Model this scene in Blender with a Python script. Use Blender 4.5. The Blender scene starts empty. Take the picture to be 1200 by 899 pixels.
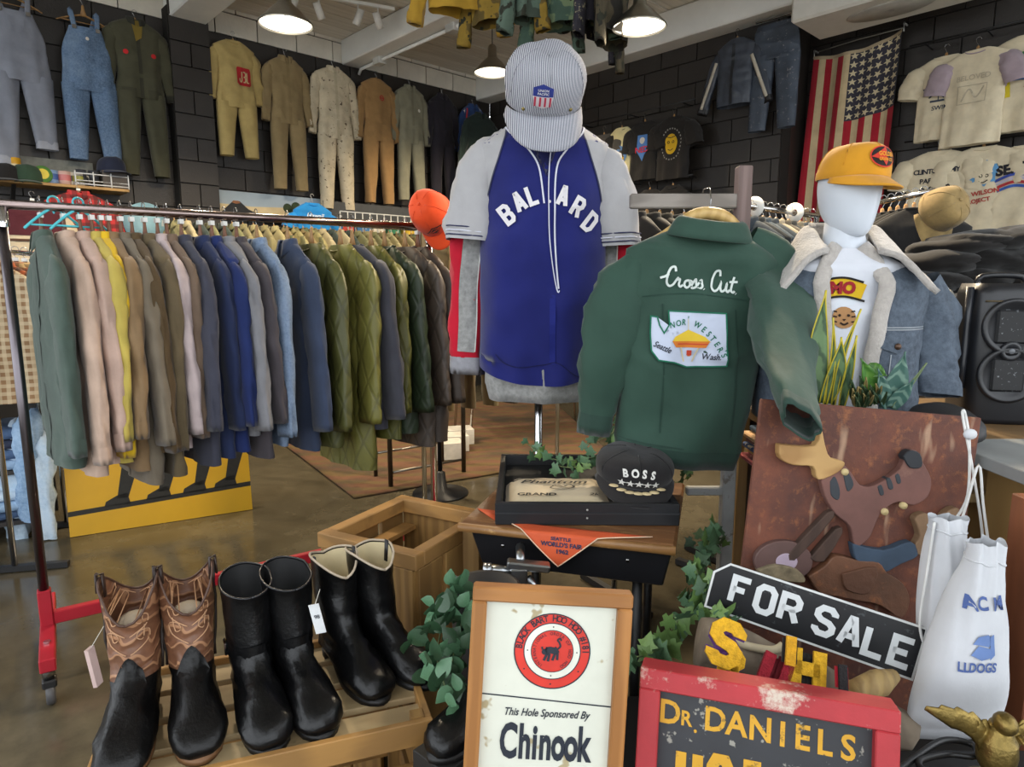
import bpy, bmesh, math, random, re
from mathutils import Vector, Matrix, noise
from mathutils.bvhtree import BVHTree
R = math.radians
PI = math.pi
random.seed(11)
S = bpy.context.scene
COL = S.collection
# ------------------------------------------------------------------ camera
FPX = 775.0; TILT = R(8.7); CAMZ = 1.5
cd = bpy.data.cameras.new('camera'); cam = bpy.data.objects.new('camera', cd); COL.objects.link(cam)
cd.sensor_width = 36; cd.lens = 36 * FPX / 1200; cd.clip_start = .05
cam.location = (0, 0, CAMZ); cam.rotation_euler = (PI / 2 - TILT, 0, 0)
S.camera = cam
S.view_settings.view_transform = 'Standard'; S.view_settings.look = 'None'
S.view_settings.exposure = EXPOSURE = 0.0
S.view_settings.gamma = 1; S.view_settings.use_curve_mapping = False
# ------------------------------------------------------------------ daylight (bright overcast street outside the shop windows)
W = bpy.data.worlds.new('world'); S.world = W; W.use_nodes = True
bg = W.node_tree.nodes['Background']; bg.inputs[0].default_value = (.90, .95, 1, 1); bg.inputs[1].default_value = 3.45
LAMP_W = 260.0          # pendant lamp power
# ------------------------------------------------------------------ room frame: far corner C, left wall runs along -U, right wall along V
UA = R(46.8)
U = Vector((math.sin(UA), math.cos(UA), 0)); V = Vector((U.y, -U.x, 0)); C = Vector((-.314, 9.8, 0))
TMAX, SMAX, CEIL = 8.8, 9.4, 4.32
# daylight enters through the two glazed shop fronts: portals guide the sampling of the sky
def portal(name, center, normal, w, h):
    l = bpy.data.lights.new(name, 'AREA'); l.shape = 'RECTANGLE'; l.size = w; l.size_y = h; l.cycles.is_portal = True
    o = bpy.data.objects.new(name, l); COL.objects.link(o); o.location = center
    o.rotation_euler = (-normal).to_track_quat('Z', 'Y').to_euler() if False else normal.to_track_quat('-Z', 'Y').to_euler()
portal('window_light_portal', C - U * TMAX + V * (SMAX / 2) + Vector((0, 0, 2.25)), U, SMAX - .4, 3.6)
portal('window_light_portal', C - U * (TMAX / 2) + V * SMAX + Vector((0, 0, 2.25)), -V, TMAX - .4, 3.6)

def ray(px, py):
    a = (px - 600) / FPX; b = -(py - 449.5) / FPX
    return Vector((a, math.cos(TILT) + b * math.sin(TILT), -math.sin(TILT) + b * math.cos(TILT)))
O = Vector((0, 0, CAMZ))
def aty(px, py, y): d = ray(px, py); return O + d * (y / d.y)
def onz(px, py, z): d = ray(px, py); return O + d * ((z - CAMZ) / d.z)
def onpl(px, py, p, n): d = ray(px, py); return O + d * ((p - O).dot(n) / d.dot(n))
def lw(px, py, off=0): return onpl(px, py, C + V * off, V)
def rw(px, py, off=0): return onpl(px, py, C - U * off, U)
ANG_L = math.atan2(-U.y, -U.x) + PI      # z rotation putting local +X along U (facing -Y = into the room from left wall)
ANG_R = math.atan2(V.y, V.x)             # local +X along V, local -Y points into the room from the right wall

# ------------------------------------------------------------------ materials
def lin(h):
    h = h.lstrip('#'); c = [int(h[i:i + 2], 16) / 255 for i in (0, 2, 4)]
    return [x / 12.92 if x <= .04045 else ((x + .055) / 1.055) ** 2.4 for x in c]
MATS = {}
def M(hexc, rough=.85, metal=0., var=.18, scale=9., bump=0., bscale=60., kind='', h2=None, emit=0., dirs=(1, 1, 1), spec=.5, sheen=0., detail=4, alpha=1.):
    key = (hexc, rough, metal, var, scale, bump, bscale, kind, h2, emit, dirs, spec, sheen, alpha)
    if key in MATS: return MATS[key]
    m = bpy.data.materials.new((kind or 'surface') + '_' + hexc.strip('#')); MATS[key] = m
    m.use_nodes = True; nt = m.node_tree; N = nt.nodes; L = nt.links; b = N['Principled BSDF']
    c = lin(hexc)
    b.inputs['Roughness'].default_value = rough; b.inputs['Metallic'].default_value = metal
    b.inputs['Specular IOR Level'].default_value = spec; b.inputs['Sheen Weight'].default_value = sheen
    b.inputs['Alpha'].default_value = alpha
    tc = N.new('ShaderNodeTexCoord'); mp = N.new('ShaderNodeMapping'); mp.inputs['Scale'].default_value = dirs if kind != 'quilt' else (1.7, 1.7, 1)
    L.new(tc.outputs['Object'], mp.inputs[0])
    def ntex(sc, det=4, rgh=.6):
        t = N.new('ShaderNodeTexNoise'); t.inputs['Scale'].default_value = sc; t.inputs['Detail'].default_value = det; t.inputs['Roughness'].default_value = rgh
        L.new(mp.outputs[0], t.inputs[0]); return t
    def ramp(src, stops, const=False):
        r = N.new('ShaderNodeValToRGB'); L.new(src, r.inputs[0])
        while len(r.color_ramp.elements) < len(stops): r.color_ramp.elements.new(.5)
        for e, (p, col) in zip(r.color_ramp.elements, stops): e.position = p; e.color = (*col, 1)
        if const: r.color_ramp.interpolation = 'CONSTANT'
        return r
    def mul(a, k): return [min(1, max(0, x * k)) for x in a]
    def mixc(fac, A, B, mode='MIX'):
        x = N.new('ShaderNodeMix'); x.data_type = 'RGBA'; x.blend_type = mode
        for s, v in ((x.inputs[0], fac), (x.inputs[6], A), (x.inputs[7], B)):
            if hasattr(v, 'links'): L.new(v, s)
            elif isinstance(v, (int, float)): s.default_value = v
            else: s.default_value = (*v, 1)
        return x.outputs[2]
    base = ntex(scale, detail)
    rr = ramp(base.outputs[0], [(.3, mul(c, 1 - var)), (.7, mul(c, 1 + var))])
    col = rr.outputs[0]; bsrc = None
    c2 = lin(h2) if h2 else mul(c, .3)
    if kind == 'stripe':      # narrow woven stripes along local x
        w = N.new('ShaderNodeTexWave'); w.inputs['Scale'].default_value = bscale; w.bands_direction = 'X'; L.new(mp.outputs[0], w.inputs[0])
        col = mixc(ramp(w.outputs[0], [(.4, (0, 0, 0)), (.6, (1, 1, 1))]).outputs[0], col, c2)
    elif kind == 'plaid':
        w = N.new('ShaderNodeTexWave'); w.inputs['Scale'].default_value = bscale; w.bands_direction = 'X'; L.new(mp.outputs[0], w.inputs[0])
        w2 = N.new('ShaderNodeTexWave'); w2.inputs['Scale'].default_value = bscale; w2.bands_direction = 'Z'; L.new(mp.outputs[0], w2.inputs[0])
        col = mixc(ramp(w.outputs[0], [(.5, (0, 0, 0)), (.6, (.6, .6, .6))]).outputs[0], col, c2)
        col = mixc(ramp(w2.outputs[0], [(.5, (0, 0, 0)), (.6, (.6, .6, .6))]).outputs[0], col, c2)
    elif kind == 'camo':
        t = ntex(bscale, 2, .5); t2 = ntex(bscale * 1.4, 2, .5)
        col = mixc(ramp(t.outputs[0], [(.49, (0, 0, 0)), (.52, (1, 1, 1))]).outputs[0], col, c2)
        col = mixc(ramp(t2.outputs[0], [(.58, (0, 0, 0)), (.6, (1, 1, 1))]).outputs[0], col, (.02, .022, .012))
    elif kind == 'speck':     # paint speckles
        t = ntex(bscale, 3, .7)
        col = mixc(ramp(t.outputs[0], [(.62, (0, 0, 0)), (.66, (1, 1, 1))]).outputs[0], col, c2)
    elif kind == 'denim':
        t = ntex(bscale, 6, .7); t2 = ntex(3, 3)
        col = mixc(ramp(t.outputs[0], [(.35, (0, 0, 0)), (.75, (.8, .8, .8))]).outputs[0], col, c2)
        col = mixc(ramp(t2.outputs[0], [(.5, (0, 0, 0)), (.75, (.7, .7, .7))]).outputs[0], col, mul(c2, 1.1)); bsrc = t.outputs[0]
    elif kind == 'wood':
        w = N.new('ShaderNodeTexWave'); w.inputs['Scale'].default_value = bscale; w.inputs['Distortion'].default_value = 5; w.inputs['Detail'].default_value = 3; w.bands_direction = 'X'
        w.inputs['Detail Scale'].default_value = 1.2
        mp2 = N.new('ShaderNodeMapping'); mp2.inputs['Scale'].default_value = dirs; L.new(tc.outputs['Object'], mp2.inputs[0]); L.new(mp2.outputs[0], w.inputs[0])
        col = mixc(ramp(w.outputs[0], [(.2, (0, 0, 0)), (.8, (.55, .55, .55))]).outputs[0], col, c2); bsrc = w.outputs[0]
        t = ntex(scale * .5, 3); col = mixc(ramp(t.outputs[0], [(.5, (0, 0, 0)), (.8, (.6, .6, .6))]).outputs[0], col, mul(c2, .7))
    elif kind == 'rust':
        t = ntex(7, 8, .7); t2 = ntex(30, 6, .7)
        col = mixc(ramp(t.outputs[0], [(.4, (0, 0, 0)), (.62, (.85, .85, .85))]).outputs[0], col, c2)
        col = mixc(ramp(t2.outputs[0], [(.55, (0, 0, 0)), (.72, (.6, .6, .6))]).outputs[0], col, lin('#a5663a'))
        t3 = N.new('ShaderNodeTexNoise'); t3.inputs['Scale'].default_value = 10; mp3 = N.new('ShaderNodeMapping'); mp3.inputs['Scale'].default_value = (3, 3, .6); L.new(tc.outputs['Object'], mp3.inputs[0]); L.new(mp3.outputs[0], t3.inputs[0])
        col = mixc(ramp(t3.outputs[0], [(.64, (0, 0, 0)), (.74, (.5, .5, .5))]).outputs[0], col, lin('#c2a284')); bsrc = t2.outputs[0]
    elif kind == 'worn':      # paint worn through to h2
        t = ntex(bscale, 8, .75)
        col = mixc(ramp(t.outputs[0], [(.56, (0, 0, 0)), (.64, (.9, .9, .9))]).outputs[0], col, c2); bsrc = t.outputs[0]
    elif kind == 'concrete':
        t = ntex(.9, 8, .65); t2 = ntex(14, 8, .7)
        col = mixc(ramp(t.outputs[0], [(.38, (0, 0, 0)), (.64, (1, 1, 1))]).outputs[0], col, c2)
        col = mixc(ramp(t2.outputs[0], [(.5, (0, 0, 0)), (.75, (.35, .35, .35))]).outputs[0], col, mul(c, .45))
        rr2 = ramp(t2.outputs[0], [(.35, (rough * .8,) * 3), (.7, (min(1, rough * 1.6),) * 3)]); L.new(rr2.outputs[0], b.inputs['Roughness'])
    elif kind == 'board':     # board-marked ceiling
        w = ntex(3, 6, .7); mp.inputs['Scale'].default_value = dirs
        col = mixc(ramp(w.outputs[0], [(.4, (0, 0, 0)), (.7, (.75, .75, .75))]).outputs[0], col, c2); bsrc = w.outputs[0]
    elif kind == 'rug':
        t = ntex(2.2, 5, .6); w = N.new('ShaderNodeTexWave'); w.inputs['Scale'].default_value = 1.6; w.inputs['Distortion'].default_value = 6; w.bands_direction = 'Y'; L.new(mp.outputs[0], w.inputs[0])
        col = mixc(ramp(w.outputs[0], [(.4, (0, 0, 0)), (.7, (.8, .8, .8))]).outputs[0], col, c2)
        col = mixc(ramp(t.outputs[0], [(.45, (0, 0, 0)), (.65, (.8, .8, .8))]).outputs[0], col, lin('#3a3428'))
    elif kind == 'quilt':     # stitched quilting relief
        w = N.new('ShaderNodeTexWave'); w.inputs['Scale'].default_value = 3.2; w.inputs['Distortion'].default_value = 2.2; w.inputs['Detail'].default_value = 0; w.bands_direction = 'DIAGONAL'; L.new(mp.outputs[0], w.inputs[0])
        m2 = N.new('ShaderNodeMapping'); m2.inputs['Scale'].default_value = (-1.7, -1.7, 1); L.new(tc.outputs['Object'], m2.inputs[0])
        w2 = N.new('ShaderNodeTexWave'); w2.inputs['Scale'].default_value = 3.2; w2.inputs['Distortion'].default_value = 2.2; w2.inputs['Detail'].default_value = 0; w2.bands_direction = 'DIAGONAL'; L.new(m2.outputs[0], w2.inputs[0])
        a = ramp(w.outputs[0], [(0, (0, 0, 0)), (.16, (1, 1, 1))]); a2 = ramp(w2.outputs[0], [(0, (0, 0, 0)), (.16, (1, 1, 1))])
        mn = mixc(1., a.outputs[0], a2.outputs[0], 'MULTIPLY'); bsrc = mn; bump = bump or .9
        col = mixc(ramp(mn, [(0, (.45, .45, .45)), (.3, (0, 0, 0))]).outputs[0], col, mul(c, .3))
    elif kind == 'leaf':
        t = N.new('ShaderNodeTexWave'); t.inputs['Scale'].default_value = 30; t.inputs['Distortion'].default_value = 3; t.bands_direction = 'Y'; L.new(mp.outputs[0], t.inputs[0])
        col = mixc(ramp(t.outputs[0], [(.5, (0, 0, 0)), (.9, (.7, .7, .7))]).outputs[0], col, c2)
    elif kind == 'tooled':    # tooled western-boot leather: pale ringed stitching
        w = N.new('ShaderNodeTexWave'); w.wave_type = 'RINGS'; w.inputs['Scale'].default_value = 9; w.inputs['Distortion'].default_value = 9; w.inputs['Detail'].default_value = 1.2; w.inputs['Detail Scale'].default_value = 2.2; L.new(mp.outputs[0], w.inputs[0])
        col = mixc(ramp(w.outputs[0], [(.86, (0, 0, 0)), (.93, (.9, .9, .9))]).outputs[0], col, c2); bsrc = w.outputs[0]
    elif kind == 'flaky':
        pass
    L.new(col, b.inputs['Base Color'])
    if emit: L.new(col, b.inputs['Emission Color']); b.inputs['Emission Strength'].default_value = emit
    if bump:
        bn = N.new('ShaderNodeBump'); bn.inputs['Strength'].default_value = bump; bn.inputs['Distance'].default_value = .004
        if bsrc is None: bsrc = ntex(bscale, 5).outputs[0]
        L.new(bsrc, bn.inputs['Height']); L.new(bn.outputs[0], b.inputs['Normal'])
    return m
def cloth(h, **k):
    k.setdefault('var', .12); k.setdefault('bump', .25); k.setdefault('bscale', 45); k.setdefault('sheen', .15); k.setdefault('spec', .25)
    return M(h, **k)

# ------------------------------------------------------------------ mesh building
def tag(o, label=None, cat=None, group=None, kind=None):
    if label: o['label'] = label
    if cat: o['category'] = cat
    if group: o['group'] = group
    if kind: o['kind'] = kind
    return o
def thing(name, label, cat, loc=(0, 0, 0), rot=(0, 0, 0), group=None):
    o = bpy.data.objects.new(name, None); COL.objects.link(o); o.empty_display_size = .05
    o.location = loc; o.rotation_euler = rot if hasattr(rot, '__len__') else (0, 0, rot)
    return tag(o, label, cat, group)
def sgp(v, p): return math.copysign(abs(v) ** p, v)
def smooth(a, b, x):
    t = max(0, min(1, (x - a) / (b - a))); return t * t * (3 - 2 * t)
class MB:
    def __init__(s): s.v = []; s.f = []
    def add(s, vs, fs, mat=None):
        n = len(s.v); s.v += [mat @ Vector(v) if mat else Vector(v) for v in vs]; s.f += [[i + n for i in f] for f in fs]; return s
    def box(s, c, d, rot=None, mat=None):
        x, y, z = [q / 2 for q in d]
        vs = [Vector(p) for p in ((-x, -y, -z), (x, -y, -z), (x, y, -z), (-x, y, -z), (-x, -y, z), (x, -y, z), (x, y, z), (-x, y, z))]
        m = Matrix.Translation(c) @ (rot if rot else Matrix.Identity(4))
        if mat: m = mat @ m
        return s.add(vs, [[3, 2, 1, 0], [4, 5, 6, 7], [0, 1, 5, 4], [1, 2, 6, 5], [2, 3, 7, 6], [3, 0, 4, 7]], m)
    def loft(s, rings, cap=(False, False), closed=True, mat=None):
        n = len(rings[0]); vs = [p for r in rings for p in r]; fs = []
        for i in range(len(rings) - 1):
            for j in range(n if closed else n - 1):
                k = (j + 1) % n; fs.append([i * n + j, i * n + k, (i + 1) * n + k, (i + 1) * n + j])
        if cap[0]: fs.append(list(range(n))[::-1])
        if cap[1]: fs.append([(len(rings) - 1) * n + j for j in range(n)])
        return s.add(vs, fs, mat)
    def tube(s, pts, r, n=8, cap=True, flat=1., ref=None, mat=None):
        pts = [Vector(p) for p in pts]; rings = []
        rs = r if hasattr(r, '__len__') else [r] * len(pts)
        for i, p in enumerate(pts):
            t = (pts[min(i + 1, len(pts) - 1)] - pts[max(i - 1, 0)]).normalized()
            rf = ref or (Vector((0, 0, 1)) if abs(t.z) < .9 else Vector((0, 1, 0)))
            a = t.cross(Vector(rf)).normalized(); b = a.cross(t).normalized()
            rings.append([p + a * (rs[i] * math.cos(2 * PI * j / n)) + b * (rs[i] * flat * math.sin(2 * PI * j / n)) for j in range(n)])
        return s.loft(rings, (cap, cap), mat=mat)
    def lathe(s, prof, n=24, cap=(False, False), mat=None):
        return s.loft([[Vector((r * math.cos(2 * PI * j / n), r * math.sin(2 * PI * j / n), z)) for j in range(n)] for r, z in prof], cap, mat=mat)
    def prism(s, poly, y0, y1, mat=None):   # polygon in xz, extruded along y
        n = len(poly); vs = [(x, y0, z) for x, z in poly] + [(x, y1, z) for x, z in poly]
        return s.add(vs, [list(range(n)), [n + i for i in range(n)][::-1]] + [[i, n + i, n + (i + 1) % n, (i + 1) % n] for i in range(n)], mat)
    def ell(s, c, r, n=14, m=8, mat=None, z0=-1., z1=1.):
        rings = []
        for i in range(m + 1):
            q = math.asin(z0) + (math.asin(z1) - math.asin(z0)) * i / m
            rings.append([Vector((c[0] + r[0] * math.cos(q) * math.cos(2 * PI * j / n), c[1] + r[1] * math.cos(q) * math.sin(2 * PI * j / n), c[2] + r[2] * math.sin(q))) for j in range(n)])
        return s.loft(rings, mat=mat)
    def grid(s, fn, nu, nv, mat=None):
        vs = [fn(i / nu, j / nv) for j in range(nv + 1) for i in range(nu + 1)]
        return s.add(vs, [[j * (nu + 1) + i, j * (nu + 1) + i + 1, (j + 1) * (nu + 1) + i + 1, (j + 1) * (nu + 1) + i] for j in range(nv) for i in range(nu)], mat)
    def mesh(s, name):
        me = bpy.data.meshes.new(name); me.from_pydata([tuple(v) for v in s.v], [], s.f); me.update(); return me
    def build(s, name, mat, parent=None, sm=True, bevel=0., solid=0., sub=0, recalc=False, loc=None):
        me = s.mesh(name)
        if recalc:
            b = bmesh.new(); b.from_mesh(me); bmesh.ops.recalc_face_normals(b, faces=b.faces); b.to_mesh(me); b.free()
        return place(me, name, mat, parent, sm, bevel, solid, sub, loc)
    def bvh(s): return BVHTree.FromPolygons(s.v, s.f)
def place(me, name, mat, parent=None, sm=True, bevel=0., solid=0., sub=0, loc=None):
    if mat and not me.materials: me.materials.append(mat)
    if sm: me.polygons.foreach_set('use_smooth', [True] * len(me.polygons))
    o = bpy.data.objects.new(name, me); COL.objects.link(o); o.parent = parent
    if loc: o.location = loc
    if solid: md = o.modifiers.new('thickness', 'SOLIDIFY'); md.thickness = solid; md.offset = 0
    if bevel:
        md = o.modifiers.new('edge', 'BEVEL'); md.width = bevel; md.segments = 1; md.limit_method = 'ANGLE'; md.angle_limit = R(40)
    if sub: md = o.modifiers.new('round', 'SUBSURF'); md.levels = sub; md.render_levels = sub
    return o
def boxo(name, mat, c, d, parent=None, bevel=.002, rot=None):
    return MB().box(c, d, rot).build(name, mat, parent, sm=False, bevel=bevel)
def recolor(o, m):
    o.material_slots[0].link = 'OBJECT'; o.material_slots[0].material = m
def copy_tree(o, parent=None):
    c = o.copy(); COL.objects.link(c); c.parent = parent
    for ch in o.children: copy_tree(ch, c)
    return c
def rotm(ax, a): return Matrix.Rotation(a, 4, ax)
def T(x, y, z): return Matrix.Translation((x, y, z))
def crv(pts, n=8):          # Catmull-Rom through 2D/3D points
    P = [Vector(p) for p in pts]; out = []
    for i in range(len(P) - 1):
        a, b, c, d = P[max(i - 1, 0)], P[i], P[i + 1], P[min(i + 2, len(P) - 1)]
        for k in range(n):
            t = k / n; out.append(.5 * ((2 * b) + (c - a) * t + (2 * a - 5 * b + 4 * c - d) * t * t + (3 * b - a - 3 * c + d) * t ** 3))
    return out + [P[-1]]

# ------------------------------------------------------------------ flat graphics: collected in the xz plane, then laid on a surface
class Flat:
    """2D polygons (x, z) gathered into one thin mesh"""
    def __init__(s): s.b = bmesh.new()
    def poly(s, pts):
        try: s.b.faces.new([s.b.verts.new((p[0], 0, p[1])) for p in pts])
        except ValueError: pass
        return s
    def ring(s, c, r0, r1, n=40, a0=0, a1=2 * PI):
        for i in range(n):
            a, b = a0 + (a1 - a0) * i / n, a0 + (a1 - a0) * (i + 1) / n
            f = lambda r, q: (c[0] + r * math.cos(q), c[1] + r * math.sin(q))
            s.poly([f(r0, a), f(r1, a), f(r1, b), f(r0, b)] if r0 > 0 else [c, f(r1, a), f(r1, b)])
        return s
    def line(s, pts, w, closed=False):
        P = [Vector((p[0], p[1])) for p in pts]; n = len(P); L, Rr = [], []
        ws = w if hasattr(w, '__len__') else [w] * n
        for i in range(n):
            a = P[i - 1] if (i > 0 or closed) else None; c = P[(i + 1) % n] if (i < n - 1 or closed) else None
            d1 = (P[i] - a).normalized() if a is not None else None; d2 = (c - P[i]).normalized() if c is not None else None
            d1 = d1 or d2; d2 = d2 or d1; t = (d1 + d2)
            t = t.normalized() if t.length > 1e-6 else d1
            nn = Vector((-t.y, t.x)); k = max(.45, abs(nn.dot(Vector((-d1.y, d1.x))))); o = nn * (ws[i] / 2 / k)
            L.append(P[i] + o); Rr.append(P[i] - o)
        for i in range(n if closed else n - 1):
            j = (i + 1) % n; s.poly([L[i], Rr[i], Rr[j], L[j]])
        return s
    def curve(s, pts, w, n=8, taper=False):
        c = crv([(p[0], p[1], 0) for p in pts], n)
        ws = [w * (.45 + .55 * math.sin(PI * i / (len(c) - 1))) for i in range(len(c))] if taper else w
        return s.line([(p.x, p.y) for p in c], ws)
    def star(s, c, r, rot=0, r2=.4):
        pts = [(c[0] + (r if k % 2 == 0 else r * r2) * math.sin(rot + k * PI / 5), c[1] + (r if k % 2 == 0 else r * r2) * math.cos(rot + k * PI / 5)) for k in range(10)]
        for k in range(0, 10): s.poly([c, pts[k], pts[(k + 1) % 10]])
        return s
    def text(s, t, c, h, bold=.0, sx=1., shear=0., rot=0., arc=None, space=1.):
        """built-in font lettering, centred on c (x, z), cap height about h; arc = radius bends the line over a circle"""
        cu = bpy.data.curves.new('lettering', 'FONT'); cu.body = t; cu.size = h / .7; cu.offset = bold * h; cu.shear = shear
        cu.align_x = 'CENTER'; cu.align_y = 'CENTER'; cu.resolution_u = 3; cu.space_character = space
        o = bpy.data.objects.new('lettering', cu); COL.objects.link(o)
        dg = bpy.context.evaluated_depsgraph_get(); me = bpy.data.meshes.new_from_object(o.evaluated_get(dg))
        bpy.data.objects.remove(o); bpy.data.curves.remove(cu)
        q = bmesh.new(); q.from_mesh(me); bpy.data.meshes.remove(me); mp = {}
        for v in q.verts:
            x, z = v.co.x * sx, v.co.y
            if arc: a = x / arc; x, z = (arc + z) * math.sin(a), (arc + z) * math.cos(a) - arc
            x, z = x * math.cos(rot) - z * math.sin(rot), x * math.sin(rot) + z * math.cos(rot)
            mp[v.index] = s.b.verts.new((c[0] + x, 0, c[1] + z))
        for f in q.faces:
            try: s.b.faces.new([mp[v.index] for v in f.verts])
            except ValueError: pass
        q.free(); return s
    def block(s, t, x0, z0, h, w=None, adv=None, th=None, fn=None):
        """poster block letters from straight strokes; fn maps (x, z) to (x, z)"""
        w = w or h * .55; th = th or h * .2; adv = adv or w + h * .22; x = x0
        for ch in t:
            for st in BLOCK.get(ch, []):
                pts = [(x + p[0] / 4 * (w - th) + th / 2, z0 + p[1] / 6 * (h - th) + th / 2) for p in st]
                cl = pts[0] == pts[-1] and len(pts) > 2
                if cl: pts = pts[:-1]
                if fn: pts = [fn(*p) for p in pts]
                s.line(pts, th, cl)
            x += adv
        return s
    def build(s, name, mat, parent, y=0., surf=None, side=-1, off=.0015, dens=.02, mat4=None, thick=0., curve=None):
        b = s.b; bmesh.ops.triangulate(b, faces=b.faces[:])
        if surf or curve:
            for _ in range(4):
                e = [e for e in b.edges if e.calc_length() > dens]
                if not e: break
                bmesh.ops.subdivide_edges(b, edges=e, cuts=1); bmesh.ops.triangulate(b, faces=b.faces[:])
        miss = []
        for v in b.verts:
            if surf:
                h = surf.ray_cast(Vector((v.co.x, side * 3, v.co.z)), Vector((0, -side, 0)))
                if h[0] is None: miss.append(v); continue
                v.co.y = h[0].y + side * off
            else: v.co.y = y
            if curve: v.co = curve(v.co)
        if miss: bmesh.ops.delete(b, geom=miss, context='VERTS')
        bmesh.ops.recalc_face_normals(b, faces=b.faces)
        if not surf and not curve:
            for f in b.faces:
                f.normal_update()
                if f.normal.y * side < 0: f.normal_flip()
        if mat4: b.transform(mat4)
        me = bpy.data.meshes.new(name); b.to_mesh(me); b.free()
        o = place(me, name, mat, parent, sm=bool(surf))
        if thick: md = o.modifiers.new('thickness', 'SOLIDIFY'); md.thickness = thick; md.offset = 0
        return o
BLOCK = {'F': [[(0, 0), (0, 6), (4, 6)], [(0, 3.2), (3, 3.2)]], 'O': [[(1, 0), (3, 0), (4, 1), (4, 5), (3, 6), (1, 6), (0, 5), (0, 1), (1, 0)]],
 'R': [[(0, 0), (0, 6), (3, 6), (4, 5), (4, 3.8), (3, 2.9), (0, 2.9)], [(2.4, 2.9), (4, 0)]], 'S': [[(4, 4.6), (4, 5.1), (3, 6), (1, 6), (0, 5), (0, 4), (1, 3.2), (3, 2.8), (4, 2), (4, 1), (3, 0), (1, 0), (0, .9), (0, 1.4)]],
 'A': [[(0, 0), (1.7, 6), (2.3, 6), (4, 0)], [(.7, 1.9), (3.3, 1.9)]], 'L': [[(0, 6), (0, 0), (4, 0)]], 'E': [[(4, 6), (0, 6), (0, 0), (4, 0)], [(0, 3), (3.2, 3)]],
 'B': [[(0, 0), (0, 6), (3, 6), (4, 5.2), (4, 4), (3, 3.1), (4, 2.3), (4, .9), (3, 0), (0, 0)], [(0, 3.1), (3, 3.1)]], 'D': [[(0, 0), (0, 6), (2.8, 6), (4, 4.8), (4, 1.2), (2.8, 0), (0, 0)]],
 'H': [[(0, 0), (0, 6)], [(4, 0), (4, 6)], [(0, 3), (4, 3)]], 'T': [[(0, 6), (4, 6)], [(2, 6), (2, 0)]], 'N': [[(0, 0), (0, 6), (4, 0), (4, 6)]], 'I': [[(2, 0), (2, 6)]],
 'G': [[(4, 4.8), (3, 6), (1, 6), (0, 5), (0, 1), (1, 0), (3, 0), (4, 1), (4, 2.7), (2.4, 2.7)]], 'W': [[(0, 6), (1, 0), (2, 4), (3, 0), (4, 6)]], 'J': [[(4, 6), (4, 1), (3, 0), (1, 0), (0, 1), (0, 2)]], '3': [[(0, 6), (3, 6), (4, 5), (4, 4), (3, 3.1), (1, 3.1)], [(3, 3.1), (4, 2.2), (4, 1), (3, 0), (0, 0)]],
 'M': [[(0, 0), (0, 6), (2, 2.5), (4, 6), (4, 0)]], 'C': [[(4, 4.8), (3, 6), (1, 6), (0, 5), (0, 1), (1, 0), (3, 0), (4, 1.2)]], 'U': [[(0, 6), (0, 1), (1, 0), (3, 0), (4, 1), (4, 6)]]}
# ================================================================== the setting
def struct(o): o['kind'] = 'structure'; return o
def RM(t, s, z=0): return C - U * t + V * s + Vector((0, 0, z))     # room coordinates: t from right wall, s from left wall
BLK = M('#2b2622', .5, var=.12, scale=5, bump=.5, bscale=50)
BLK2 = M('#27221e', .45, var=.15, scale=7, bump=.5, bscale=60)
CREAM = M('#cfc9bc', .8, var=.1, scale=4, bump=.4, bscale=50)
GROUT = M('#16130f', .9, var=.1)
WHITE = M('#dcdcd8', .6, var=.06, scale=3)
def wallbox(name, mat, t0, t1, s0, s1, z0, z1, parent=None, bevel=0):
    a = RM(t0, s0); m = Matrix.Translation(a) @ Matrix.Rotation(math.atan2(V.y, V.x), 4, 'Z')   # local x = V (s), local y = U (so t = -y)
    o = MB().box(((s1 - s0) / 2, -(t1 - t0) / 2, (z0 + z1) / 2), (abs(s1 - s0), abs(t1 - t0), z1 - z0)).build(name, mat, parent, sm=False, bevel=bevel)
    o.matrix_world = m; return o
fl = wallbox('floor', M('#5a5343', .15, kind='concrete', h2='#423b2c', spec=.45), -.8, TMAX, -.2, SMAX, -.1, 0); struct(fl)
struct(MB().box((0, 0, -.2), (60, 60, .1)).build('pavement', M('#b9b6ae', .8, var=.08, scale=2), sm=False))
ZB = 4.03      # top of the black paint on the left wall
wl = struct(wallbox('wall_left', GROUT, 0, TMAX, -.2, -.012, 0, CEIL))
wr = struct(wallbox('wall_right', GROUT, -.2, -.012, 0, (rw(916, 150) - C).dot(V), 0, CEIL))
blk_me = {}
def blocks(wall, org, ax, nrm, length, z0, z1, h=.222, w=.44, topz=None, lim=300, phase=0):
    """painted masonry blocks laid in running bond, proud of the recessed joints; ax along the wall, nrm out of it"""
    rz = math.atan2(ax.y, ax.x); n = 0; row = 0; z = z0
    while z < z1 - .02:
        x = -(w / 2) * ((row + phase) % 2)
        while x < length - .03:
            a, b = max(x, 0), min(x + w, length); key = (round(b - a, 2), 'b')
            if key not in blk_me:
                me = MB().box(((b - a) / 2, 0, h / 2), (b - a - .012, .03, h - .012)).mesh('block'); blk_me[key] = me
                me.materials.append(BLK)
            o = bpy.data.objects.new('block', blk_me[key]); COL.objects.link(o); o.parent = wall
            p = org + ax * a + nrm * (.002 + random.uniform(-.003, .003)); p.z = z
            o.matrix_parent_inverse = wall.matrix_world.inverted(); o.location = p; o.rotation_euler = (0, 0, rz)
            md = None
            if topz and z + .01 >= topz: recolor(o, CREAM)
            elif random.random() < .4: recolor(o, BLK2)
            x += w; n += 1
        z += h; row += 1
bpy.context.view_layer.update()
blocks(wl, RM(6.6, -.012), U, V, 6.6, ZB - 9 * .222, CEIL, topz=ZB)
SR = (rw(916, 150) - C).dot(V)          # where the right wall steps back
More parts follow.
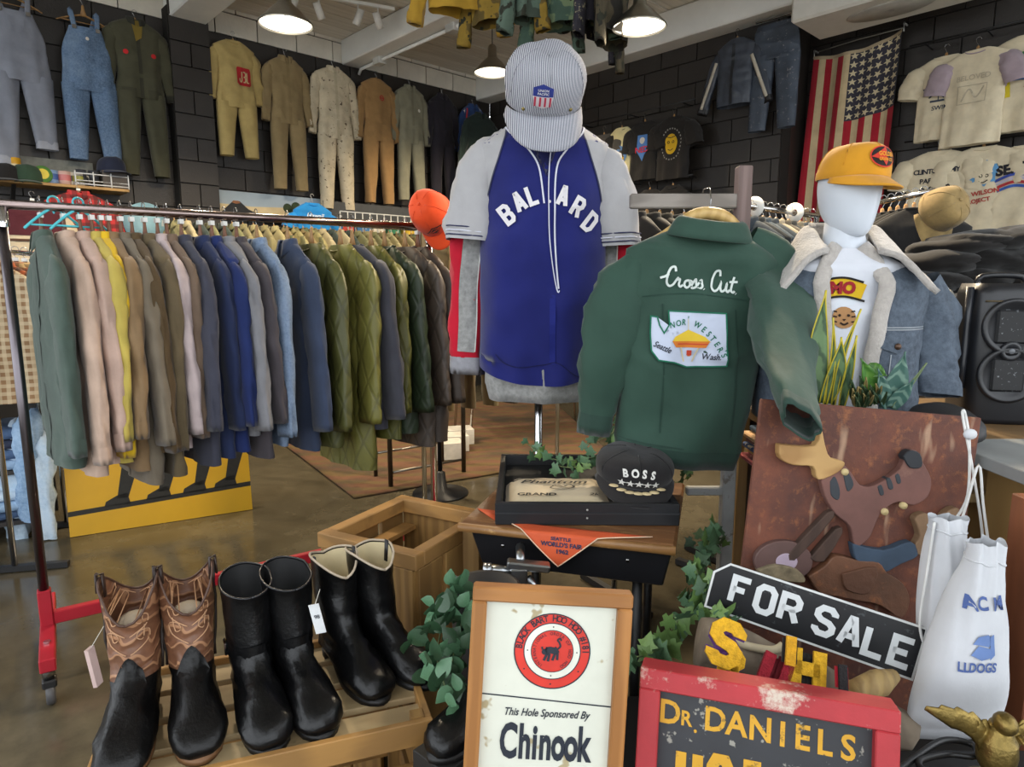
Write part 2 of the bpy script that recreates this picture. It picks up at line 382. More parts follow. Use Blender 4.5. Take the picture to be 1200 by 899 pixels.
blocks(wr, RM(-.012, 0), V, -U, SR, ZB - 9 * .222, CEIL - .1, phase=1)
wr2 = struct(wallbox('wall_right_recess', GROUT, -.8, -.512, SR, SMAX, 0, CEIL)); bpy.context.view_layer.update()
blocks(wr2, RM(-.512, SR), V, -U, SMAX - SR - 1.6, ZB - 9 * .222, CEIL - .1)
wj = struct(wallbox('wall_return', BLK2, -.8, -.013, SR - .2, SR, 0, CEIL))
blk_n = 0
# pilaster on the left wall
pa = (C - lw(245, 150)).dot(U); pb = (C - lw(199, 150)).dot(U)
pil = struct(wallbox('trim_1', GROUT, pa, pb + .0, -.05, .16, 0, CEIL - .2)); bpy.context.view_layer.update()
blocks(pil, RM(pb, .165), U, V, pb - pa, ZB - 9 * .222, CEIL - .2, w=(pb - pa) * 1.0001)
# front: two glazed shop fronts behind the camera, only the frames matter for the light
def front(name, org, ax, L_):
    o = MB(); rz = math.atan2(ax.y, ax.x)
    for k in range(6): o.box((L_ * k / 5, 0, CEIL / 2), (.1, .1, CEIL))
    o.box((L_ / 2, 0, .2), (L_, .12, .4)); o.box((L_ / 2, 0, CEIL - .1), (L_, .12, .2)); o.box((L_ / 2, 0, 2.6), (L_, .1, .08))
    q = struct(o.build(name, M('#3a3b3d', .4, var=.05), sm=False)); q.location = org; q.rotation_euler = (0, 0, rz)
front('window_1', RM(TMAX, 0), V, SMAX); front('window_2', RM(TMAX, SMAX), U, TMAX)
# ceiling with boards, beams
cl = struct(wallbox('ceiling', M('#8d877c', .9), -.8, TMAX, -.2, SMAX, CEIL, CEIL + .1)); bpy.context.view_layer.update()
BRD = [M(h, .85, kind='board', h2=g, dirs=(.35, 6, 1), var=.1) for h, g in (('#d6d0c4', '#b5ad9f'), ('#cfc9bc', '#aea698'), ('#dcd6ca', '#bfb7aa'))]
bw = .31
bme = MB().box((TMAX / 2, 0, 0), (TMAX, bw - .012, .03)).mesh('ceiling_board'); bme.materials.append(BRD[0])
for k in range(int(SMAX / bw)):
    o = bpy.data.objects.new('ceiling_board', bme); COL.objects.link(o); o.parent = cl; o.matrix_parent_inverse = cl.matrix_world.inverted()
    o.location = RM(TMAX, bw * (k + .5), CEIL - .012 + random.uniform(-.004, .004)); o.rotation_euler = (0, 0, math.atan2(U.y, U.x))
    recolor(o, random.choice(BRD))
zb = 4.02
tb1 = (C - lw(412, 60)).dot(U); n = 2
for i, (t0, wd) in enumerate(((0.0, .26), (tb1 - .12, .26), ((pa + pb) / 2 - .17, .34), (pb + 2.1, .26))):
    b = struct(wallbox('trim_%d' % (i + 2), WHITE, t0, t0 + wd, -.0, SMAX, zb - (.04 if i == 0 else 0), CEIL - .03, bevel=.012))
# conduit with boxes under the second beam
cd_ = thing('conduit', 'white electrical conduit with junction boxes clipped under the ceiling beam', 'conduit', RM(tb1 - .06, .5, zb - .03), (0, 0, math.atan2(V.y, V.x)))
MB().tube([(-.45, 0, -.05), (-.4, 0, 0), (0, 0, 0), (2.6, 0, 0)], .018, 8).build('pipe', WHITE, cd_)
for x in (.0, 1.35): MB().box((x, 0, 0), (.14, .1, .08)).build('junction_box', M('#b9b8b2', .5), cd_, sm=False, bevel=.006)

# ------------------------------------------------------------------ pendant lamps
SIL = M('#a8a49a', .28, 1., var=.08)
BULB = M('#fff3dd', .4, emit=9., var=0)
def pendant(px, py, y, label, wpx=None):
    p = aty(px, py, y); t = thing('pendant_lamp', label, 'lamp', p, 0, 'dome pendant lamps')
    prof = [(.2, 0), (.205, .006), (.198, .02), (.17, .045), (.12, .1), (.075, .14), (.05, .165), (.046, .26), (.036, .285), (.012, .3)]
    MB().lathe(prof, 32, (False, True)).build('shade', SIL, t)
    MB().lathe([(.19, .012), (.16, .045), (.11, .098), (.06, .14), (.0, .15)], 32).build('reflector', M('#f4efe2', .6, var=.02, emit=1.6), t)
    MB().ell((0, 0, .055), (.06, .06, .055)).build('bulb', BULB, t)
    MB().tube([(0, 0, .3), (0, 0, (CEIL - p.z) * (1.25 if y == 4.25 else 1))], .006, 6).build('cord', M('#4a4640', .6), t)
    l = bpy.data.lights.new('lamp_light', 'SPOT'); l.energy = LAMP_W; l.color = (1, .82, .58); l.spot_size = R(150); l.spot_blend = .6; l.shadow_soft_size = .08
    o = bpy.data.objects.new('lamp_light', l); COL.objects.link(o); o.parent = t; o.location = (0, 0, -.03)
    return t
pendant(335, 30, 5.4, 'silver dome pendant lamp above the tan coveralls on the left wall')
pendant(577, 86, 7.6, 'silver dome pendant lamp beside the striped engineer cap')
pendant(749, 33, 4.25, 'silver dome pendant lamp next to the jackets hung from the ceiling').scale = (.8, .8, .8)
pendant(905, -60, 3.4, 'unseen dome pendant lamp added to light the racks in front of the flag')  # added lamp above the view, brightens the back of the shop on the right
pendant(160, -95, 4.4, 'unseen dome pendant lamp added to light the rack of work shirts')  # second added lamp out of view, lifts the light on the left side
# track of small spot lamps
tr = aty(398, 6, 7.0); TR = thing('track_light', 'white ceiling track with four small cylinder spot heads', 'track light', (tr.x, tr.y, CEIL - .07), (0, 0, R(25)))
MB().box((0, 0, 0), (1.1, .035, .03)).build('track', WHITE, TR, sm=False)
for k, x in enumerate((-.45, -.2, .18, .38)):
    MB().tube([(x, 0, -.01), (x, 0, -.1)], .008, 6).build('stem', WHITE, TR)
    m = T(x, 0, -.14) @ rotm('Y', R(-25 if k % 2 else 20)) @ rotm('X', R(20))
    h = MB().lathe([(.0, .08), (.035, .08), (.037, -.07), (.03, -.07)], 16, mat=m).build('spot_head', M('#d2d0ca', .35), TR)
    MB().lathe([(.03, -.06), (.0, -.055)], 16, mat=m).build('lens', BULB if k == 3 else M('#6a6a66', .2), h)
# air-conditioning unit on the right wall top
ap = rw(1010, 14, .25)
ac = thing('ceiling_vent_unit', 'white boxed air unit with oval grille under the ceiling', 'air unit', ap, (0, 0, ANG_R))
MB().box((.15, .0, .1), (1.25, .6, .28)).build('casing', M('#cfccc4', .5, var=.05), ac, sm=False, bevel=.02)
MB().lathe([(.02, -.05), (.2, -.05), (.21, -.04), (.21, -.03)], 32, mat=T(.22, -.0, .0) @ Matrix.Diagonal((1.6, .8, 1, 1))).build('grille', M('#a7a49c', .4), ac)
# rug
rg = MB(); NX, NY = 30, 24
rc = [onz(415, 585, 0), onz(715, 533, 0), onz(640, 464, 0), onz(300, 497, 0)]
def rugp(u, v):
    a = rc[0].lerp(rc[1], u); b = rc[3].lerp(rc[2], u); p = a.lerp(b, v); p.z = .012 + .004 * noise.noise(p * 3); return p
rg.grid(rugp, NX, NY)
tag(rg.build('area_rug', M('#64442f', .95, kind='rug', h2='#5f4e2b', bump=.3, bscale=80), solid=.012), 'worn rust and olive patterned rug under the garment racks', 'rug')
# ================================================================== hangers and garments
HW = M('#a07a4a', .5, kind='wood', h2='#7c5a32', bscale=9, scale=12); HW2 = M('#7a4e33', .5, kind='wood', h2='#5a3824', bscale=9, scale=12)
STEEL = M('#9b9a98', .25, 1., var=.05); CHROME = M('#c9c9cb', .14, 1., var=.03)
_hang = {}
def hanger(loc, rotz, label, group=None, style='wood', w=.2, drop=None, tilt=0):
    key = (style, w, drop)
    if key not in _hang:
        t = thing('clothes_hanger', label, 'hanger'); hm = {'wood': HW, 'brown': HW2, 'blue': M('#4fb9c4', .4), 'white': M('#d9d7d0', .4)}[style]
        d = drop or (.14 if style in ('wood', 'brown') else .085)
        hk = [(math.sin(a) * .018, 0, -.02 + math.cos(a) * .018 + .018) for a in [R(-100 + 20 * k) for k in range(12)]]
        hk = [(-p[0], 0, p[2]) for p in hk]
        MB().tube(hk + [(0, 0, -.045), (0, 0, -d)], .002 if style != 'blue' else .004, 6).build('hook', STEEL if style in ('wood', 'brown') else hm, t)
        if style in ('wood', 'brown') and not drop: MB().tube([(0, 0, -.05), (0, 0, -.06), (0, 0, -.09), (0, 0, -d)], [.006, .011, .014, .028], 10, flat=.45, ref=Vector((0, 1, 0))).build('crest', hm, t)
        arm = crv([(-w, 0, -d - .075), (-w * .75, 0, -d - .05), (-w * .3, 0, -d - .012), (0, 0, -d + .002), (w * .3, 0, -d - .012), (w * .75, 0, -d - .05), (w, 0, -d - .075)], 3)
        rs = [.009 + .006 * math.cos(PI / 2 * abs(p.x) / w) for p in arm]
        MB().tube(arm, rs if style in ('wood', 'brown') else .005, 8, flat=.55 if style in ('wood', 'brown') else 1, ref=Vector((0, 0, 1))).build('arms', hm, t)
        if style != 'blue' or True:
            MB().tube([(-w * .8, 0, -d - .06), (w * .8, 0, -d - .06)], .004, 6).build('bar', hm, t)
        if style == 'brown': MB().box((0, 0, -.052), (.03, .016, .018)).build('size_clip', M('#d8d8d4', .3), t, sm=False)
        _hang[key] = t; o = t
    else: o = copy_tree(_hang[key])
    o.location = loc; o.rotation_euler = (0, tilt, rotz); o['label'] = label
    if group: o['group'] = group
    return o
def ringpts(w, d, z, n=44, p=.85, fn=None):
    out = []
    for j in range(n):
        a = 2 * PI * j / n; x, y = w * sgp(math.cos(a), p), d * sgp(math.sin(a), p)
        out.append(fn(x, y, z) if fn else Vector((x, y, z)))
    return out
class Cut:      # cut of a garment: widths are half widths in metres, z is measured down from the neck
    def __init__(s, **k):
        s.W = .22; s.L = .72; s.D = .05; s.neck = .075; s.sh = .085; s.hem = 1.; s.waist = 1.; s.fold = .010; s.freq = 34; s.seed = 0; s.legs = 0; s.waistz = .45; s.collar_drop = .02; s.chest = .95; s.wrk = 1.
        s.__dict__.update(k)
        s.rng = random.Random(s.seed); s.ph = [s.rng.uniform(0, 6.3) for _ in range(6)]
    def wd(s, z):
        if z < s.sh:
            k = max(0, z / s.sh); return s.neck + (s.W - s.neck) * k ** .85, s.D * (.55 + .4 * k)
        k = smooth(s.sh, .3, z); w = s.W * (1 + (s.chest - 1) * k)
        w *= 1 + (s.waist - 1) * math.exp(-((z - s.waistz) / .1) ** 2)
        w *= 1 + (s.hem - 1) * smooth(.3, s.L, z)
        return w, s.D * (.95 + .25 * smooth(.1, .5, z))
    def disp(s, x, y, z):
        q = -z; g = smooth(.1, s.L, q) * .85 + .15
        f = s.fold * g * (math.sin(x * s.freq + s.ph[0] + 2 * math.sin(q * 3 + s.ph[1])) + .5 * math.sin(x * s.freq * 2.1 + s.ph[2] + q * 5))
        nz = noise.noise(Vector((x * 7 + s.ph[3], y * 9, z * 5))) * .012 + noise.noise(Vector((x * 19, y * 20 + s.ph[4], z * 14))) * .004
        yy = y + (f if y < 0 else f * .8) + nz * (1 if y < 0 else -1)
        rdg = (1 - min(1, abs(noise.noise(Vector((x * 4 + z * 3 + s.ph[1], s.ph[2], z * 5 - x * 2)))) * 3.2)) ** 2 * .011 * s.wrk
        nz = nz * s.wrk - rdg; yy = y + (f if y < 0 else f * .8) + nz * (1 if y < 0 else -1)
        return Vector((x + .006 * noise.noise(Vector((z * 9, s.ph[5], y * 5))), yy, z))
    def body(s, zend=None, z0=0., n=44, rings=26):
        L_ = zend or s.L; mb = MB(); rs = []
        zs = [z0 + k * (s.sh - z0) / 6 for k in range(6)] + [s.sh + (L_ - s.sh) * (k / rings) for k in range(rings + 1)]
        for q in zs:
            w, d = s.wd(q); rs.append(ringpts(w, d, -q, n, .85, s.disp))
        mb.loft(rs); return mb
def sleeve(path, r0, r1, seed=0, n=20, flat=.55, wr=.008, steps=6, cap=False, start=0.):
    P = crv(path, steps); rs = []; rg_ = random.Random(seed); o = rg_.uniform(0, 9)
    for i, p in enumerate(P):
        t = (P[min(i + 1, len(P) - 1)] - P[max(i - 1, 0)]).normalized(); a = t.cross(Vector((0, 1, 0))).normalized(); b = a.cross(t).normalized()
        k = i / (len(P) - 1); r = (r0[min(int(k * (len(r0) - 1)), len(r0) - 2)] * (1 - (k * (len(r0) - 1) - min(int(k * (len(r0) - 1)), len(r0) - 2))) + r0[min(int(k * (len(r0) - 1)), len(r0) - 2) + 1] * (k * (len(r0) - 1) - min(int(k * (len(r0) - 1)), len(r0) - 2))) if hasattr(r0, '__len__') else r0 + (r1 - r0) * k; ring = []
        if start: r *= start + (1 - start) * smooth(0, .38, k)
        for j in range(n):
            q = 2 * PI * j / n; c_, s_ = sgp(math.cos(q), .85), sgp(math.sin(q), .85)
            e = 1 + (noise.noise(Vector((c_ * 1.5 + o, s_ * 1.5, p.z * 9))) * 2.2 + noise.noise(Vector((c_ * 3, s_ * 3 + o, p.z * 24 + p.x * 10))) * 1.2 - (1 - min(1, abs(noise.noise(Vector((c_ * 1.2 + o, s_ * 1.2 + p.z * 4, p.z * 13)))) * 3)) ** 2 * 1.6) * wr / max(r, .02)
            ring.append(p + a * (r * c_ * e) + b * (r * flat * s_ * e))
        rs.append(ring)
    mb = MB(); mb.loft(rs, (False, cap)); mb.path = P; mb.rings = rs; return mb
def strip(bvh, xs, z0, z1, name, mat, parent, side=-1, off=.003):   # fabric strip laid on the front, xs = (x0, x1) in metres
    f = Flat(); n = max(2, int(abs(z1 - z0) / .03))
    for k in range(n):
        a, b = z0 + (z1 - z0) * k / n, z0 + (z1 - z0) * (k + 1) / n
        f.poly([(xs[0], a), (xs[1], a), (xs[1], b), (xs[0], b)])
    return f.build(name, mat, parent, surf=bvh, side=side, off=off, dens=.03)
def collar(kind, c, mat, parent, nk=None):
    nk = nk or c.neck; d = c.D * .62; mb = MB()
    if kind == 'shirt':
        def g(u, v):
            a = R(-90 + 12) + R(336) * u; pt = max(0, 1 - min(u, 1 - u) / .16)      # points at the front opening
            rr = 1 + .22 * v; z = .012 + .025 * math.sin(PI * min(1, v * 1.0)) - v * (.045 + .03 * pt)
            return Vector((nk * rr * math.cos(a) * (1 + .10 * pt * v), (d * 1.1 * rr + .012 * v) * math.sin(a) - .004 * v, z))
        mb.grid(g, 36, 5)
    elif kind == 'crew':
        mb.tube([(nk * math.cos(a), d * 1.15 * math.sin(a), .0 - .03 * max(0, -math.sin(a))) for a in [2 * PI * k / 28 for k in range(29)]], .008, 8, flat=.6)
    return mb.build('collar', mat, parent, solid=.003 if kind == 'shirt' else 0)
def garment(name, label, cat, loc, rot, mat, group=None, c=None, slv='long', sang=12, slen=.56, sr=(.078, .052), col='shirt', colmat=None, cuff=True, cuffmat=None, slvmat=None, placket=None, pocket=None, bend=0., sleeve_paths=None, buttons=False, hemband=None, fwd=0., sflat=.55, sstart=(.45, .45)):
    """a shirt, jacket or coverall hanging from its neck at loc; local x across the shoulders, -y the front"""
    c = c or Cut(); t = thing(name, label, cat, loc, rot, group)
    zb_ = c.L if not c.legs else c.L
    body = c.body(); ob = body.build('body', mat, t); bv = body.bvh()
    if slv:
        for s in (-1, 1):
            if sleeve_paths: path = sleeve_paths[0 if s < 0 else 1]
            else:
                a = R(sang); x0, z0 = c.W - .045, -c.sh - .055; dx, dz = math.sin(a), -math.cos(a)
                path = [(s * (x0 - .03), 0, z0 + .03), (s * (x0 + .03), 0, z0 - .04), (s * (x0 + .03 + dx * slen * .5), -bend * .5 + fwd * .5, z0 + dz * slen * .5), (s * (x0 + .03 + dx * slen * .92), -bend + fwd, z0 + dz * slen)]
            sm_ = sleeve(path, sr[0], sr[1], c.seed * 3 + s, flat=sflat, start=sstart[0 if s < 0 else 1])
            so = sm_.build('sleeve', slvmat or mat, t)
            if cuff and slv == 'long':
                p1, p0 = sm_.path[-1], sm_.path[-2]; d = (p1 - p0).normalized(); rg1 = sm_.rings[-1]
                cm = MB(); cm.loft([[p1 + (q - p1) * 1.03 - d * .004 for q in rg1], [p1 + (q - p1) * 1.04 + d * .03 for q in rg1], [p1 + (q - p1) * .98 + d * .06 for q in rg1], [p1 + (q - p1) * .9 + d * .055 for q in rg1]])
                cm.build('cuff', cuffmat or mat, so)
    if col: collar(col, c, colmat or mat, t)
    if placket: strip(bv, (-.016, .016), -.05, -c.L + .005, 'placket', placket, t)
    if buttons:
        for k in range(5):
            z = -.1 - k * (c.L - .2) / 5; h = bv.ray_cast(Vector((0, -3, z)), Vector((0, 1, 0)))
            if h[0]: MB().lathe([(0, -.003), (.006, -.003), (.006, .001)], 10, mat=T(0, h[0].y - .005, z) @ rotm('X', R(-90))).build('button', M('#3a332c', .4), t)
    if pocket:
        for s in ((-1, 1) if pocket == 2 else (1,)):
            f = Flat().poly([(s * .05, -.2), (s * .05 + .1 * s, -.2), (s * .05 + .1 * s, -.31), (s * .10, -.33), (s * .05, -.31)])
            f.build('pocket', mat, t, surf=bv, off=.006, dens=.03)
            Flat().poly([(s * .046, -.195), (s * .154, -.195), (s * .154, -.225), (s * .10, -.245), (s * .046, -.225)]).build('pocket_flap', mat, t, surf=bv, off=.010, dens=.03)
    if hemband:
        w, d = c.wd(c.L); mb = MB(); mb.loft([[Vector((p.x * k, p.y * k, -c.L + dz)) for p in body.v[-44:]] for k, dz in ((1., .01), (.97, -.02), (.93, -.055), (.88, -.05))]); mb.build('waistband', hemband, t)
    if c.legs: legs(c, mat, t)
    return t, bv, c
def legs(c, mat, t, spread=.03, flare=.62, top=None, cuffm=None, uneven=0.):
    """two trouser legs joined to the body at the hem"""
    w, d = c.wd(c.L)
    for s in (-1, 1):
        rs = []; n = 24; o = c.ph[0] + s
        for k in range(19):
            q = k / 18; z = -c.L + .05 - q * (c.legs + .05 + uneven * s); hw = (w * .5) * (1.04 - (1 - flare) * q); cx = s * (w * .5 - .0 + spread * q)
            def fn(x, y, zz):
                nz = noise.noise(Vector((x * 10 + o, y * 9, zz * 6))) * .012 + noise.noise(Vector((x * 22, y * 20 + o, zz * 17))) * .005
                return Vector((x, y * (1 + .0) + nz * (1 if y < 0 else -1) + c.fold * .8 * math.sin(x * 40 + o + zz * 4), zz))
            rs.append([fn(p.x + cx, p.y, z) for p in ringpts(hw, d * (1.0 - .12 * q), z, n)])
        mb = MB(); mb.loft(rs); lg = mb.build('leg', mat, t)
        if cuffm:
            r = rs[-1]; cx = sum((p for p in r), Vector()) / n
            MB().loft([[cx + (p - cx) * 1.06 + Vector((0, 0, dz)) for p in r] for dz in (.06, .0)]).build('turn_up', cuffm, lg)
def trousers(name, label, loc, rot, mat, group=None, W=.2, rise=.28, leg=.75, seed=0, clipw=True, flare=.6, D=.045, sm_=None, cat='trousers'):
    c = Cut(W=W, L=rise, D=D, neck=W * .88, sh=.05, legs=leg, seed=seed, fold=.006, chest=1.08)
    t = thing(name, label, cat, loc, rot, group); b = c.body(z0=0); b.build('seat', mat, t); bv = b.bvh()
    w, d = c.wd(0); MB().loft([ringpts(w * k, d * k, z, 32) for k, z in ((1.0, .012), (1.05, .006), (1.06, -.035), (1.02, -.04))]).build('waistband', sm_ or mat, t)
    legs(c, mat, t, flare=flare)
    strip(bv, (-.012, .012), -.04, -.17, 'fly', mat, t, off=.004)
    return t, bv, c
def overalls(name, label, loc, rot, mat, seed=0, sx=1., group=None, uneven=0, turnup=None):
    """bib overalls on a hanger, loc = hanger apex"""
    c = Cut(W=.2 * sx, L=.66, D=.05, neck=.12 * sx, sh=.3, legs=.56, seed=seed, fold=.008, chest=1.0)
    c.wd = lambda z: ((.115 + .075 * smooth(.1, .38, z) + .02 * smooth(.4, .66, z)) * sx, .04 + .018 * smooth(.1, .5, z))
    t = thing(name, label, 'overalls', loc, rot, group)
    mb = MB(); rs = []
    for k in range(26):
        q = .15 + (.66 - .15) * k / 25; w, d = c.wd(q); rs.append(ringpts(w, d, -q, 44, .85, c.disp))
    mb.loft(rs); mb.build('bib', mat, t); bv = mb.bvh(); legs(c, mat, t, uneven=uneven, cuffm=turnup)
    for s in (-1, 1):
        MB().tube(crv([(s * .085 * sx, -.045, -.17), (s * .095 * sx, -.03, -.07), (s * .1 * sx, 0, -.02), (s * .085 * sx, .035, -.07), (s * .05, .045, -.17)], 4), .02, 8, flat=.18, ref=Vector((0, 1, 0))).build('strap', mat, t)
        MB().box((s * .088 * sx, -.055, -.165), (.032, .006, .03)).build('buckle', STEEL, t, sm=False)
    Flat().poly([(-.06, -.2), (.06, -.2), (.06, -.3), (0, -.315), (-.06, -.3)]).build('bib_pocket', mat, t, surf=bv, off=.006, dens=.03)
    strip(bv, (-.2 * sx, .2 * sx), -.385, -.415, 'waistband', mat, t, off=.004)
    return t, bv
def wallpt(side, px, py, off): return (lw if side == 'L' else rw)(px, py, off)

# ------------------------------------------------------------------ caps
def cap(name, label, loc, rot, mat, w=.088, l=.1, h=.115, brim=.075, brimmat=None, droop=.02, curl=.025, flatten=0., group=None, button=True, seed=1, puff=0.):
    """peaked cap, brim towards local -y, loc = centre of the sweat band"""
    t = thing(name, label, 'cap', loc, rot, group); mb = MB(); n = 36; rs = []
    for k in range(13):
        q = k / 12; a = q * PI / 2; rr = math.cos(a) ** .55 if k < 12 else .02
        rr *= 1 + puff * math.sin(PI * min(1, q * 1.3)); z = h * math.sin(a) ** (.9)
        ring = []
        for j in range(n):
            b = 2 * PI * j / n; x, y = w * rr * math.cos(b), l * rr * math.sin(b); zz = z
            fr = max(0, -math.sin(b)); zz += .012 * fr * math.sin(PI * q) ; zz *= 1 - flatten * max(0, math.sin(b))
            nz = noise.noise(Vector((x * 14 + seed, y * 14, z * 14))) * .006 * (.3 + q)
            ring.append(Vector((x + nz, y - .008 * fr * math.sin(PI * q) + nz, zz + nz)))
        rs.append(ring)
    mb.loft(rs, (False, True)); mb.build('crown', mat, t); bv = mb.bvh()
    for k in range(6):
        a = R(30 + 60 * k); pts = []
        for i in range(2, 12):
            r_ = rs[i]; j = int(round(a / (2 * PI) * n)) % n; p = r_[j]; pts.append(p * 1.006)
        MB().tube(pts, .0013, 5).build('seam', mat, t)
    def g(u, v):
        a = R(-90) + R(78) * (2 * u - 1); x0, y0 = w * 1.0 * math.cos(a), l * 1.0 * math.sin(a)
        k = (2 * u - 1); ext = brim * (1 - abs(k) ** 2.6); y = y0 - ext * v; x = x0 * (1 + .06 * v)
        return Vector((x, y, .004 - droop * v * (1 - abs(k) ** 3) - curl * abs(k) ** 2 * (.35 + .65 * v)))
    MB().grid(g, 24, 7).build('brim', brimmat or mat, t, solid=.005)
    MB().loft([[Vector((p.x * s, p.y * s, z)) for p in rs[0]] for s, z in ((1.01, .018), (1.015, .0), (.97, -.003))]).build('sweat_band', brimmat or mat, t)
    if button: MB().ell((0, 0, h + .002), (.008, .008, .004), 10, 5).build('button', mat, t)
    return t, bv
# ================================================================== garments hung high on the left wall
WALLG = 'boiler suits hung along the black left wall'
def coverall(px, top, bot, mat, label, seed, side='L', slvmat=None, col='shirt', placket=None, legk=.5, pocket=None, colmat=None, cuffmat=None, wk=.145, rot=0, hstyle='wood', sang=8, name='boiler_suit'):
    p0, p1 = wallpt(side, px, top, .14), wallpt(side, px, bot, .14); H = p0.z - p1.z; ang = ANG_L if side == 'L' else ANG_R
    c = Cut(W=wk * H, L=H * (1 - legk), D=.055, neck=.07, sh=.075, legs=H * legk, seed=seed, fold=.008, waist=.9, waistz=H * .34, chest=.92, hem=1.05)
    if legk == 0: c.legs = 0
    g, bv, c = garment(name, label, 'coveralls', p0, (0, 0, ang + R(rot)), mat, WALLG, c, sang=sang, slen=.36 * H, sr=(.085, .05), slvmat=slvmat, col=col, placket=placket, pocket=pocket, colmat=colmat, cuffmat=cuffmat)
    strip(bv, (-.2, .2), -H * .345, -H * .37, 'waist_seam', mat, g, off=.003)
    hanger(p0 + Vector((0, 0, .075)), ang, 'wooden hanger holding the ' + re.split(' hung| on | with | at | spattered| and ', label)[0], 'hangers on the black left wall', hstyle, .17)
    MB  # wall hook above
    return g, bv, c
g, bv, c = coverall(158, 24, 205, cloth('#454433', rough=.8), 'olive green quilted-collar boiler suit with red chest tags on the left wall', 2, placket=cloth('#37362a'), colmat=cloth('#2e2e26'), cuffmat=cloth('#2a2a22'), wk=.155)
Flat().poly([(-.055, .01), (.055, .01), (.03, -.16), (-.02, -.2)]).build('lining', cloth('#7d6a2c'), g, surf=bv, off=.006, dens=.04)
for s in (-1, 1):
    Flat().ring((s * .115, -.31), 0, .022, 14).build('red_tag', cloth('#b8262a'), g, surf=bv, off=.016)
    Flat().poly([(s * .05, -.62), (s * .17, -.62), (s * .17, -.78), (s * .05, -.78)]).build('patch_pocket', cloth('#3d3c2d'), g, surf=bv, off=.008, dens=.04)
g, bv, c = coverall(273, 48, 183, cloth('#b09a62'), 'mustard tan boiler suit with a red square emblem on its back', 3, col='crew', legk=.42, wk=.185, sang=6)
Flat().poly([(.0, -.26), (.13, -.26), (.14, -.29), (.14, -.42), (.12, -.44), (.01, -.44), (-.01, -.42), (-.01, -.28)]).build('red_emblem', cloth('#b3282c'), g, surf=bv, off=.008)
Flat().block('J3L', .012, -.41, .11, w=.036, adv=.038, th=.012).build('emblem_lettering', cloth('#cbb98a'), g, surf=bv, off=.011)
g, bv, c = coverall(334, 68, 222, cloth('#8d7a56'), 'khaki brown boiler suit with flap pockets and open collar', 4, pocket=2, placket=cloth('#84714e'))
g, bv, c = coverall(390, 80, 245, M('#c3b69b', .85, kind='speck', h2='#4b3a2c', bscale=22, bump=.2), 'cream boiler suit spattered with dark paint', 5, placket=cloth('#b5a98e'), hstyle='white')
g, bv, c = coverall(441, 93, 238, cloth('#947349'), 'light brown boiler suit with small red chest script', 6, col='crew')
Flat().ring((.03, -.22), .022, .034, 20).line([(.0, -.22), (.06, -.22)], .016).build('red_script', cloth('#a5372c'), g, surf=bv, off=.008)
g, bv, c = coverall(480, 102, 235, cloth('#7f7c68'), 'grey green boiler suit with a white chest patch', 7, pocket=1, placket=cloth('#75725f'))
Flat().ring((.09, -.28), 0, .02, 12).build('chest_patch', cloth('#d5d2c6'), g, surf=bv, off=.014)
g, bv, c = coverall(518, 112, 232, cloth('#232028'), 'very dark navy boiler suit at the far end of the left wall', 8, placket=cloth('#1c1a20'))
g, bv, c = coverall(554, 124, 235, cloth('#28406e'), 'royal blue jumpsuit with red and white striped sleeves', 9, placket=cloth('#22365c'), sang=14)
for s in (-.17, -.135):
    Flat().line([(s, -.06), (s - .03, -.5)], .018).build('sleeve_stripe', cloth('#b9b4ac' if s < -.15 else '#a23238'), g, surf=bv, off=.012)
c = Cut(W=.24, L=.6, D=.05, seed=77); p = lw(563, 134, .55)
garment('dark_jacket', 'dark green jacket hung at the far end of the left wall beside the blue jumpsuit', 'jacket', p, (0, 0, ANG_L), cloth('#1d2a26'), None, c, sang=12)
hanger(p + Vector((0, 0, .075)), ANG_L, 'wooden hanger of the dark green jacket in the far corner', None, 'wood', .17)
# overalls in the near bay of the left wall
p = lw(97, 11, .14); k = p.z - lw(97, 190, .14).z
HICK = M('#8a8d96', .85, kind='stripe', h2='#6d7280', bscale=60, bump=.2)
ov, bv = overalls('bib_overalls', 'faded blue denim bib overalls on the left wall', p, (0, 0, ANG_L), M('#48607e', .85, kind='denim', h2='#7d93ad', bscale=70, bump=.3), 21, 1.02); ov.scale = (1, 1, k / 1.24)
Flat().ring((.0, -.245), 0, .014, 12).build('bib_label', cloth('#d5cfc4'), ov, surf=bv, off=.010)
hanger(p + Vector((0, 0, .085)), ANG_L, 'wooden hanger through the blue denim overall straps', None, 'wood', .21)
p = lw(12, -12, .14)
ov, bv = overalls('bib_overalls', 'pale grey hickory-stripe bib overalls with one rolled cuff', p, (0, 0, ANG_L), HICK, 22, 1.12, uneven=-.07, turnup=M('#a3a5ad', .85, kind='stripe', h2='#858a96', bscale=60)); ov.scale = (1, 1, (p.z - lw(12, 185, .14).z) / 1.24)
hanger(p + Vector((0, 0, .085)), ANG_L, 'wooden hanger through the striped overall straps', None, 'wood', .21)

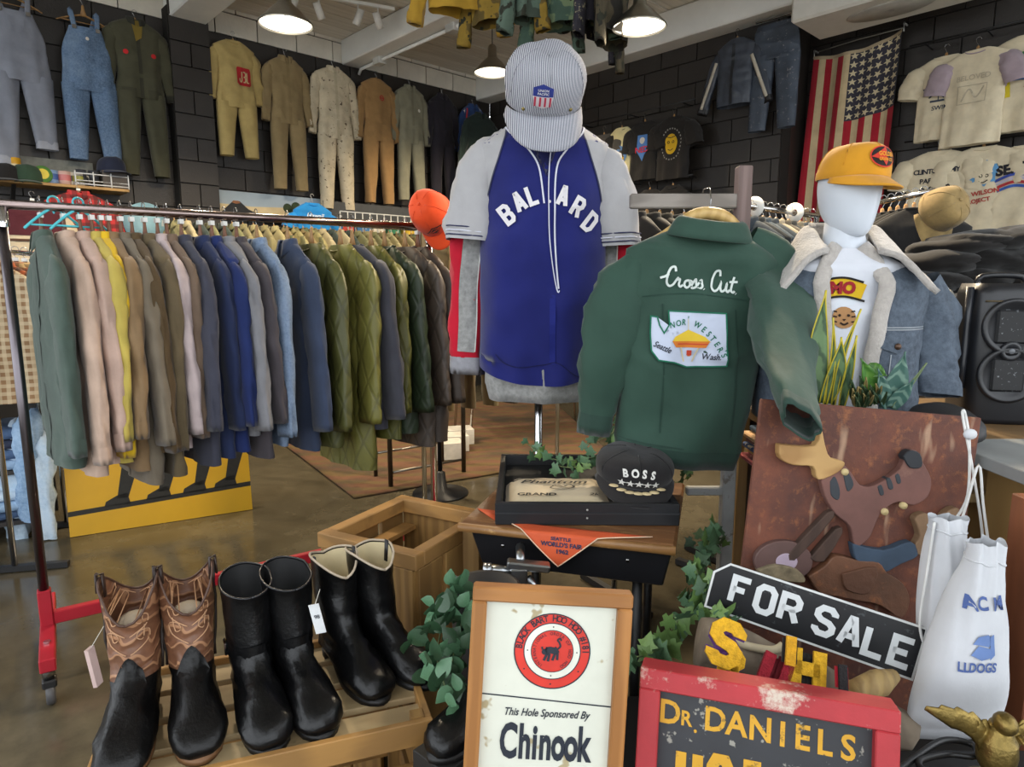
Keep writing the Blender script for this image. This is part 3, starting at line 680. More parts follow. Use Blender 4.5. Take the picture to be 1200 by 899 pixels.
# ------------------------------------------------------------------ main rolling rack with work shirts
RA, RB, RZ = Vector((-1.82, 2.42, 0)), Vector((-.413, 3.38, 0)), 1.775
rd = (RB - RA).normalized(); rperp = Vector((rd.y, -rd.x, 0)); rlen = (RB - RA).length; rang = math.atan2(rd.y, rd.x)
RED = M('#a81d2c', .35, var=.08); DKST = M('#5d5658', .3, .9, var=.1); BLKM = M('#1b1b1c', .45, var=.1)
rk = thing('rolling_rack', 'rolling garment rack with red wheeled base and steel rail', 'garment rack', RA, (0, 0, rang))
MB().tube([(-.02, 0, RZ), (rlen + .02, 0, RZ)], .017, 14).build('rail', M('#8a7a76', .22, 1., var=.12, scale=14), rk)
for x in (0, rlen):
    MB().tube([(x, 0, .3), (x, 0, RZ - .02)], .017, 14).build('upright', M('#6a6468', .3, 1., var=.1) if x == 0 else CHROME, rk)
    MB().lathe([(.022, -.02), (.022, .05), (.017, .05)], 14, mat=T(x, 0, RZ - .06)).build('collar_joint', CHROME, rk)
    ft = MB(); ft.box((x, 0, .24), (.045, .045, .16)); ft.box((x, 0, .155), (.05, .62, .05)).build('foot', RED, rk, sm=False, bevel=.004)
    for y in (-.29, .29):
        b = MB(); b.lathe([(.02, .13), (.02, .1), (.012, .1), (.012, .08)], 10, mat=T(x, y, 0)); bo = b.build('caster_stem', STEEL, rk)
        MB().box((x, y, .085), (.045, .05, .03)).build('caster_fork', BLKM, bo, sm=False, bevel=.005)
        MB().lathe([(.012, -.014), (.036, -.014), (.04, -.008), (.04, .008), (.036, .014), (.012, .014)], 18, (True, True), mat=T(x, y, .041) @ rotm('Y', R(90))).build('caster_wheel', M('#4b4a4b', .5), bo)
        MB().lathe([(.0, .006), (.012, .006), (.012, 0)], 6, mat=T(x, y * .6, .181)).build('bolt', CHROME, rk, sm=False)
MB().box((rlen / 2, 0, .2), (rlen - .04, .035, .05)).build('base_bar', RED, rk, sm=False, bevel=.004)
def onrail(px, a, d, z):
    # parameter along a + d*t whose image column is px
    k = (px - 600) / FPX; t = (k * (a.y * math.cos(TILT) - (z - CAMZ) * math.sin(TILT)) - a.x) / (d.x - k * d.y * math.cos(TILT)); return a + d * t
OLQ = dict(rough=.55, bump=.5, kind='quilt', spec=.5, sheen=0., var=.15)
rackg = [  # px on rail, colour, length, hanger, label, options
 (46, cloth('#44524a', bscale=30, scale=20), .80, 'brown', 'dark sage green wool shirt at the near end of the rolling rack', {}),
 (73, cloth('#b79d8b'), .84, 'brown', 'pale pink-beige work shirt in front of another pink-beige one', {}),
 (92, cloth('#b3988a'), .80, 'brown', 'pink-beige work shirt next to the pale yellow shirt', {}),
 (106, cloth('#b3a04e'), .80, 'brown', 'pale straw yellow work shirt on the rolling rack', {}),
 (117, cloth('#d2ac22'), .74, 'brown', 'bright yellow shirt on the rolling rack', {}),
 (126, cloth('#7f674a'), .84, 'brown', 'tan brown work shirt beside the bright yellow shirt', {}),
 (140, cloth('#6d6354'), .90, 'brown', 'grey taupe long work shirt on the rolling rack', {}),
 (153, cloth('#50402a'), .78, 'brown', 'chocolate brown shirt on the rolling rack', {}),
 (168, cloth('#5f523c'), .88, 'brown', 'olive brown corduroy-collared work shirt on the rolling rack', {}),
 (183, cloth('#b3a3a2'), .78, 'brown', 'pale lilac grey buttoned shirt on the rolling rack', {'buttons': True}),
 (194, cloth('#6d5b4c'), .74, 'brown', 'mid brown shirt behind the lilac grey shirt', {}),
 (211, cloth('#3c3d49'), .86, 'brown', 'slate grey shirt with broad collar on the rolling rack', {}),
 (233, cloth('#222c4c'), .84, 'brown', 'navy chore shirt between slate grey and royal navy shirts', {'buttons': True}),
 (247, cloth('#1c2a5a'), .82, 'brown', 'deep royal navy shirt on the rolling rack', {}),
 (262, cloth('#77777b'), .76, 'brown', 'mid grey shirt with a folded sleeve on the rolling rack', {}),
 (276, cloth('#433e42'), .86, 'brown', 'charcoal grey shirt on the rolling rack', {}),
 (300, M('#61738c', .85, kind='denim', h2='#8597ae', bscale=80, bump=.3), .82, 'wood', 'faded light blue chambray shirt on the rolling rack', {}),
 (336, cloth('#353f55'), .86, 'wood', 'dusty blue-navy work jacket with corduroy collar on the rolling rack', {}),
 (364, M('#4c4d24', **OLQ), .86, 'wood', 'dark olive satin liner jacket with quilted front', {}),
 (398, M('#6b682f', **OLQ), .98, 'wood', 'light olive quilted liner jacket, longest on the rolling rack', {}),
 (412, cloth('#3d3e46'), .8, 'wood', 'blue-grey jacket between two olive liners', {}),
 (434, M('#55551f', **OLQ), .86, 'wood', 'olive quilted liner jacket beside the dark green liner', {}),
 (450, M('#26331f', **OLQ), .84, 'wood', 'bottle green quilted liner jacket on the rolling rack', {}),
 (474, M('#4b4138', **OLQ), .92, 'wood', 'brown quilted liner jacket near the far end of the rolling rack', {}),
 (489, M('#3b3129', rough=.6, var=.1), .9, 'brown', 'dark brown jacket at the far end of the rolling rack', {}),
]
gang = math.atan2(rperp.y, rperp.x)
for i, (px, m, L_, hs, lab, kw) in enumerate(rackg):
    p = onrail(px, RA, rd, RZ); p.z = RZ
    yaw = gang + R(8 + random.uniform(-3, 3)); q = i >= 18
    hanger(p + Vector((0, 0, .02)), yaw, ('dark' if hs == 'brown' else 'light') + ' wooden hanger holding the ' + re.split(' on the| at the| in front| next| beside| behind| between| near|,', lab)[0], 'hangers on the rolling rack', hs, .19)
    c = Cut(W=.215 + random.uniform(-.01, .015), L=L_ * 1.05, D=.032 if not q else .046, seed=30 + i, fold=.004, wrk=.9, neck=.07, hem=1.06)
    garment('work_shirt' if not q else 'liner_jacket', lab, 'shirt' if i < 17 else 'jacket', p + Vector((0, 0, -.105)), (0, 0, yaw), m, 'shirts and jackets on the rolling rack', c, sang=random.uniform(3, 10), slen=.58 + random.uniform(-.04, .05), sr=(.105, .072) if not q else (.108, .078), col='shirt' if not q else 'crew', placket=m, pocket=2 if i in (1, 3, 9, 12, 17) else None, buttons=kw.get('buttons', False), bend=random.uniform(-.02, .03), sflat=.36)
# ================================================================== right wall: rails, tees, leather, flag
def rail(px0, py0, px1, py1, off, label, wall=0.):
    a, b = rw(px0, py0, off), rw(px1, py1, off); z = (a.z + b.z) / 2; L_ = (b - a).dot(V)
    t = thing('wall_rail', label, 'rail', (a.x, a.y, z), (0, 0, ANG_R))
    MB().tube([(0, 0, 0), (L_, 0, 0)], .008, 8).build('rod', BLKM, t)
    for k in range(3): MB().tube([(L_ * (.1 + .4 * k), 0, 0), (L_ * (.1 + .4 * k), off - wall, 0)], .006, 6).build('bracket', BLKM, t)
    return a, z
rail(668, 149, 815, 116, .22, 'thin black wall rail holding the four dark tees'); rail(730, 216, 812, 204, .22, 'thin black wall rail below the dark tees')
rail(1066, 56, 1260, 8, -.26, 'thin black wall rail holding the upper cream tees', -.5); rail(1060, 168, 1260, 138, -.26, 'thin black wall rail holding the lower cream tees', -.5)
def tee(px, top, bot, mat, label, off=.22, seed=0, rot=0, w=1., slvmat=None, group=None, style='wood', slv='short', k=None):
    p0, p1 = rw(px, top, off), rw(px, bot, off); H = p0.z - p1.z
    c = Cut(W=.31 * H * w, L=H, D=.035, neck=.085, sh=.06, seed=seed, fold=.009, chest=.9, hem=1.02)
    x0 = c.W - .04
    paths = [[(s * (x0 - .04), 0, -.09), (s * (x0 + .03), 0, -.14), (s * (x0 + .075), 0, -.24), (s * (x0 + .09), 0, -.31)] for s in (-1, 1)]
    g, bv, c = garment('t_shirt', label, 't-shirt', p0, (0, 0, ANG_R + R(rot)), mat, group, c, slv=slv, sr=(.1, .095), col='crew', cuff=False, slvmat=slvmat, sleeve_paths=paths, colmat=slvmat)
    hanger(p0 + Vector((0, 0, .08)), ANG_R, 'wooden hanger of the ' + label.split(' on the')[0].split(' beside')[0], 'hangers on the right wall rails', style, .17)
    return g, bv, c
BT = cloth('#1c1a19'); GD = 'dark tees on the black wall rail'
g, bv, c = tee(708, 158, 228, cloth('#45423f'), 'charcoal tee at the corner end of the black wall rail', seed=81, group=GD)
g, bv, c = tee(729, 150, 212, cloth('#c9bf92'), 'cream yellow raglan tee with black sleeves on the black wall rail', seed=82, w=.85, slvmat=BT, group=GD)
Flat().ring((0, -.3), 0, .1, 20).build('print_patch', cloth('#5c7fae'), g, surf=bv, off=.006); Flat().ring((.01, -.34), 0, .055, 16).build('print', cloth('#d3a52a'), g, surf=bv, off=.009)
g, bv, c = tee(756, 143, 211, BT, 'black tee with a blue and red shield print on the wall rail', seed=83, group=GD)
Flat().poly([(-.06, -.14), (.06, -.14), (.075, -.3), (0, -.42), (-.075, -.3)]).build('shield_print', cloth('#4a78b8'), g, surf=bv, off=.006, dens=.04)
Flat().ring((0, -.2), 0, .035, 12).build('print', cloth('#c8c8c4'), g, surf=bv, off=.009); Flat().text('NED', (0, -.3), .06, .03).build('lettering', cloth('#c03040'), g, surf=bv, off=.011)
g, bv, c = tee(790, 137, 210, cloth('#201d1b'), 'black tee with a yellow face in a ring of lettering', seed=84, w=1.08, group=GD)
Flat().poly([(.075 * math.cos(a), -.28 + .105 * math.sin(a)) for a in [2 * PI * k / 24 for k in range(24)]]).build('yellow_print', cloth('#c9a21f'), g, surf=bv, off=.006)
f = Flat()
for s in (-1, 1): f.ring((s * .028, -.26), .008, .015, 12)
f.curve([(-.035, -.33), (0, -.345), (.035, -.33)], .008).curve([(-.06, -.2), (0, -.215), (.06, -.2)], .008); f.build('face_lines', BT, g, surf=bv, off=.008)
f = Flat()
for k in range(26):
    a = 2 * PI * k / 26; f.poly([(.115 * math.cos(a + d) * q, -.28 + .15 * math.sin(a + d) * q) for d, q in ((-.06, 1), (.06, 1), (.06, 1.1), (-.06, 1.1))])
f.build('ring_lettering', cloth('#8d8a84'), g, surf=bv, off=.006)
for px, py in ((762, 218), (789, 213)):
    p = rw(px, py - 4, .22); hanger(p, ANG_R, 'wooden hanger on the lower black rail, its dark shirt hanging below', 'hangers on the lower black rail', 'wood', .17)
    c = Cut(W=.2, L=.6, D=.035, seed=px); garment('t_shirt', 'plain black tee hanging from the lower black rail', 't-shirt', p + Vector((0, 0, -.075)), (0, 0, ANG_R), BT, 'plain black tees on the lower rail', c, sang=20, slen=.2, sr=(.1, .09), col='crew', cuff=False)
# cream tees on the recessed wall
CT = cloth('#cfc2a6'); GC = 'cream tees on the right wall rails'; OF = -.26
g, bv, c = tee(1109, 66, 163, CT, 'cream tee with blue harbour print, its sleeve under the lilac raglan', OF, 91, group=GC)
f = Flat().text('MADISON', (0, -.22), .045, .03, arc=.2); f.curve([(-.09, -.33), (-.03, -.29), (.03, -.34), (.09, -.29)], .012).line([(-.08, -.36), (.08, -.36)], .016).line([(-.02, -.27), (-.02, -.36)], .008); f.text('SWIM', (0, -.42), .035, .02); f.build('print', cloth('#39414f'), g, surf=bv, off=.006)['kind'] = 'stuff'
g, bv, c = tee(1146, 58, 169, cloth('#d3c6aa'), 'cream raglan tee with lilac sleeves and faded print', OF + .06, 92, w=1.02, slvmat=cloth('#a2929a'), group=GC, rot=-4)
f = Flat().text('BELOVED', (0, -.22), .04, .02).line([(-.1, -.28), (.1, -.28), (.1, -.42), (-.1, -.42)], .006, True).curve([(-.07, -.4), (-.02, -.31), (.03, -.38), (.08, -.3)], .012); f.build('faded_print', cloth('#b5aa95'), g, surf=bv, off=.006)
g, bv, c = tee(1208, 40, 152, CT, 'cream tee with a green and blue tropical print', OF, 93, w=1.1, group=GC)
for col_, pts in (('#3f7a4e', [(-.13, -.16), (.0, -.12), (.08, -.2), (.02, -.3), (-.1, -.28)]), ('#4a74b0', [(-.1, -.24), (.06, -.2), (.05, -.34), (-.09, -.34)]), ('#c9b52c', [(-.18, -.3), (-.1, -.28), (-.08, -.46), (-.17, -.47)]), ('#a85a3a', [(.03, -.3), (.12, -.28), (.1, -.42), (.0, -.4)])):
    Flat().poly(pts).build('print', cloth(col_), g, surf=bv, off=.006 + .002 * (col_ != '#3f7a4e'), dens=.04)
Flat().curve([(-.155, -.33), (-.13, -.36), (-.14, -.41), (-.12, -.44)], .02).build('print', BT, g, surf=bv, off=.011)
g, bv, c = tee(1101, 177, 292, CT, 'cream tee with black comic lettering print', OF, 94, w=.98, group=GC)
f = Flat().text('CLINTON & MY', (.0, -.17), .04, .05, space=.85).text('PAPERS', (-.03, -.25), .04, .04)
rr = random.Random(5)
for k in range(14): x, z = rr.uniform(-.12, .12), rr.uniform(-.52, -.3); f.curve([(x, z), (x + .03, z + .02), (x + .045, z - .02), (x + .02, z - .035)], .012)
f.build('print', cloth('#2e3038'), g, surf=bv, off=.006)['kind'] = 'stuff'
g, bv, c = tee(1153, 172, 292, CT, 'cream tee with a blue-haired comic face print beside the lettered tee', OF, 95, w=.98, group=GC)
Flat().poly([(.02 + (.09 if k % 2 else .12) * math.cos(PI * k / 9), -.22 + (.08 if k % 2 else .11) * math.sin(PI * k / 9)) for k in range(18)]).build('print', cloth('#5f93bd'), g, surf=bv, off=.006, dens=.04)
Flat().ring((.03, -.25), 0, .06, 18).build('print', cloth('#cfc2a6'), g, surf=bv, off=.009)
for x in (.01, .05): Flat().ring((x, -.24), .008, .014, 10).build('print_eye', BT, g, surf=bv, off=.012)
Flat().curve([(.0, -.28), (.03, -.295), (.06, -.275)], .008).build('print_mouth', BT, g, surf=bv, off=.012)
Flat().text('BILL WILSON', (.0, -.38), .035, .05, rot=R(8)).text('PROJECT', (.0, -.44), .032, .05, rot=R(8)).build('print_lettering', cloth('#a8413c'), g, surf=bv, off=.008)
g, bv, c = tee(1204, 170, 290, CT, 'cream tee reading SEATTLE over red and blue swooshes', OF, 96, w=1.08, group=GC)
Flat().text('SEATTLE', (.02, -.17), .075, .07, rot=R(6)).build('print_lettering', cloth('#26252a'), g, surf=bv, off=.007)
for k, h in enumerate(('#3d4f9e', '#b9b2c0', '#a8323a', '#3a5aa5')):
    z = -.25 - .03 * k; Flat().curve([(-.2, z - .02), (-.05, z + .03), (.1, z), (.22, z + .02)], .022).build('stripe_print', cloth(h), g, surf=bv, off=.007)
# black leather jacket and worn leather trousers
LEA = M('#3b414c', .42, var=.25, scale=14, bump=.5, bscale=20)
p = rw(864, 46, .15); c = Cut(W=.2, L=.62, D=.06, seed=101, neck=.07, fold=.006, sh=.07, hem=.95)
g, bv, c = garment('leather_jacket', 'black leather racing jacket with white sleeve stripes on the right wall', 'jacket', p, (0, 0, ANG_R), LEA, None, c, sang=20, slen=.5, sr=(.075, .05), col='crew', cuffmat=M('#16161a', .5), placket=M('#1d2026', .4))
for ch in [o for o in g.children if o.name.startswith('sleeve')]:
    s = 1 if ch.data.vertices[-1].co.x > 0 else -1; mb = MB(); a = R(20); x0 = c.W - .045
    pts = [(s * (x0 + .03 + math.sin(a) * .5 * q), -.052 + .016 * q, -c.sh - .12 - math.cos(a) * .46 * q) for q in (0, .3, .6, .95)]
    mb.tube(crv(pts, 4), .018, 6, flat=.3, ref=Vector((0, 1, 0))).build('white_stripe', M('#b8b0a0', .5), ch)
hanger(p + Vector((0, 0, .08)), ANG_R, 'wooden hanger of the black leather racing jacket', None, 'wood', .16)
p = rw(911, 28, .12)
g, bv, c = trousers('leather_trousers', 'worn grey-blue painted trousers pinned to the right wall', p, (0, 0, ANG_R + R(3)), M('#3a4350', .6, kind='speck', h2='#707075', bscale=26, var=.25, bump=.3), None, W=.21, rise=.32, leg=(p.z - rw(900, 155, .12).z) - .34, seed=111, flare=.7)
MB().box((0, -.02, .05), (.4, .02, .012)).build('clip_bar', STEEL, g, sm=False)
# flag
FO = -.5 + .12
tl, tr_, bl = rw(953, 68, FO), rw(1058, 36, FO), rw(941, 262, FO); fw = (tr_ - tl).dot(V); fh = tl.z - bl.z; fdz = tr_.z - tl.z
fg = thing('flag', 'old stars and stripes flag hung vertically on the black right wall', 'flag', tl, (0, 0, ANG_R))
def fmap(v, e=0.):
    u = v.x / fw; q = -v.z / fh
    x = v.x - .07 * q * (1 - .4 * u) - .05 * math.sin(PI * u) * q * 0; z = v.z + fdz * max(0, u) ** 2.2 - .05 * math.sin(PI * u) * (1 - q)
    y = v.y - .03 * math.sin(u * 19 + 1.5 * q) * (.5 + .5 * q) - .02 * math.sin(u * 9 + 4) - e
    return Vector((x, y, z))
FR, FWc, FB = cloth('#9d1f2c', rough=.9), cloth('#bda884', rough=.9), cloth('#38363f', rough=.9)
for k in range(13):
    f = Flat(); x0, x1 = fw * k / 13, fw * (k + 1) / 13; z0 = -fh * .40 if k >= 6 else 0
    n = 18
    for i in range(n): f.poly([(x0, z0 + (-fh - z0) * i / n), (x1, z0 + (-fh - z0) * i / n), (x1, z0 + (-fh - z0) * (i + 1) / n), (x0, z0 + (-fh - z0) * (i + 1) / n)])
    f.build('red_stripe' if k % 2 == 0 else 'white_stripe', FR if k % 2 == 0 else FWc, fg, curve=fmap, dens=.05)
f = Flat(); cx0 = fw * 6 / 13; ch_ = fh * .4
for i in range(12): f.poly([(cx0, -ch_ * i / 12), (fw, -ch_ * i / 12), (fw, -ch_ * (i + 1) / 12), (cx0, -ch_ * (i + 1) / 12)])
f.build('canton', FB, fg, curve=fmap, dens=.05)
for r_ in range(8):
    for q in range(6):
        f = Flat().star((cx0 + (fw - cx0) * (q + .5) / 6, -ch_ * (r_ + .5) / 8), .036, .2 * q)
        f.build('star', cloth('#c3b594'), fg, curve=lambda v: fmap(v, .006), dens=.05)
Flat().line([(0, .0), (fw * .5, 0), (fw, 0)], .03).build('heading', cloth('#a8977a'), fg, curve=lambda v: fmap(v, .004), dens=.04)
MB().tube([(0, .02, .05), (fw * .5, .02, .05 + fdz * .5), (fw, .02, fdz + .03)], .005, 6).build('cord', M('#7a756c', .6), fg)
for x, z in ((0, .04), (fw, fdz + .04)): MB().tube([(x, .1, z + .03), (x, .02, z + .03), (x, .02, z - .04)], .009, 8).build('hook', M('#c9c7c2', .4), fg)
# ================================================================== jersey on a stand
def hsc(y): return y / FPX
JY = 2.38; jp = aty(637, 140, JY); k_ = JY / FPX / math.cos(TILT) * 1.0
def jl(px, py): q = aty(px, py, JY); return (q.x - jp.x, q.z - jp.z)     # pixel to garment-local (x, z)
st = thing('torso_stand', 'chrome garment stand carrying the blue jersey and grey sweater', 'stand', (aty(631, 480, JY).x, JY, 0))
MB().lathe([(0, .0), (.17, .0), (.175, .008), (.17, .016), (.03, .03), (.015, .05)], 28).build('base', STEEL, st)
MB().tube([(0, 0, .03), (0, 0, 1.45)], .0145, 14).build('pole', CHROME, st)
tf = MB(); tf.loft([ringpts(w, d, z, 28, 1) for z, w, d in ((1.3, .13, .08), (1.5, .145, .095), (1.78, .165, .1), (1.93, .17, .085), (1.98, .12, .065), (2.01, .06, .055), (2.11, .05, .05))], (True, True)); tf.build('torso_form', M('#b9b5ad', .7), st)
GREYK = M('#8d8d8b', .95, var=.25, scale=60, bump=.3, bscale=90, sheen=.3); REDK = cloth('#b5122b')
jr = (0, 0, 0)
c = Cut(W=.195 * 1.1, L=.9, D=.115, neck=.075, sh=.09, seed=201, fold=.008, chest=.98, hem=.98)
sp = [[(*[v for v in (jl(570, 200)[0],)], .03, jl(570, 200)[1]), (jl(552, 270)[0], .03, jl(552, 270)[1]), (jl(547, 360)[0], .02, jl(547, 360)[1]), (jl(545, 416)[0], .02, jl(545, 416)[1])],
      [(jl(705, 200)[0], .03, jl(705, 200)[1]), (jl(722, 270)[0], .03, jl(722, 270)[1]), (jl(728, 350)[0], .05, jl(728, 350)[1]), (jl(727, 420)[0], .05, jl(727, 420)[1])]]
sw, sbv, c = garment('sweatshirt', 'grey marl sweatshirt with red sleeve panels under the blue jersey', 'sweatshirt', jp + Vector((0, 0, -.012)), jr, GREYK, None, c, slvmat=REDK, sr=(.082, .057), col='crew', sleeve_paths=sp, cuffmat=M('#8f8f95', .95, var=.15, scale=40, bump=.3), hemband=GREYK)
for i, ch in enumerate([o for o in sw.children if o.name.startswith('sleeve')]):
    b = BVHTree.FromPolygons([v.co for v in ch.data.vertices], [list(p.vertices) for p in ch.data.polygons])
    pts = [(jl(x, y)[0], jl(x, y)[1] + .012) for x, y in (((556, 262), (549, 330), (548, 380), (546, 412)) if i == 0 else ((712, 262), (712, 340), (712, 400)))]
    Flat().curve(pts, .062).build('grey_panel', GREYK, ch, surf=b, off=.007, dens=.02)
    Flat().curve([(p[0] + .033, p[1]) for p in pts], .004).build('piping', cloth('#d2d0ca'), ch, surf=b, off=.009, dens=.03)
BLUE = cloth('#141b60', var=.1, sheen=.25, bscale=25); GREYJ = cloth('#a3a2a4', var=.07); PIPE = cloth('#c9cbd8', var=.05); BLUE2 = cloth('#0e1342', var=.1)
c = Cut(W=.2 * 1.1, L=.82 * 1.1, D=.135, neck=.08, sh=.09, seed=203, fold=.012, freq=24, wrk=1.5, chest=1.0, hem=1.02)
je = thing('baseball_jersey', 'royal blue baseball jersey with grey raglan sleeves reading BALLARD', 'jersey', jp, jr)
body = c.body(n=60, rings=30)
for v in body.v:          # curved shirt tails
    if v.z < -.84: v.z += .05 * (abs(v.x) / .22) ** 2 * (1 if v.y < 0 else .2)
bo = body.build('body', BLUE, je); jb = body.bvh()
for s in (-1, 1):
    P2 = [(596, 148), (566, 182), (551, 240), (550, 283)] if s < 0 else [(680, 152), (708, 186), (720, 245), (719, 290)]
    sl = sleeve([(jl(*P2[0])[0], .0, jl(*P2[0])[1] - .03), (jl(*P2[1])[0] - s * .02, -.0, jl(*P2[1])[1] - .03), (jl(*P2[2])[0] - s * .01, -.015, jl(*P2[2])[1]), (jl(*P2[3])[0], -.02, jl(*P2[3])[1])], .094, .09, 7 + s, n=26, flat=.85, wr=.008, steps=7, start=.3)
    so = sl.build('sleeve', GREYJ, je)
    for q in (5, 3, 1):
        ring = sl.rings[-1 - 0]; cen = sl.path[-1]; d = (sl.path[-1] - sl.path[-3]).normalized()
        lp = [cen + (p - cen) * 1.025 - d * (.006 + .007 * q) for p in ring]
        MB().tube(lp + [lp[0]], .0022, 5).build('trim_stripe', M('#23284a', .8) if q != 3 else PIPE, so)
    ra = [(587, 143), (594, 157), (585, 190), (575, 222), (566, 262), (564, 290)] if s < 0 else [(683, 148), (681, 165), (690, 195), (698, 222), (705, 262), (709, 295)]
    out = [(548, 300), (540, 230), (560, 170), (582, 140)] if s < 0 else [(730, 300), (735, 230), (712, 170), (688, 143)]
    poly = [(jl(*p)) for p in ra + out]; f = Flat()
    a = [Vector(jl(*p)) for p in ra]; bpts = [Vector(jl(*p)) for p in out][::-1]
    n = 12
    def samp(L_, u): i = min(int(u * (len(L_) - 1)), len(L_) - 2); return L_[i].lerp(L_[i + 1], u * (len(L_) - 1) - i)
    for i in range(n): f.poly([samp(a, i / n), samp(bpts, i / n), samp(bpts, (i + 1) / n), samp(a, (i + 1) / n)])
    f.build('raglan_panel', GREYJ, je, surf=jb, off=.003, dens=.02)
    Flat().curve([jl(*p) for p in ra], .004).build('seam', M('#3b3d55', .8), je, surf=jb, off=.005, dens=.02)
f = Flat()
f.curve([jl(*p) for p in ((590, 139), (594, 157), (607, 173), (620, 187), (630, 207), (635, 245))], .0055)
f.curve([jl(*p) for p in ((684, 150), (678, 165), (660, 185), (650, 202), (647, 232), (647, 290), (651, 338))], .0055)
f.curve([jl(*p) for p in ((668, 148), (655, 166), (645, 180), (641, 202), (640, 250), (642, 295), (649, 338), (652, 340))], .0035)
f.build('piping', PIPE, je, surf=jb, off=.006, dens=.015)
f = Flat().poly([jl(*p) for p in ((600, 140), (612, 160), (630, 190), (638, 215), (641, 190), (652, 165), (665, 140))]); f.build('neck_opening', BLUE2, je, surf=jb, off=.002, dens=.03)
f = Flat().curve([jl(*p) for p in ((614, 158), (622, 168), (630, 175))], .003); f.build('inner_seam', PIPE, je, surf=jb, off=.004)
LET = cloth('#d3d0d3', var=.04)
for ch, px, py, ro in (('B', 594, 256, 36), ('A', 608, 243, 27), ('L', 622, 235, 19), ('L', 643, 231, 2), ('A', 656, 237, -14), ('R', 672, 249, -30), ('D', 687, 264, -38)):
    x0, z0 = jl(px, py); h = .073; w = .04; th = .0138; a = R(ro)
    fn = lambda x, z: (x0 + (x - w / 2) * math.cos(a) - (z - h / 2) * math.sin(a), z0 + (x - w / 2) * math.sin(a) + (z - h / 2) * math.cos(a))
    f = Flat().block(ch, 0, 0, h, w=w, th=th, fn=fn)
    if (px, py) != (643, 231): f.build('letter', LET, je, surf=jb, off=.008, dens=.012)
    else: f.b.free()
Flat().curve([jl(*p) for p in ((582, 410), (592, 420), (610, 424), (635, 421), (650, 419), (672, 434), (690, 433))], .003).build('front_hem', BLUE2, je, surf=jb, off=.004)
strip(jb, (jl(644, 0)[0], jl(651, 0)[0]), jl(0, 345)[1], jl(0, 420)[1], 'placket', cloth('#18216f'), je)
for py in (243,): MB().ell((jl(641, 243)[0], jb.ray_cast(Vector((jl(641, 243)[0], -3, jl(0, 243)[1])), Vector((0, 1, 0)))[0].y - .006, jl(0, 243)[1]), (.005, .003, .005), 8, 5).build('button', LET, je)
# striped engineer cap on top
HK = M('#c9cad0', .85, kind='stripe', h2='#262b45', bscale=75, bump=.2, var=.08)
cp, cb = cap('engineer_cap', 'navy and white hickory-stripe engineer cap on top of the blue jersey', aty(637, 115, JY - .1), (R(42), 0, R(4)), HK, w=.124, l=.127, h=.165, brim=.115, droop=.05, curl=.05, puff=.12, button=False, seed=4)
f = Flat().poly([(-.05, .1), (-.02, .112), (.012, .1), (.012, .075), (-.05, .075)]); f.build('badge_top', cloth('#27337a'), cp, surf=cb, off=.003)
f = Flat().poly([(-.05, .075), (.012, .075), (.008, .045), (-.018, .036), (-.045, .045)]); f.build('badge', cloth('#c9c3c6'), cp, surf=cb, off=.003)
f = Flat()
for k in range(4): f.line([(-.043 + .0155 * k, .074), (-.043 + .0155 * k, .043)], .006)
f.build('badge_stripes', cloth('#b02a45'), cp, surf=cb, off=.0045)
Flat().text('UNION', (-.019, .094), .007, .03).text('PACIFIC', (-.019, .084), .007, .03).build('badge_lettering', cloth('#c9cad0'), cp, surf=cb, off=.0045, dens=.05)
f = Flat().poly([(-.062, .02), (.062, .02), (.062, .028), (-.062, .028)]); f.build('strap', HK, cp, surf=cb, off=.006)
for s in (-1, 1): MB().ell((s * .075, cb.ray_cast(Vector((s * .075, -3, .02)), Vector((0, 1, 0)))[0].y - .003, .02), (.006, .004, .006), 8, 5).build('stud', M('#8a7a4a', .4, .8), cp)

# ================================================================== weathered ladder frame with the green jacket
WGR = M('#8a7f76', .8, kind='wood', h2='#5f564e', bscale=10, dirs=(1, 1, .12), scale=10, bump=.3); WWH = M('#a9abab', .8, kind='worn', h2='#7c766c', bscale=18, bump=.3)
LY = 2.07; la, lb = aty(872, 195, LY), aty(742, 236, LY)
ld = thing('clothes_post', 'weathered grey wooden post with crossbar behind the green jacket', 'post', (la.x, LY, 0))
MB().box((0, 0, (la.z + 1.25) / 2), (.042, .045, la.z - 1.25)).build('rail', M('#7c6a66', .8, kind='wood', h2='#5d4e4a', bscale=10, dirs=(1, 1, .12), bump=.3), ld, sm=False, bevel=.004)
MB().box((0, 0, .625), (.04, .043, 1.25)).build('rail', WWH, ld, sm=False, bevel=.004)
xl = lb.x - la.x
MB().box((xl / 2, -.0, aty(800, 236, LY).z), (abs(xl) + .02, .03, .043)).build('rung', M('#8d867f', .8, kind='wood', h2='#5f5851', bscale=10, dirs=(.12, 1, 1), bump=.3), ld, sm=False, bevel=.004)
MB().box((-.075, 0, aty(830, 575, LY).z), (.12, .025, .028)).build('peg_rail', WWH, ld, sm=False, bevel=.004)
for q in (0, 90): MB().box((0, 0, .02), (.4, .05, .04), rotm('Z', R(q + 20))).build('foot', WWH, ld, sm=False, bevel=.004)
GY = 1.96; gp = aty(829, 270, GY)
def gl(px, py):
    q = aty(px, py, GY); x, z = q.x - gp.x, q.z - gp.z; a = R(6); return (x * math.cos(a) - z * math.sin(a), x * math.sin(a) + z * math.cos(a))
GRN = cloth('#2b453a', var=.1, rough=.75, bscale=30); GRN2 = cloth('#263d34', var=.1, rough=.75)
c = Cut(W=.226, L=.635, D=.075, neck=.085, sh=.075, seed=211, fold=.010, freq=22, wrk=1.7, chest=.93, hem=.9)
def g3(px, py, y): q = gl(px, py); return (q[0], y, q[1])
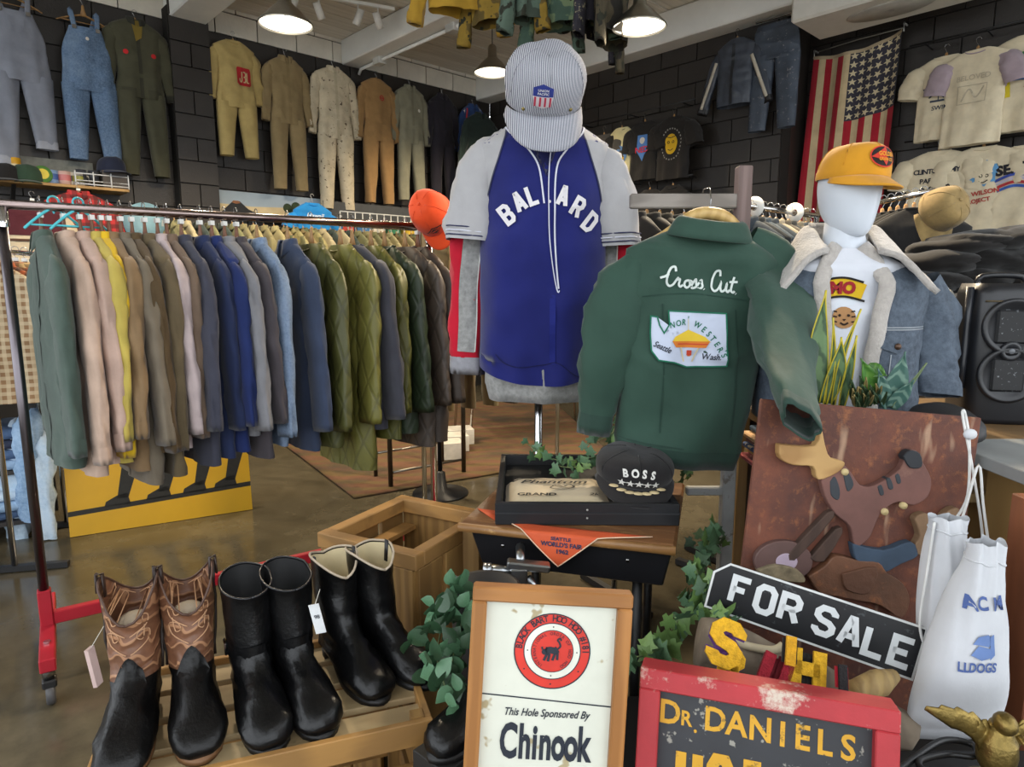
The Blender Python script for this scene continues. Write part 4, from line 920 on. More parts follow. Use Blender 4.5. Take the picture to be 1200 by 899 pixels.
def r3(px, py, y):      # pixel at world depth y, in jacket coordinates
    q = aty(px, py, y) - gp; a = R(6); return (q.x * math.cos(a) - q.z * math.sin(a), y - GY, q.x * math.sin(a) + q.z * math.cos(a))
sp = [[g3(755, 300, 0), g3(728, 345, -.01), g3(710, 420, -.02), g3(699, 485, -.02)], [g3(868, 300, .015), (g3(904, 326, 0)[0], -.02, g3(904, 330, 0)[2]), r3(922, 422, 1.66), r3(935, 480, 1.44)]]
gj, gb, c = garment('work_jacket', 'dark green jacket with Cross Cut script and white state patch on its back', 'jacket', gp, (0, R(6), 0), GRN, None, c, sleeve_paths=sp, sr=([.088, .098, .094, .075, .052], .05), col=None, cuffmat=GRN2, hemband=GRN2, sstart=(.45, 1.))
MB().grid(lambda u, v: Vector(((.082 + .02 * v) * math.cos(R(-180) + R(180) * u) * (1 + .2 * v), -.03 + (.045 + .03 * v) * math.sin(R(-180) + R(180) * u), .03 - .055 * v + .018 * math.sin(PI * v) - .012 * math.sin(PI * u))), 30, 6).build('collar', GRN, gj, solid=.004)
f = Flat().curve([gl(*p) for p in ((748, 347), (790, 343), (830, 346), (868, 352))], .003); f.build('yoke_seam', cloth('#263f36'), gj, surf=gb, off=.003)
for a, b in (((770, 355), (766, 500)), ((852, 362), (846, 505))):
    Flat().curve([gl(*a), gl((a[0] + b[0]) / 2 + 2, (a[1] + b[1]) / 2), gl(*b)], .004).build('pleat', cloth('#223a31'), gj, surf=gb, off=.003)
# script lettering
SC = [[(1.15, 1.9), (1.0, 2.45), (.6, 2.3), (.35, 1.4), (.35, .5), (.7, .0), (1.1, .2), (1.35, .75), (1.5, 1.1), (1.5, .9), (1.75, .95), (1.75, .3), (1.95, .05), (2.2, .3)], [(-.4, .9), (.1, 1.15), (.45, 1.5)],
      [(2.75, .95), (2.4, .8), (2.35, .3), (2.65, 0), (2.95, .35), (2.85, .9), (3.2, .75)], [(3.1, .3), (3.45, 1.15), (3.6, .7), (3.65, .25), (3.3, .02), (3.15, .15)], [(3.75, .4), (4.1, 1.15), (4.25, .7), (4.3, .25), (3.95, .02), (3.8, .15)],
      [(6.2, 1.9), (6.05, 2.55), (5.6, 2.4), (5.35, 1.4), (5.35, .4), (5.7, -.05), (6.1, .2), (6.35, .8), (6.4, 1.1), (6.4, .4), (6.6, 0), (6.95, .3), (7.05, 1.0), (7.05, .3), (7.25, .0), (7.45, .3)], [(7.75, 2.0), (7.6, .8), (7.6, .2), (7.85, 0), (8.0, .2)], [(7.3, 1.3), (8.2, 1.4)], [(4.5, .05), (4.55, .0)], [(8.15, -.1), (8.2, -.15)]]
x0, z0 = gl(770, 334); sx = (gl(852, 345)[0] - x0) / 8.1; sz = .0217
f = Flat()
for stx in SC: f.curve([(x0 + p[0] * sx, z0 + p[1] * sz) for p in stx], .0063, 6)
f.build('script_lettering', cloth('#c7d0cb'), gj, surf=gb, off=.004, dens=.02)
pt = [(757, 369), (764, 370), (766, 379), (771, 388), (777, 378), (776, 363), (840, 366), (838, 424), (796, 426), (782, 421), (764, 418), (757, 408), (756, 388)]
f = Flat(); cc = (798, 396)
for i in range(len(pt)): f.poly([gl(*cc), gl(*pt[i]), gl(*pt[(i + 1) % len(pt)])])
f.build('patch', cloth('#bcc4d6', var=.05), gj, surf=gb, off=.008, dens=.012)
Flat().line([gl(*p) for p in pt], .004, True).build('patch_border', cloth('#1f6a50'), gj, surf=gb, off=.010, dens=.02)
f = Flat()
for ch, px, py, ro in (('N', 780, 379, 14), ('O', 787, 377, 8), ('R', 793, 376, 2), ("'", 798, 373, 0), ('W', 808, 379, -22), ('E', 815, 384, -32), ('S', 820, 389, -38), ('T', 824, 394, -44), ('E', 828, 400, -50), ('R', 831, 406, -56), ("'", 835, 408, -60), ('S', 834, 412, -62)):
    f.text(ch, gl(px, py), .0165, .03, sx=.8, rot=R(ro))
f.build('patch_lettering', cloth('#1f6a50'), gj, surf=gb, off=.010)
Flat().poly([gl(*p) for p in ((783, 392), (798, 384), (816, 392), (822, 398), (780, 398))]).build('tower_roof', cloth('#d8b83a'), gj, surf=gb, off=.010)
Flat().poly([gl(*p) for p in ((780, 397), (821, 397), (816, 404), (784, 404))]).poly([gl(*p) for p in ((797, 408), (800, 408), (800, 414), (797, 414))]).build('tower_deck', cloth('#c8742c'), gj, surf=gb, off=.011)
Flat().line([gl(*p) for p in ((786, 400), (818, 400))], .003).poly([gl(*p) for p in ((796, 407), (801, 407), (801, 413), (796, 413))]).build('tower_red', cloth('#b8402c'), gj, surf=gb, off=.013)
Flat().line([gl(*p) for p in ((790, 404), (793, 420))], .004).line([gl(*p) for p in ((808, 404), (802, 420))], .004).line([gl(*p) for p in ((798, 384), (798, 372))], .002).build('tower_legs', cloth('#cdbf9a'), gj, surf=gb, off=.011)
for t_, p_, r_ in (('Seattle', (769, 404), -18), ('Wash.', (821, 414), 6)): Flat().text(t_, gl(*p_), .017, .02, sx=.8, shear=.3, rot=R(r_)).build('patch_script', cloth('#2a2e38'), gj, surf=gb, off=.011)
# broad wooden coat hanger
h = thing('coat_hanger', 'broad contoured wooden coat hanger inside the green jacket collar', 'hanger', gp + Vector((0, 0, .0)), (0, R(6), 0))
arm = crv([(-.2, 0, -.075), (-.12, -.005, -.025), (-.055, -.012, .032), (0, -.014, .046), (.055, -.012, .032), (.12, -.005, -.025), (.2, 0, -.075)], 4)
MB().tube(arm, [.012 + .012 * math.cos(PI / 2 * abs(p.x) / .19) for p in arm], 10, flat=.8, ref=Vector((0, 0, 1))).build('arms', M('#c4a468', .5, kind='wood', h2='#a9874c', bscale=10), h)
MB().tube([(0, 0, .05), (0, .01, .09), (.0, .04, .125), (.0, .1, .13), (0, .13, .1)], .0022, 6).build('hook', STEEL, h)
# ================================================================== cabinet, mannequin bust with denim jacket
CABW = M('#7a5f3c', .5, kind='wood', h2='#5c4527', bscale=6, dirs=(.15, 1, 1), scale=6)
CABL = M('#9a7b4e', .5, kind='wood', h2='#7b5d36', bscale=5, dirs=(1, 1, .15), scale=6)
CZ = 1.095
cb0 = thing('wooden_cabinet', 'open-fronted wooden cabinet behind the rusty board', 'cabinet', (1.31, 2.0, 0))
MB().box((0, 0, CZ - .02), (1.06, .62, .04)).build('top', CABW, cb0, sm=False, bevel=.004)
for x in (0, .51): MB().box((x, 0, (CZ - .04) / 2), (.035, .58, CZ - .04)).build('side', CABL, cb0, sm=False, bevel=.003)
MB().box((-.51, .25, (CZ - .04) / 2), (.035, .06, CZ - .04)).build('corner_post', CABL, cb0, sm=False, bevel=.003)
MB().box((-.51, -.28, (CZ - .04) / 2), (.035, .02, CZ - .04)).build('corner_post', CABL, cb0, sm=False, bevel=.003)
for z in (.12, .5, CZ - .17): MB().box((0, .0, z), (1.02, .57, .028)).build('shelf', M('#b59a6c', .55, kind='wood', h2='#937547', bscale=6, dirs=(.15, 1, 1)), cb0, sm=False, bevel=.003)
MB().box((0, .295, CZ / 2 - .02), (1.02, .012, CZ - .06)).build('back', M('#3a2a1c', .7), cb0, sm=False)
rb = random.Random(3)
for k, h in enumerate(('#8f2f33', '#b08a4a', '#2f4a7a', '#6a3a3a', '#caa070', '#3a5a78')):
    o = MB().box((.83 + .02 * (k % 2), 2.0, CZ - .156 + .006 + .018 * k), (.18 - .01 * (k % 3), .2, .016)).build('folded_bandana', cloth(h, kind='speck', h2='#d8c9a8', bscale=30), None, sm=False, bevel=.004)
    tag(o, 'folded printed bandana, ' + ('crimson, at the bottom of', 'ochre, in', 'blue, in', 'dull maroon, in', 'sand coloured, in', 'slate blue, on top of')[k] + ' the pile on the cabinet shelf', 'bandana', 'folded bandanas in the cabinet')
tw = boxo('wooden_box', M('#a88652', .55, kind='wood', h2='#8a683a', bscale=5, dirs=(1, 1, .2)), (1.42, 1.52, .53), (.36, .3, 1.06)); tag(tw, 'tall plain wooden box under the grey slab beside the white bags', 'box')
sl_ = boxo('stone_slab', M('#8b8d8c', .6, var=.12), (1.36, 1.52, CZ - .015), (.5, .34, .03)); tag(sl_, 'thin grey slab lying on the tall wooden box', 'slab')
pst = boxo('timber_post', M('#8a5232', .55, kind='wood', h2='#5f3520', bscale=9, dirs=(1, 1, .15), bump=.2), (aty(1197, 740, 1.18).x + .035, 1.18, .55), (.1, .09, 1.1)); tag(pst, 'upright reddish brown timber post beside the white bags', 'post')
MY = 1.95; mp_ = aty(988, 290, MY)      # base of the neck
MW = M('#c4cad3', .38, var=.03, scale=2)
ms = thing('mannequin_bust', 'white faceless mannequin bust wearing a denim jacket', 'mannequin', (mp_.x, MY, CZ))
nz_ = mp_.z - CZ
MB().loft([ringpts(w, d, z, 32, 1) for z, w, d in ((.0, .15, .1), (.15, .15, .1), (nz_ - .16, .17, .105), (nz_ - .09, .175, .09), (nz_ - .045, .13, .07), (nz_ - .015, .07, .062), (nz_ + .03, .055, .058), (nz_ + .1, .052, .058))], (True, True)).build('bust', MW, ms)
hd = MB(); rs = []; m = T(.0, -.01, nz_ + .13) @ rotm('Z', R(16)) @ rotm('Y', R(2))
for z, w, yf, yb, xo in ((-.105, .012, -.062, -.035, 0), (-.1, .03, -.072, -.015, 0), (-.085, .045, -.08, .02, 0), (-.06, .056, -.086, .06, 0), (-.03, .063, -.09, .085, 0), (0, .069, -.094, .094, 0), (.03, .072, -.092, .1, 0), (.06, .074, -.092, .1, 0), (.09, .068, -.084, .09, 0), (.115, .052, -.062, .068, 0), (.13, .028, -.035, .04, 0), (.134, .004, -.005, .005, 0)):
    ring = []
    for j in range(36):
        a = 2 * PI * j / 36; x = w * math.cos(a); y = (-yf if math.sin(a) < 0 else yb) * math.sin(a)
        fr = max(0, -math.sin(a)) ** 6; nose = .007 * fr * math.exp(-((z + .008) / .028) ** 2) * math.exp(-(x / .014) ** 2); brow = .004 * max(0, -math.sin(a)) * math.exp(-((z - .035) / .015) ** 2)
        sock = -.004 * max(0, -math.sin(a)) * math.exp(-((z - .01) / .014) ** 2) * math.exp(-((abs(x) - .03) / .014) ** 2)
        ring.append(Vector((x + xo, y - nose - brow - sock, z)))
    rs.append(ring)
hd.loft(rs, (True, True), mat=m); hd.build('head', MW, ms, sub=1)
# tee under the jacket
c = Cut(W=.165, L=nz_ - .02, D=.112, neck=.072, sh=.05, seed=221, fold=.003, chest=1.02, hem=.95)
te, tb, c = garment('t_shirt', 'white tee with yellow arch and tiger print on the mannequin bust', 't-shirt', (mp_.x, MY, mp_.z - .005), (0, 0, R(-6)), cloth('#c9ccd4', var=.05), None, c, slv=None, col='crew')
def ml(px, py): q = aty(px, py, MY - .1); return (q.x - mp_.x + .018, q.z - mp_.z + .005)
a0, b0 = ml(966, 338), ml(1008, 338)
Flat().curve([ml(*p) for p in ((962, 341), (975, 337), (990, 337), (1008, 343))], .046).build('print_arch', cloth('#c9a41e'), te, surf=tb, off=.004, dens=.02)
for dy in (0, 22): Flat().curve([ml(*p) for p in ((962, 330 + dy), (975, 326 + dy), (990, 326 + dy), (1008, 331 + dy))], .006).build('print_outline', cloth('#1d1916'), te, surf=tb, off=.006, dens=.02)
Flat().text('MO', ml(984, 338), .03, .09).build('print_lettering', cloth('#8e1f26'), te, surf=tb, off=.0065, dens=.02)
Flat().ring(ml(984, 372), 0, .03, 18).build('print_tiger', cloth('#a07850'), te, surf=tb, off=.004)
f = Flat(); x0, z0 = ml(984, 372)
for s in (-1, 1):
    f.ring((x0 + s * .011, z0 + .006), 0, .004, 8)
    for k in range(3): f.curve([(x0 + s * .028, z0 + .018 - .014 * k), (x0 + s * .018, z0 + .016 - .014 * k)], .004)
f.curve([(x0 - .01, z0 - .014), (x0, z0 - .019), (x0 + .01, z0 - .014)], .005); f.poly([(x0 - .005, z0 - .004), (x0 + .005, z0 - .004), (x0, z0 - .01)])
f.build('tiger_stripes', cloth('#2a1d17'), te, surf=tb, off=.006)
# denim jacket, open at the front
DEN = M('#3b4450', .85, kind='denim', h2='#5f6b79', bscale=60, bump=.4); SH = M('#a8a29c', .95, var=.12, scale=50, bump=1., bscale=130, sheen=.5)
dj = thing('denim_jacket', 'washed blue denim jacket with cream fleece collar on the mannequin bust', 'jacket', (mp_.x, MY, mp_.z), (0, 0, R(-10)))
c = Cut(W=.235, L=.5, D=.135, neck=.085, sh=.1, seed=223, fold=.006, chest=.95, hem=1.0); mb = MB(); rs = []
edgeL, edgeR = [], []
for q in [0, .015, .03, .05, .07, .09] + [.1 + .4 * k / 16 for k in range(17)]:
    w, d = c.wd(q); gap = R(22 - 10 * min(1, q / .3)); ring = []
    for j in range(45):
        a = -PI / 2 + gap + (2 * PI - 2 * gap) * j / 44; x, y = w * sgp(math.cos(a), .85), d * sgp(math.sin(a), .85)
        ring.append(c.disp(x, y + .01, -q))
    rs.append(ring); edgeR.append(ring[0]); edgeL.append(ring[-1])
mb.loft(rs, closed=False); mb.build('body', DEN, dj, solid=.006); db = mb.bvh()
for s, ed in ((1, edgeR), (-1, edgeL)):
    MB().tube([p + Vector((-s * .004, -.004, 0)) for p in ed], .022, 10, flat=.5, ref=Vector((0, 1, 0))).build('fleece_facing', SH, dj)
    # collar wing
    def cg(u, v, s=s):
        base = Vector((s * (.075 - .01 * u), .06 - .16 * u, .055 - .07 * u)); out = Vector((s * (.06 + .075 * u), -.025 - .025 * u, -.05 - .06 * u)) * v
        p = base + out; p.z += .022 * math.sin(PI * min(1, v * 1.2)) ; return p + Vector((0, 0, .005 * noise.noise(p * 30)))
    MB().grid(cg, 14, 8).build('collar_wing', SH, dj, solid=.016)
MB().grid(lambda u, v: Vector((.08 * math.cos(PI * u), .05 + .035 * math.sin(PI * u) + .02 * v, .07 - .03 * math.sin(PI * u) * 0 - .06 * v + .02 * math.sin(PI * v))), 16, 5).build('collar_back', SH, dj, solid=.014)
for s in (-1, 1):
    path = [(s * .19, .0, -.12), (s * .245, .0, -.2), (s * .265, -.01, -.33), (s * .26, -.03, -.42)] if s > 0 else [(-.19, .03, -.12), (-.235, .05, -.22), (-.25, .06, -.34), (-.26, .04, -.42)]
    sm_ = sleeve(path, .085, .06, 9 + s, wr=.009, flat=.85, n=22); sm_.build('sleeve', DEN, dj)
Flat().poly([(.05, -.235), (.175, -.235), (.175, -.27), (.115, -.292), (.05, -.27)]).build('pocket_flap', DEN, dj, surf=db, off=.010, dens=.03)
for a, b in (((.04, -.222), (.22, -.222)), ((.04, -.228), (.22, -.228)), ((.06, -.295), (.06, -.39)), ((.1, -.295), (.095, -.39)), ((-.22, -.225), (-.08, -.225))):
    Flat().line([a, ((a[0] + b[0]) / 2, (a[1] + b[1]) / 2), b], .003).build('stitching', M('#8a8f94', .8), dj, surf=db, off=.006, dens=.02)
h = db.ray_cast(Vector((.115, -3, -.272)), Vector((0, 1, 0)))[0]
MB().lathe([(0, -.004), (.008, -.003), (.009, 0)], 12, mat=T(h.x, h.y - .014, h.z) @ rotm('X', R(-90))).build('button', M('#5a4436', .4, .6), dj)
# yellow cap
YEL = cloth('#c98d22', var=.12, bscale=30)
cp, cb = cap('trucker_cap', 'golden yellow cap with a black and red oval patch on the mannequin head', m @ Vector((0, -.005, .058)), (R(4), R(3), R(12)), YEL, w=.088, l=.105, h=.092, brim=.058, droop=.028, curl=.02, seed=9)
cp.location = Vector((mp_.x, MY, CZ)) + m @ Vector((0, -.005, .055))
def ov_(cx, cz, rx, rz, n=24): return [(cx + rx * math.cos(2 * PI * k / n), cz + rz * math.sin(2 * PI * k / n)) for k in range(n)]
Flat().poly(ov_(.006, .055, .037, .026)).build('oval_patch', cloth('#261d1c'), cp, surf=cb, off=.003, dens=.015)
Flat().line(ov_(.006, .055, .038, .027), .003, True).poly([(-.03, .052), (.012, .082), (.006, .06), (.018, .048), (.012, .032), (-.0, .045)]).build('patch_red', cloth('#c83a2a'), cp, surf=cb, off=.0045, dens=.015)
Flat().text('GOLDEN', (.012, .061), .011, .05, sx=.8).text('GRAIN CO', (.01, .047), .008, .05, sx=.8).build('patch_lettering', cloth('#d8902a'), cp, surf=cb, off=.006, dens=.02)

# ------------------------------------------------------------------ speaker
spk = aty(1160, 500, 1.93); sz_ = aty(1160, 332, 1.93).z
SB = M('#15161a', .38, var=.15, scale=6); SG = M('#0d0e11', .6, kind='speck', h2='#6f7276', bscale=90)
sp_ = thing('party_speaker', 'tall black portable speaker standing on the cabinet', 'speaker', (spk.x, 1.95, CZ), (0, 0, R(-12))); H = sz_ - CZ; hw = .095
def rr(w, d, z, n=40, p=.45): return ringpts(w, d, z, n, p)
MB().loft([rr(hw * .96, .085, 0), rr(hw, .09, .015), rr(hw, .09, H - .08), rr(hw * .97, .085, H - .03), rr(hw * .9, .075, H)], (True, True)).build('body', SB, sp_)
for z in (H * .36, H * .7):
    MB().lathe([(.078, 0), (.08, .012), (.07, .014), (.062, .004), (.0, .002)], 36, mat=T(0, -.09, z) @ rotm('X', R(90))).build('woofer', SB, sp_)
    MB().box((0, -.094, z), (.085, .012, H * .24)).build('grille', SG, sp_, sm=False, bevel=.008)
MB().lathe([(.026, 0), (.028, .012), (.018, .014), (.012, .006), (.0, .01)], 24, mat=T(0, -.09, H * .53) @ rotm('X', R(90))).build('tweeter', M('#202226', .3), sp_)
MB().lathe([(.0, .012), (.008, .012), (.009, 0)], 12, mat=T(0, -.092, H * .53) @ rotm('X', R(90))).build('dome', M('#5a5d62', .3), sp_)
for s in (-1, 1):
    MB().tube([(s * .098, -.05, z + .05 * math.cos(0)) for z in (H * .12, H * .3, H * .6, H * .85)], .011, 8).build('side_rail', M('#24262b', .3), sp_)
MB().tube(crv([(-.06, 0, H - .01), (-.05, 0, H + .02), (.05, 0, H + .02), (.06, 0, H - .01)], 4), .009, 8).build('handle', SB, sp_)
MB().tube([(-.07, -.083, H - .05), (0, -.09, H - .05), (.07, -.083, H - .05)], .003, 6).build('trim_line', M('#6b5f4a', .3, .8), sp_)
# round black hat with pale lining lying behind the rusty board
ht = thing('felt_hat', 'black round hat with grey lining lying beside the speaker', 'hat', aty(1105, 487, 1.66) + Vector((.01, .0, -.02)), (R(20), 0, 0))
MB().lathe([(.0, .03), (.06, .028), (.085, .01), (.09, -.005), (.08, -.012)], 30).build('crown', M('#191718', .6), ht); MB().lathe([(.078, -.004), (.0, -.008)], 30).build('lining', M('#8d9093', .7), ht)

# ------------------------------------------------------------------ house plants behind the board
LG, LY2 = M('#5f7a52', .45, kind='leaf', h2='#1f3a2a', var=.2), M('#b5a52c', .5)
def sword(base, tip, w, mat, parent, name='leaf', bendv=(0, 0, 0), edge=None):
    base, tip = Vector(base), Vector(tip); d = tip - base; side = d.cross(Vector((0, -1, 0))).normalized(); bv_ = Vector(bendv)
    def fn(u, v, k=1.): ww = w * k * (math.sin(PI * (.18 + .82 * v)) ** .7) * (1 - v ** 4); return base + d * v + bv_ * math.sin(PI * v) + side * ((u - .5) * 2 * ww) + Vector((0, -.006 * abs(u - .5) * 2, 0))
    o = MB().grid(lambda u, v: fn(u, v), 4, 12).build(name, mat, parent, solid=.002)
    if edge: MB().tube([fn(0, k / 12) for k in range(13)], .002, 5).build('leaf_edge', edge, o); MB().tube([fn(1, k / 12) for k in range(13)], .002, 5).build('leaf_edge', edge, o)
    return o
PY = 1.66
def pot(name, label, px, y, zb, h=.1, r=.055, mat=None):
    p = aty(px, 480, y); t = thing(name, label, 'plant', (p.x, y, zb)); MB().lathe([(0, 0), (r * .75, 0), (r, h), (r * .9, h), (r * .85, h * .8), (0, h * .8)], 20).build('pot', mat or M('#2c2a28', .6), t); return t, p
# plants stand on the cabinet edge
t, p = pot('snake_plant', 'snake plant with yellow-edged sword leaves beside the denim jacket', 975, 1.74, CZ, .07)
def pl(px, py, y=1.74): q = aty(px, py, y); return (q.x - p.x, q.y - 1.74, q.z - CZ)
for (bx, by), (tx, ty), w, bb in (((958, 462), (967, 340), .027, (-.01, 0, 0)), ((966, 462), (985, 395), .024, (.01, 0, 0)), ((975, 465), (1008, 362), .007, (-.012, 0, .0)), ((965, 466), (975, 372), .007, (.01, 0, 0)), ((985, 466), (1003, 393), .012, (.0, 0, 0))):
    sword(pl(bx, by + 10), pl(tx, ty, 1.71), w, LG, t, 'leaf', bb, LY2)
t, p = pot('leafy_plant', 'broad-leaved green plant in front of the denim jacket', 1035, 1.70, CZ, .06, .05)
def pl(px, py, y=1.70): q = aty(px, py, y); return (q.x - p.x, q.y - 1.70, q.z - CZ)
LB, LC = M('#3f6b2a', .4, kind='leaf', h2='#5f8a3a'), M('#40635a', .5, kind='leaf', h2='#7d9a8a')
for (bx, by), (tx, ty), w, mt in (((1030, 470), (1008, 420), .026, LB), ((1015, 430), (1038, 440), .02, LB), ((1040, 478), (1060, 412), .032, LC), ((1042, 478), (1070, 445), .022, LC), ((1040, 478), (1028, 432), .018, LC), ((1045, 478), (1085, 425), .006, M('#6f7f5a', .6))):
    sword(pl(bx, by), pl(tx, ty, 1.66), w, mt, t)
rp = random.Random(8)
for k in range(34):
    bx, by = rp.uniform(998, 1032), rp.uniform(452, 474); sword(pl(bx, by + 8), pl(bx + rp.uniform(-8, 8), by - rp.uniform(4, 14), 1.66), .007, M('#33482c', .6) if k % 3 else M('#8a7a4a', .7), t, 'sprig_leaf')
# ================================================================== foreground display
def frame(origin, yaw=0., lean=0., roll=0.):     # local x along the width, z up the face, -y out of the face; lean > 0 tips the top back
    return Matrix.Translation(origin) @ rotm('Z', yaw) @ rotm('X', -lean) @ rotm('Y', roll)
def l2(px, py, m, y=0.):
    mi = m.inverted(); o = mi @ O; d = mi.to_3x3() @ ray(px, py); k = (y - o.y) / d.y; q = o + d * k; return (q.x, q.z)
def mthing(name, label, cat, m, group=None):
    t = thing(name, label, cat, (0, 0, 0), 0, group); t.matrix_world = m; return t
plat = boxo('display_platform', M('#141210', .8, var=.2), (.6, 1.2, .22), (1.4, .76, .44), bevel=.01); tag(plat, 'low black display platform under the painted signs', 'platform')
PT = .44
OAK = M('#a5713c', .5, kind='wood', h2='#7d4f24', bscale=12, dirs=(.12, 1, 1), scale=8, bump=.25); OAKV = M('#a5713c', .5, kind='wood', h2='#7d4f24', bscale=12, dirs=(1, 1, .12), scale=8, bump=.25)
INK = M('#1f2530', .6, var=.05)
# ---- framed sponsor sign
m = frame(aty(645, 688, 1.02), 0, R(7), R(3.2)); S_ = mthing('framed_sign', 'white enamel sponsor sign in an oak frame reading Chinook', 'sign', m)
tlx, tlz = l2(555, 684, m); trx, _ = l2(741, 694, m); hw = (trx - tlx) / 2; x0 = (trx + tlx) / 2; top = tlz; Hs = (top + aty(645, 688, 1.02).z - PT) / math.cos(R(7)) - .005; fwid = .024
bot = top - Hs
for (cx, cz, w, h, mt) in ((x0, top - fwid / 2, 2 * hw, fwid, OAK), (x0, bot + fwid / 2, 2 * hw, fwid, OAK)): MB().box((cx, 0, cz), (w, .03, h)).build('frame_rail', mt, S_, sm=False, bevel=.003)
for s in (-1, 1): MB().box((x0 + s * (hw - fwid / 2), -.0005, (top + bot) / 2), (fwid, .0295, Hs - 2 * fwid)).build('frame_stile', OAKV, S_, sm=False, bevel=.003)
MB().box((x0, .004, (top + bot) / 2), (2 * hw - .02, .008, Hs - .03)).build('sign_panel', M('#cfd0c2', .35, kind='speck', h2='#a89a78', bscale=16, var=.06), S_, sm=False)
yS = -.0006
cxz = l2(647, 763, m); r1 = .0625
Flat().ring(cxz, .0385, r1 - .001, 48).build('red_ring', M('#c8372c', .4), S_, y=yS)
Flat().ring(cxz, 0, .0345, 40).build('red_disc', M('#c8372c', .4), S_, y=yS)
Flat().ring(cxz, r1 - .0015, r1 + .0005, 48).ring(cxz, .0465 - .001, .0465 + .0006, 48).ring(cxz, .034, .0352, 40).build('ring_outline', INK, S_, y=yS * 2)
# white band between the two reds
Flat().ring(cxz, .0352, .0456, 48).build('white_ring', M('#d6d6c8', .35), S_, y=yS * 1.6)
f = Flat()
def circ(f, t, c, r, h, a0, a1, bold=.03, sx=.85):
    n = len(t)
    for i, ch in enumerate(t):
        a = a0 + (a1 - a0) * (i + .5) / n
        if ch != ' ': f.text(ch, (c[0] + r * math.sin(a), c[1] + r * math.cos(a)), h, bold, sx=sx, rot=-a)
circ(f, 'BLACK BART HOO HOO #181', cxz, .0543, .0105, R(-88), R(92), .03)
circ(f, 'INTERNATIONAL ORDER OF HOO HOO', cxz, .0292, .0052, R(-150), R(150), .01)
for a in (0, 90, 180, 270): f.ring((cxz[0] + .0405 * math.cos(R(a)), cxz[1] + .0405 * math.sin(R(a))), 0, .0012, 8)
for a in (-145, -90, -35): f.ring((cxz[0] + .0543 * math.cos(R(a)), cxz[1] + .0543 * math.sin(R(a))), 0, .0014, 8)
# arched cat
x, z = cxz; q = .001
f.curve([(x - .010, z - .002), (x - .004, z + .002), (x + .004, z + .001), (x + .009, z + .004)], .011); f.ring((x - .0125, z - .0015), 0, .0048, 12)
for a, b in (((x - .016, z + .002), (x - .017, z + .007)), ((x - .010, z + .002), (x - .009, z + .007))): f.line([a, b], .003)
for a, b in (((x - .008, z - .004), (x - .013, z - .016)), ((x - .004, z - .004), (x - .006, z - .017)), ((x + .005, z - .003), (x + .001, z - .015)), ((x + .009, z - .002), (x + .009, z - .014))): f.line([a, b], .0042)
f.curve([(x + .009, z + .004), (x + .013, z + .009), (x + .011, z + .015), (x + .008, z + .019), (x + .012, z + .022), (x + .014, z + .018)], .003)
f.build('roundel_lettering', INK, S_, y=yS * 3)
Flat().line([l2(563, 812, m), l2(722, 829, m)], .0022).build('divider_line', INK, S_, y=yS * 2)
Flat().text('This Hole Sponsored By', l2(640, 836, m), .0125, .025, sx=.80, shear=.32).build('script_line', INK, S_, y=yS * 2)
# condensed serif name
f = Flat(); name = 'Chinook'; xs = [-.064, -.037, -.0205, -.003, .0185, .0395, .060]; c0 = l2(641, 872, m)
for ch, xx in zip(name, xs): f.text(ch, (c0[0] + xx, c0[1]), .056, .05, sx=.52)
for xx, zz, w in (): f.poly([(c0[0] + xx - w / 2, c0[1] + zz), (c0[0] + xx + w / 2, c0[1] + zz), (c0[0] + xx + w / 2, c0[1] + zz + .003), (c0[0] + xx - w / 2, c0[1] + zz + .003)])
f.build('name_lettering', INK, S_, y=yS * 2)
# ---- Dr. Daniels sign
yl, yr = 1.05, .932; A, B = aty(752, 778, yl), aty(1053, 828, yr); yaw = math.atan2(B.y - A.y, B.x - A.x); wD = (B - A).length
m = frame(A, yaw, R(14), 0); D_ = mthing('painted_sign', 'red framed black sign painted with DR. DANIELS in yellow', 'sign', m)
HD = (A.z - PT) / math.cos(R(14)) - .006; REDP = M('#a32a30', .55, kind='worn', h2='#c9bfae', bscale=7, var=.15, bump=.3); fwd_ = .034
for z in (-fwd_ / 2, -HD + fwd_ / 2): MB().box((wD / 2, .012, z), (wD, .06, fwd_)).build('frame_rail', REDP, D_, sm=False, bevel=.002)
for x in (fwd_ / 2, wD - fwd_ / 2): MB().box((x, .012, -HD / 2), (fwd_, .0595, HD - 2 * fwd_)).build('frame_stile', REDP, D_, sm=False, bevel=.002)
MB().box((wD / 2, .01, -HD / 2), (wD - .02, .012, HD - .02)).build('sign_panel', M('#2b2c30', .5, kind='speck', h2='#8d8a80', bscale=34, var=.2), D_, sm=False)
YP = M('#c9961f', .5, kind='worn', h2='#3a3526', bscale=60, var=.1); yD = .0032
def dl(px, py): return l2(px, py, m, yD)
f = Flat()
for ch, px, py, h in (('D', 785, 836, .048), ('R', 804, 843, .03), ('.', 815, 851, .03), ('D', 838, 845, .048), ('A', 863, 850, .048), ('N', 891, 856, .048), ('I', 917, 862, .048), ('E', 940, 866, .048), ('L', 966, 872, .048), ('S', 994, 878, .048)): f.text(ch, dl(px, py), h * .78, .035, sx=.9)
f.build('name_lettering', YP, D_, y=yD)
f = Flat(); zt = dl(800, 875)[1]
for ch, px in (('H', 808), ('O', 845), ('T', 882)):
    x = dl(px, 885)[0]; f.block(ch, x - .022, zt - .1, .1, w=.044, th=.017)
f.build('large_lettering', YP, D_, y=yD)
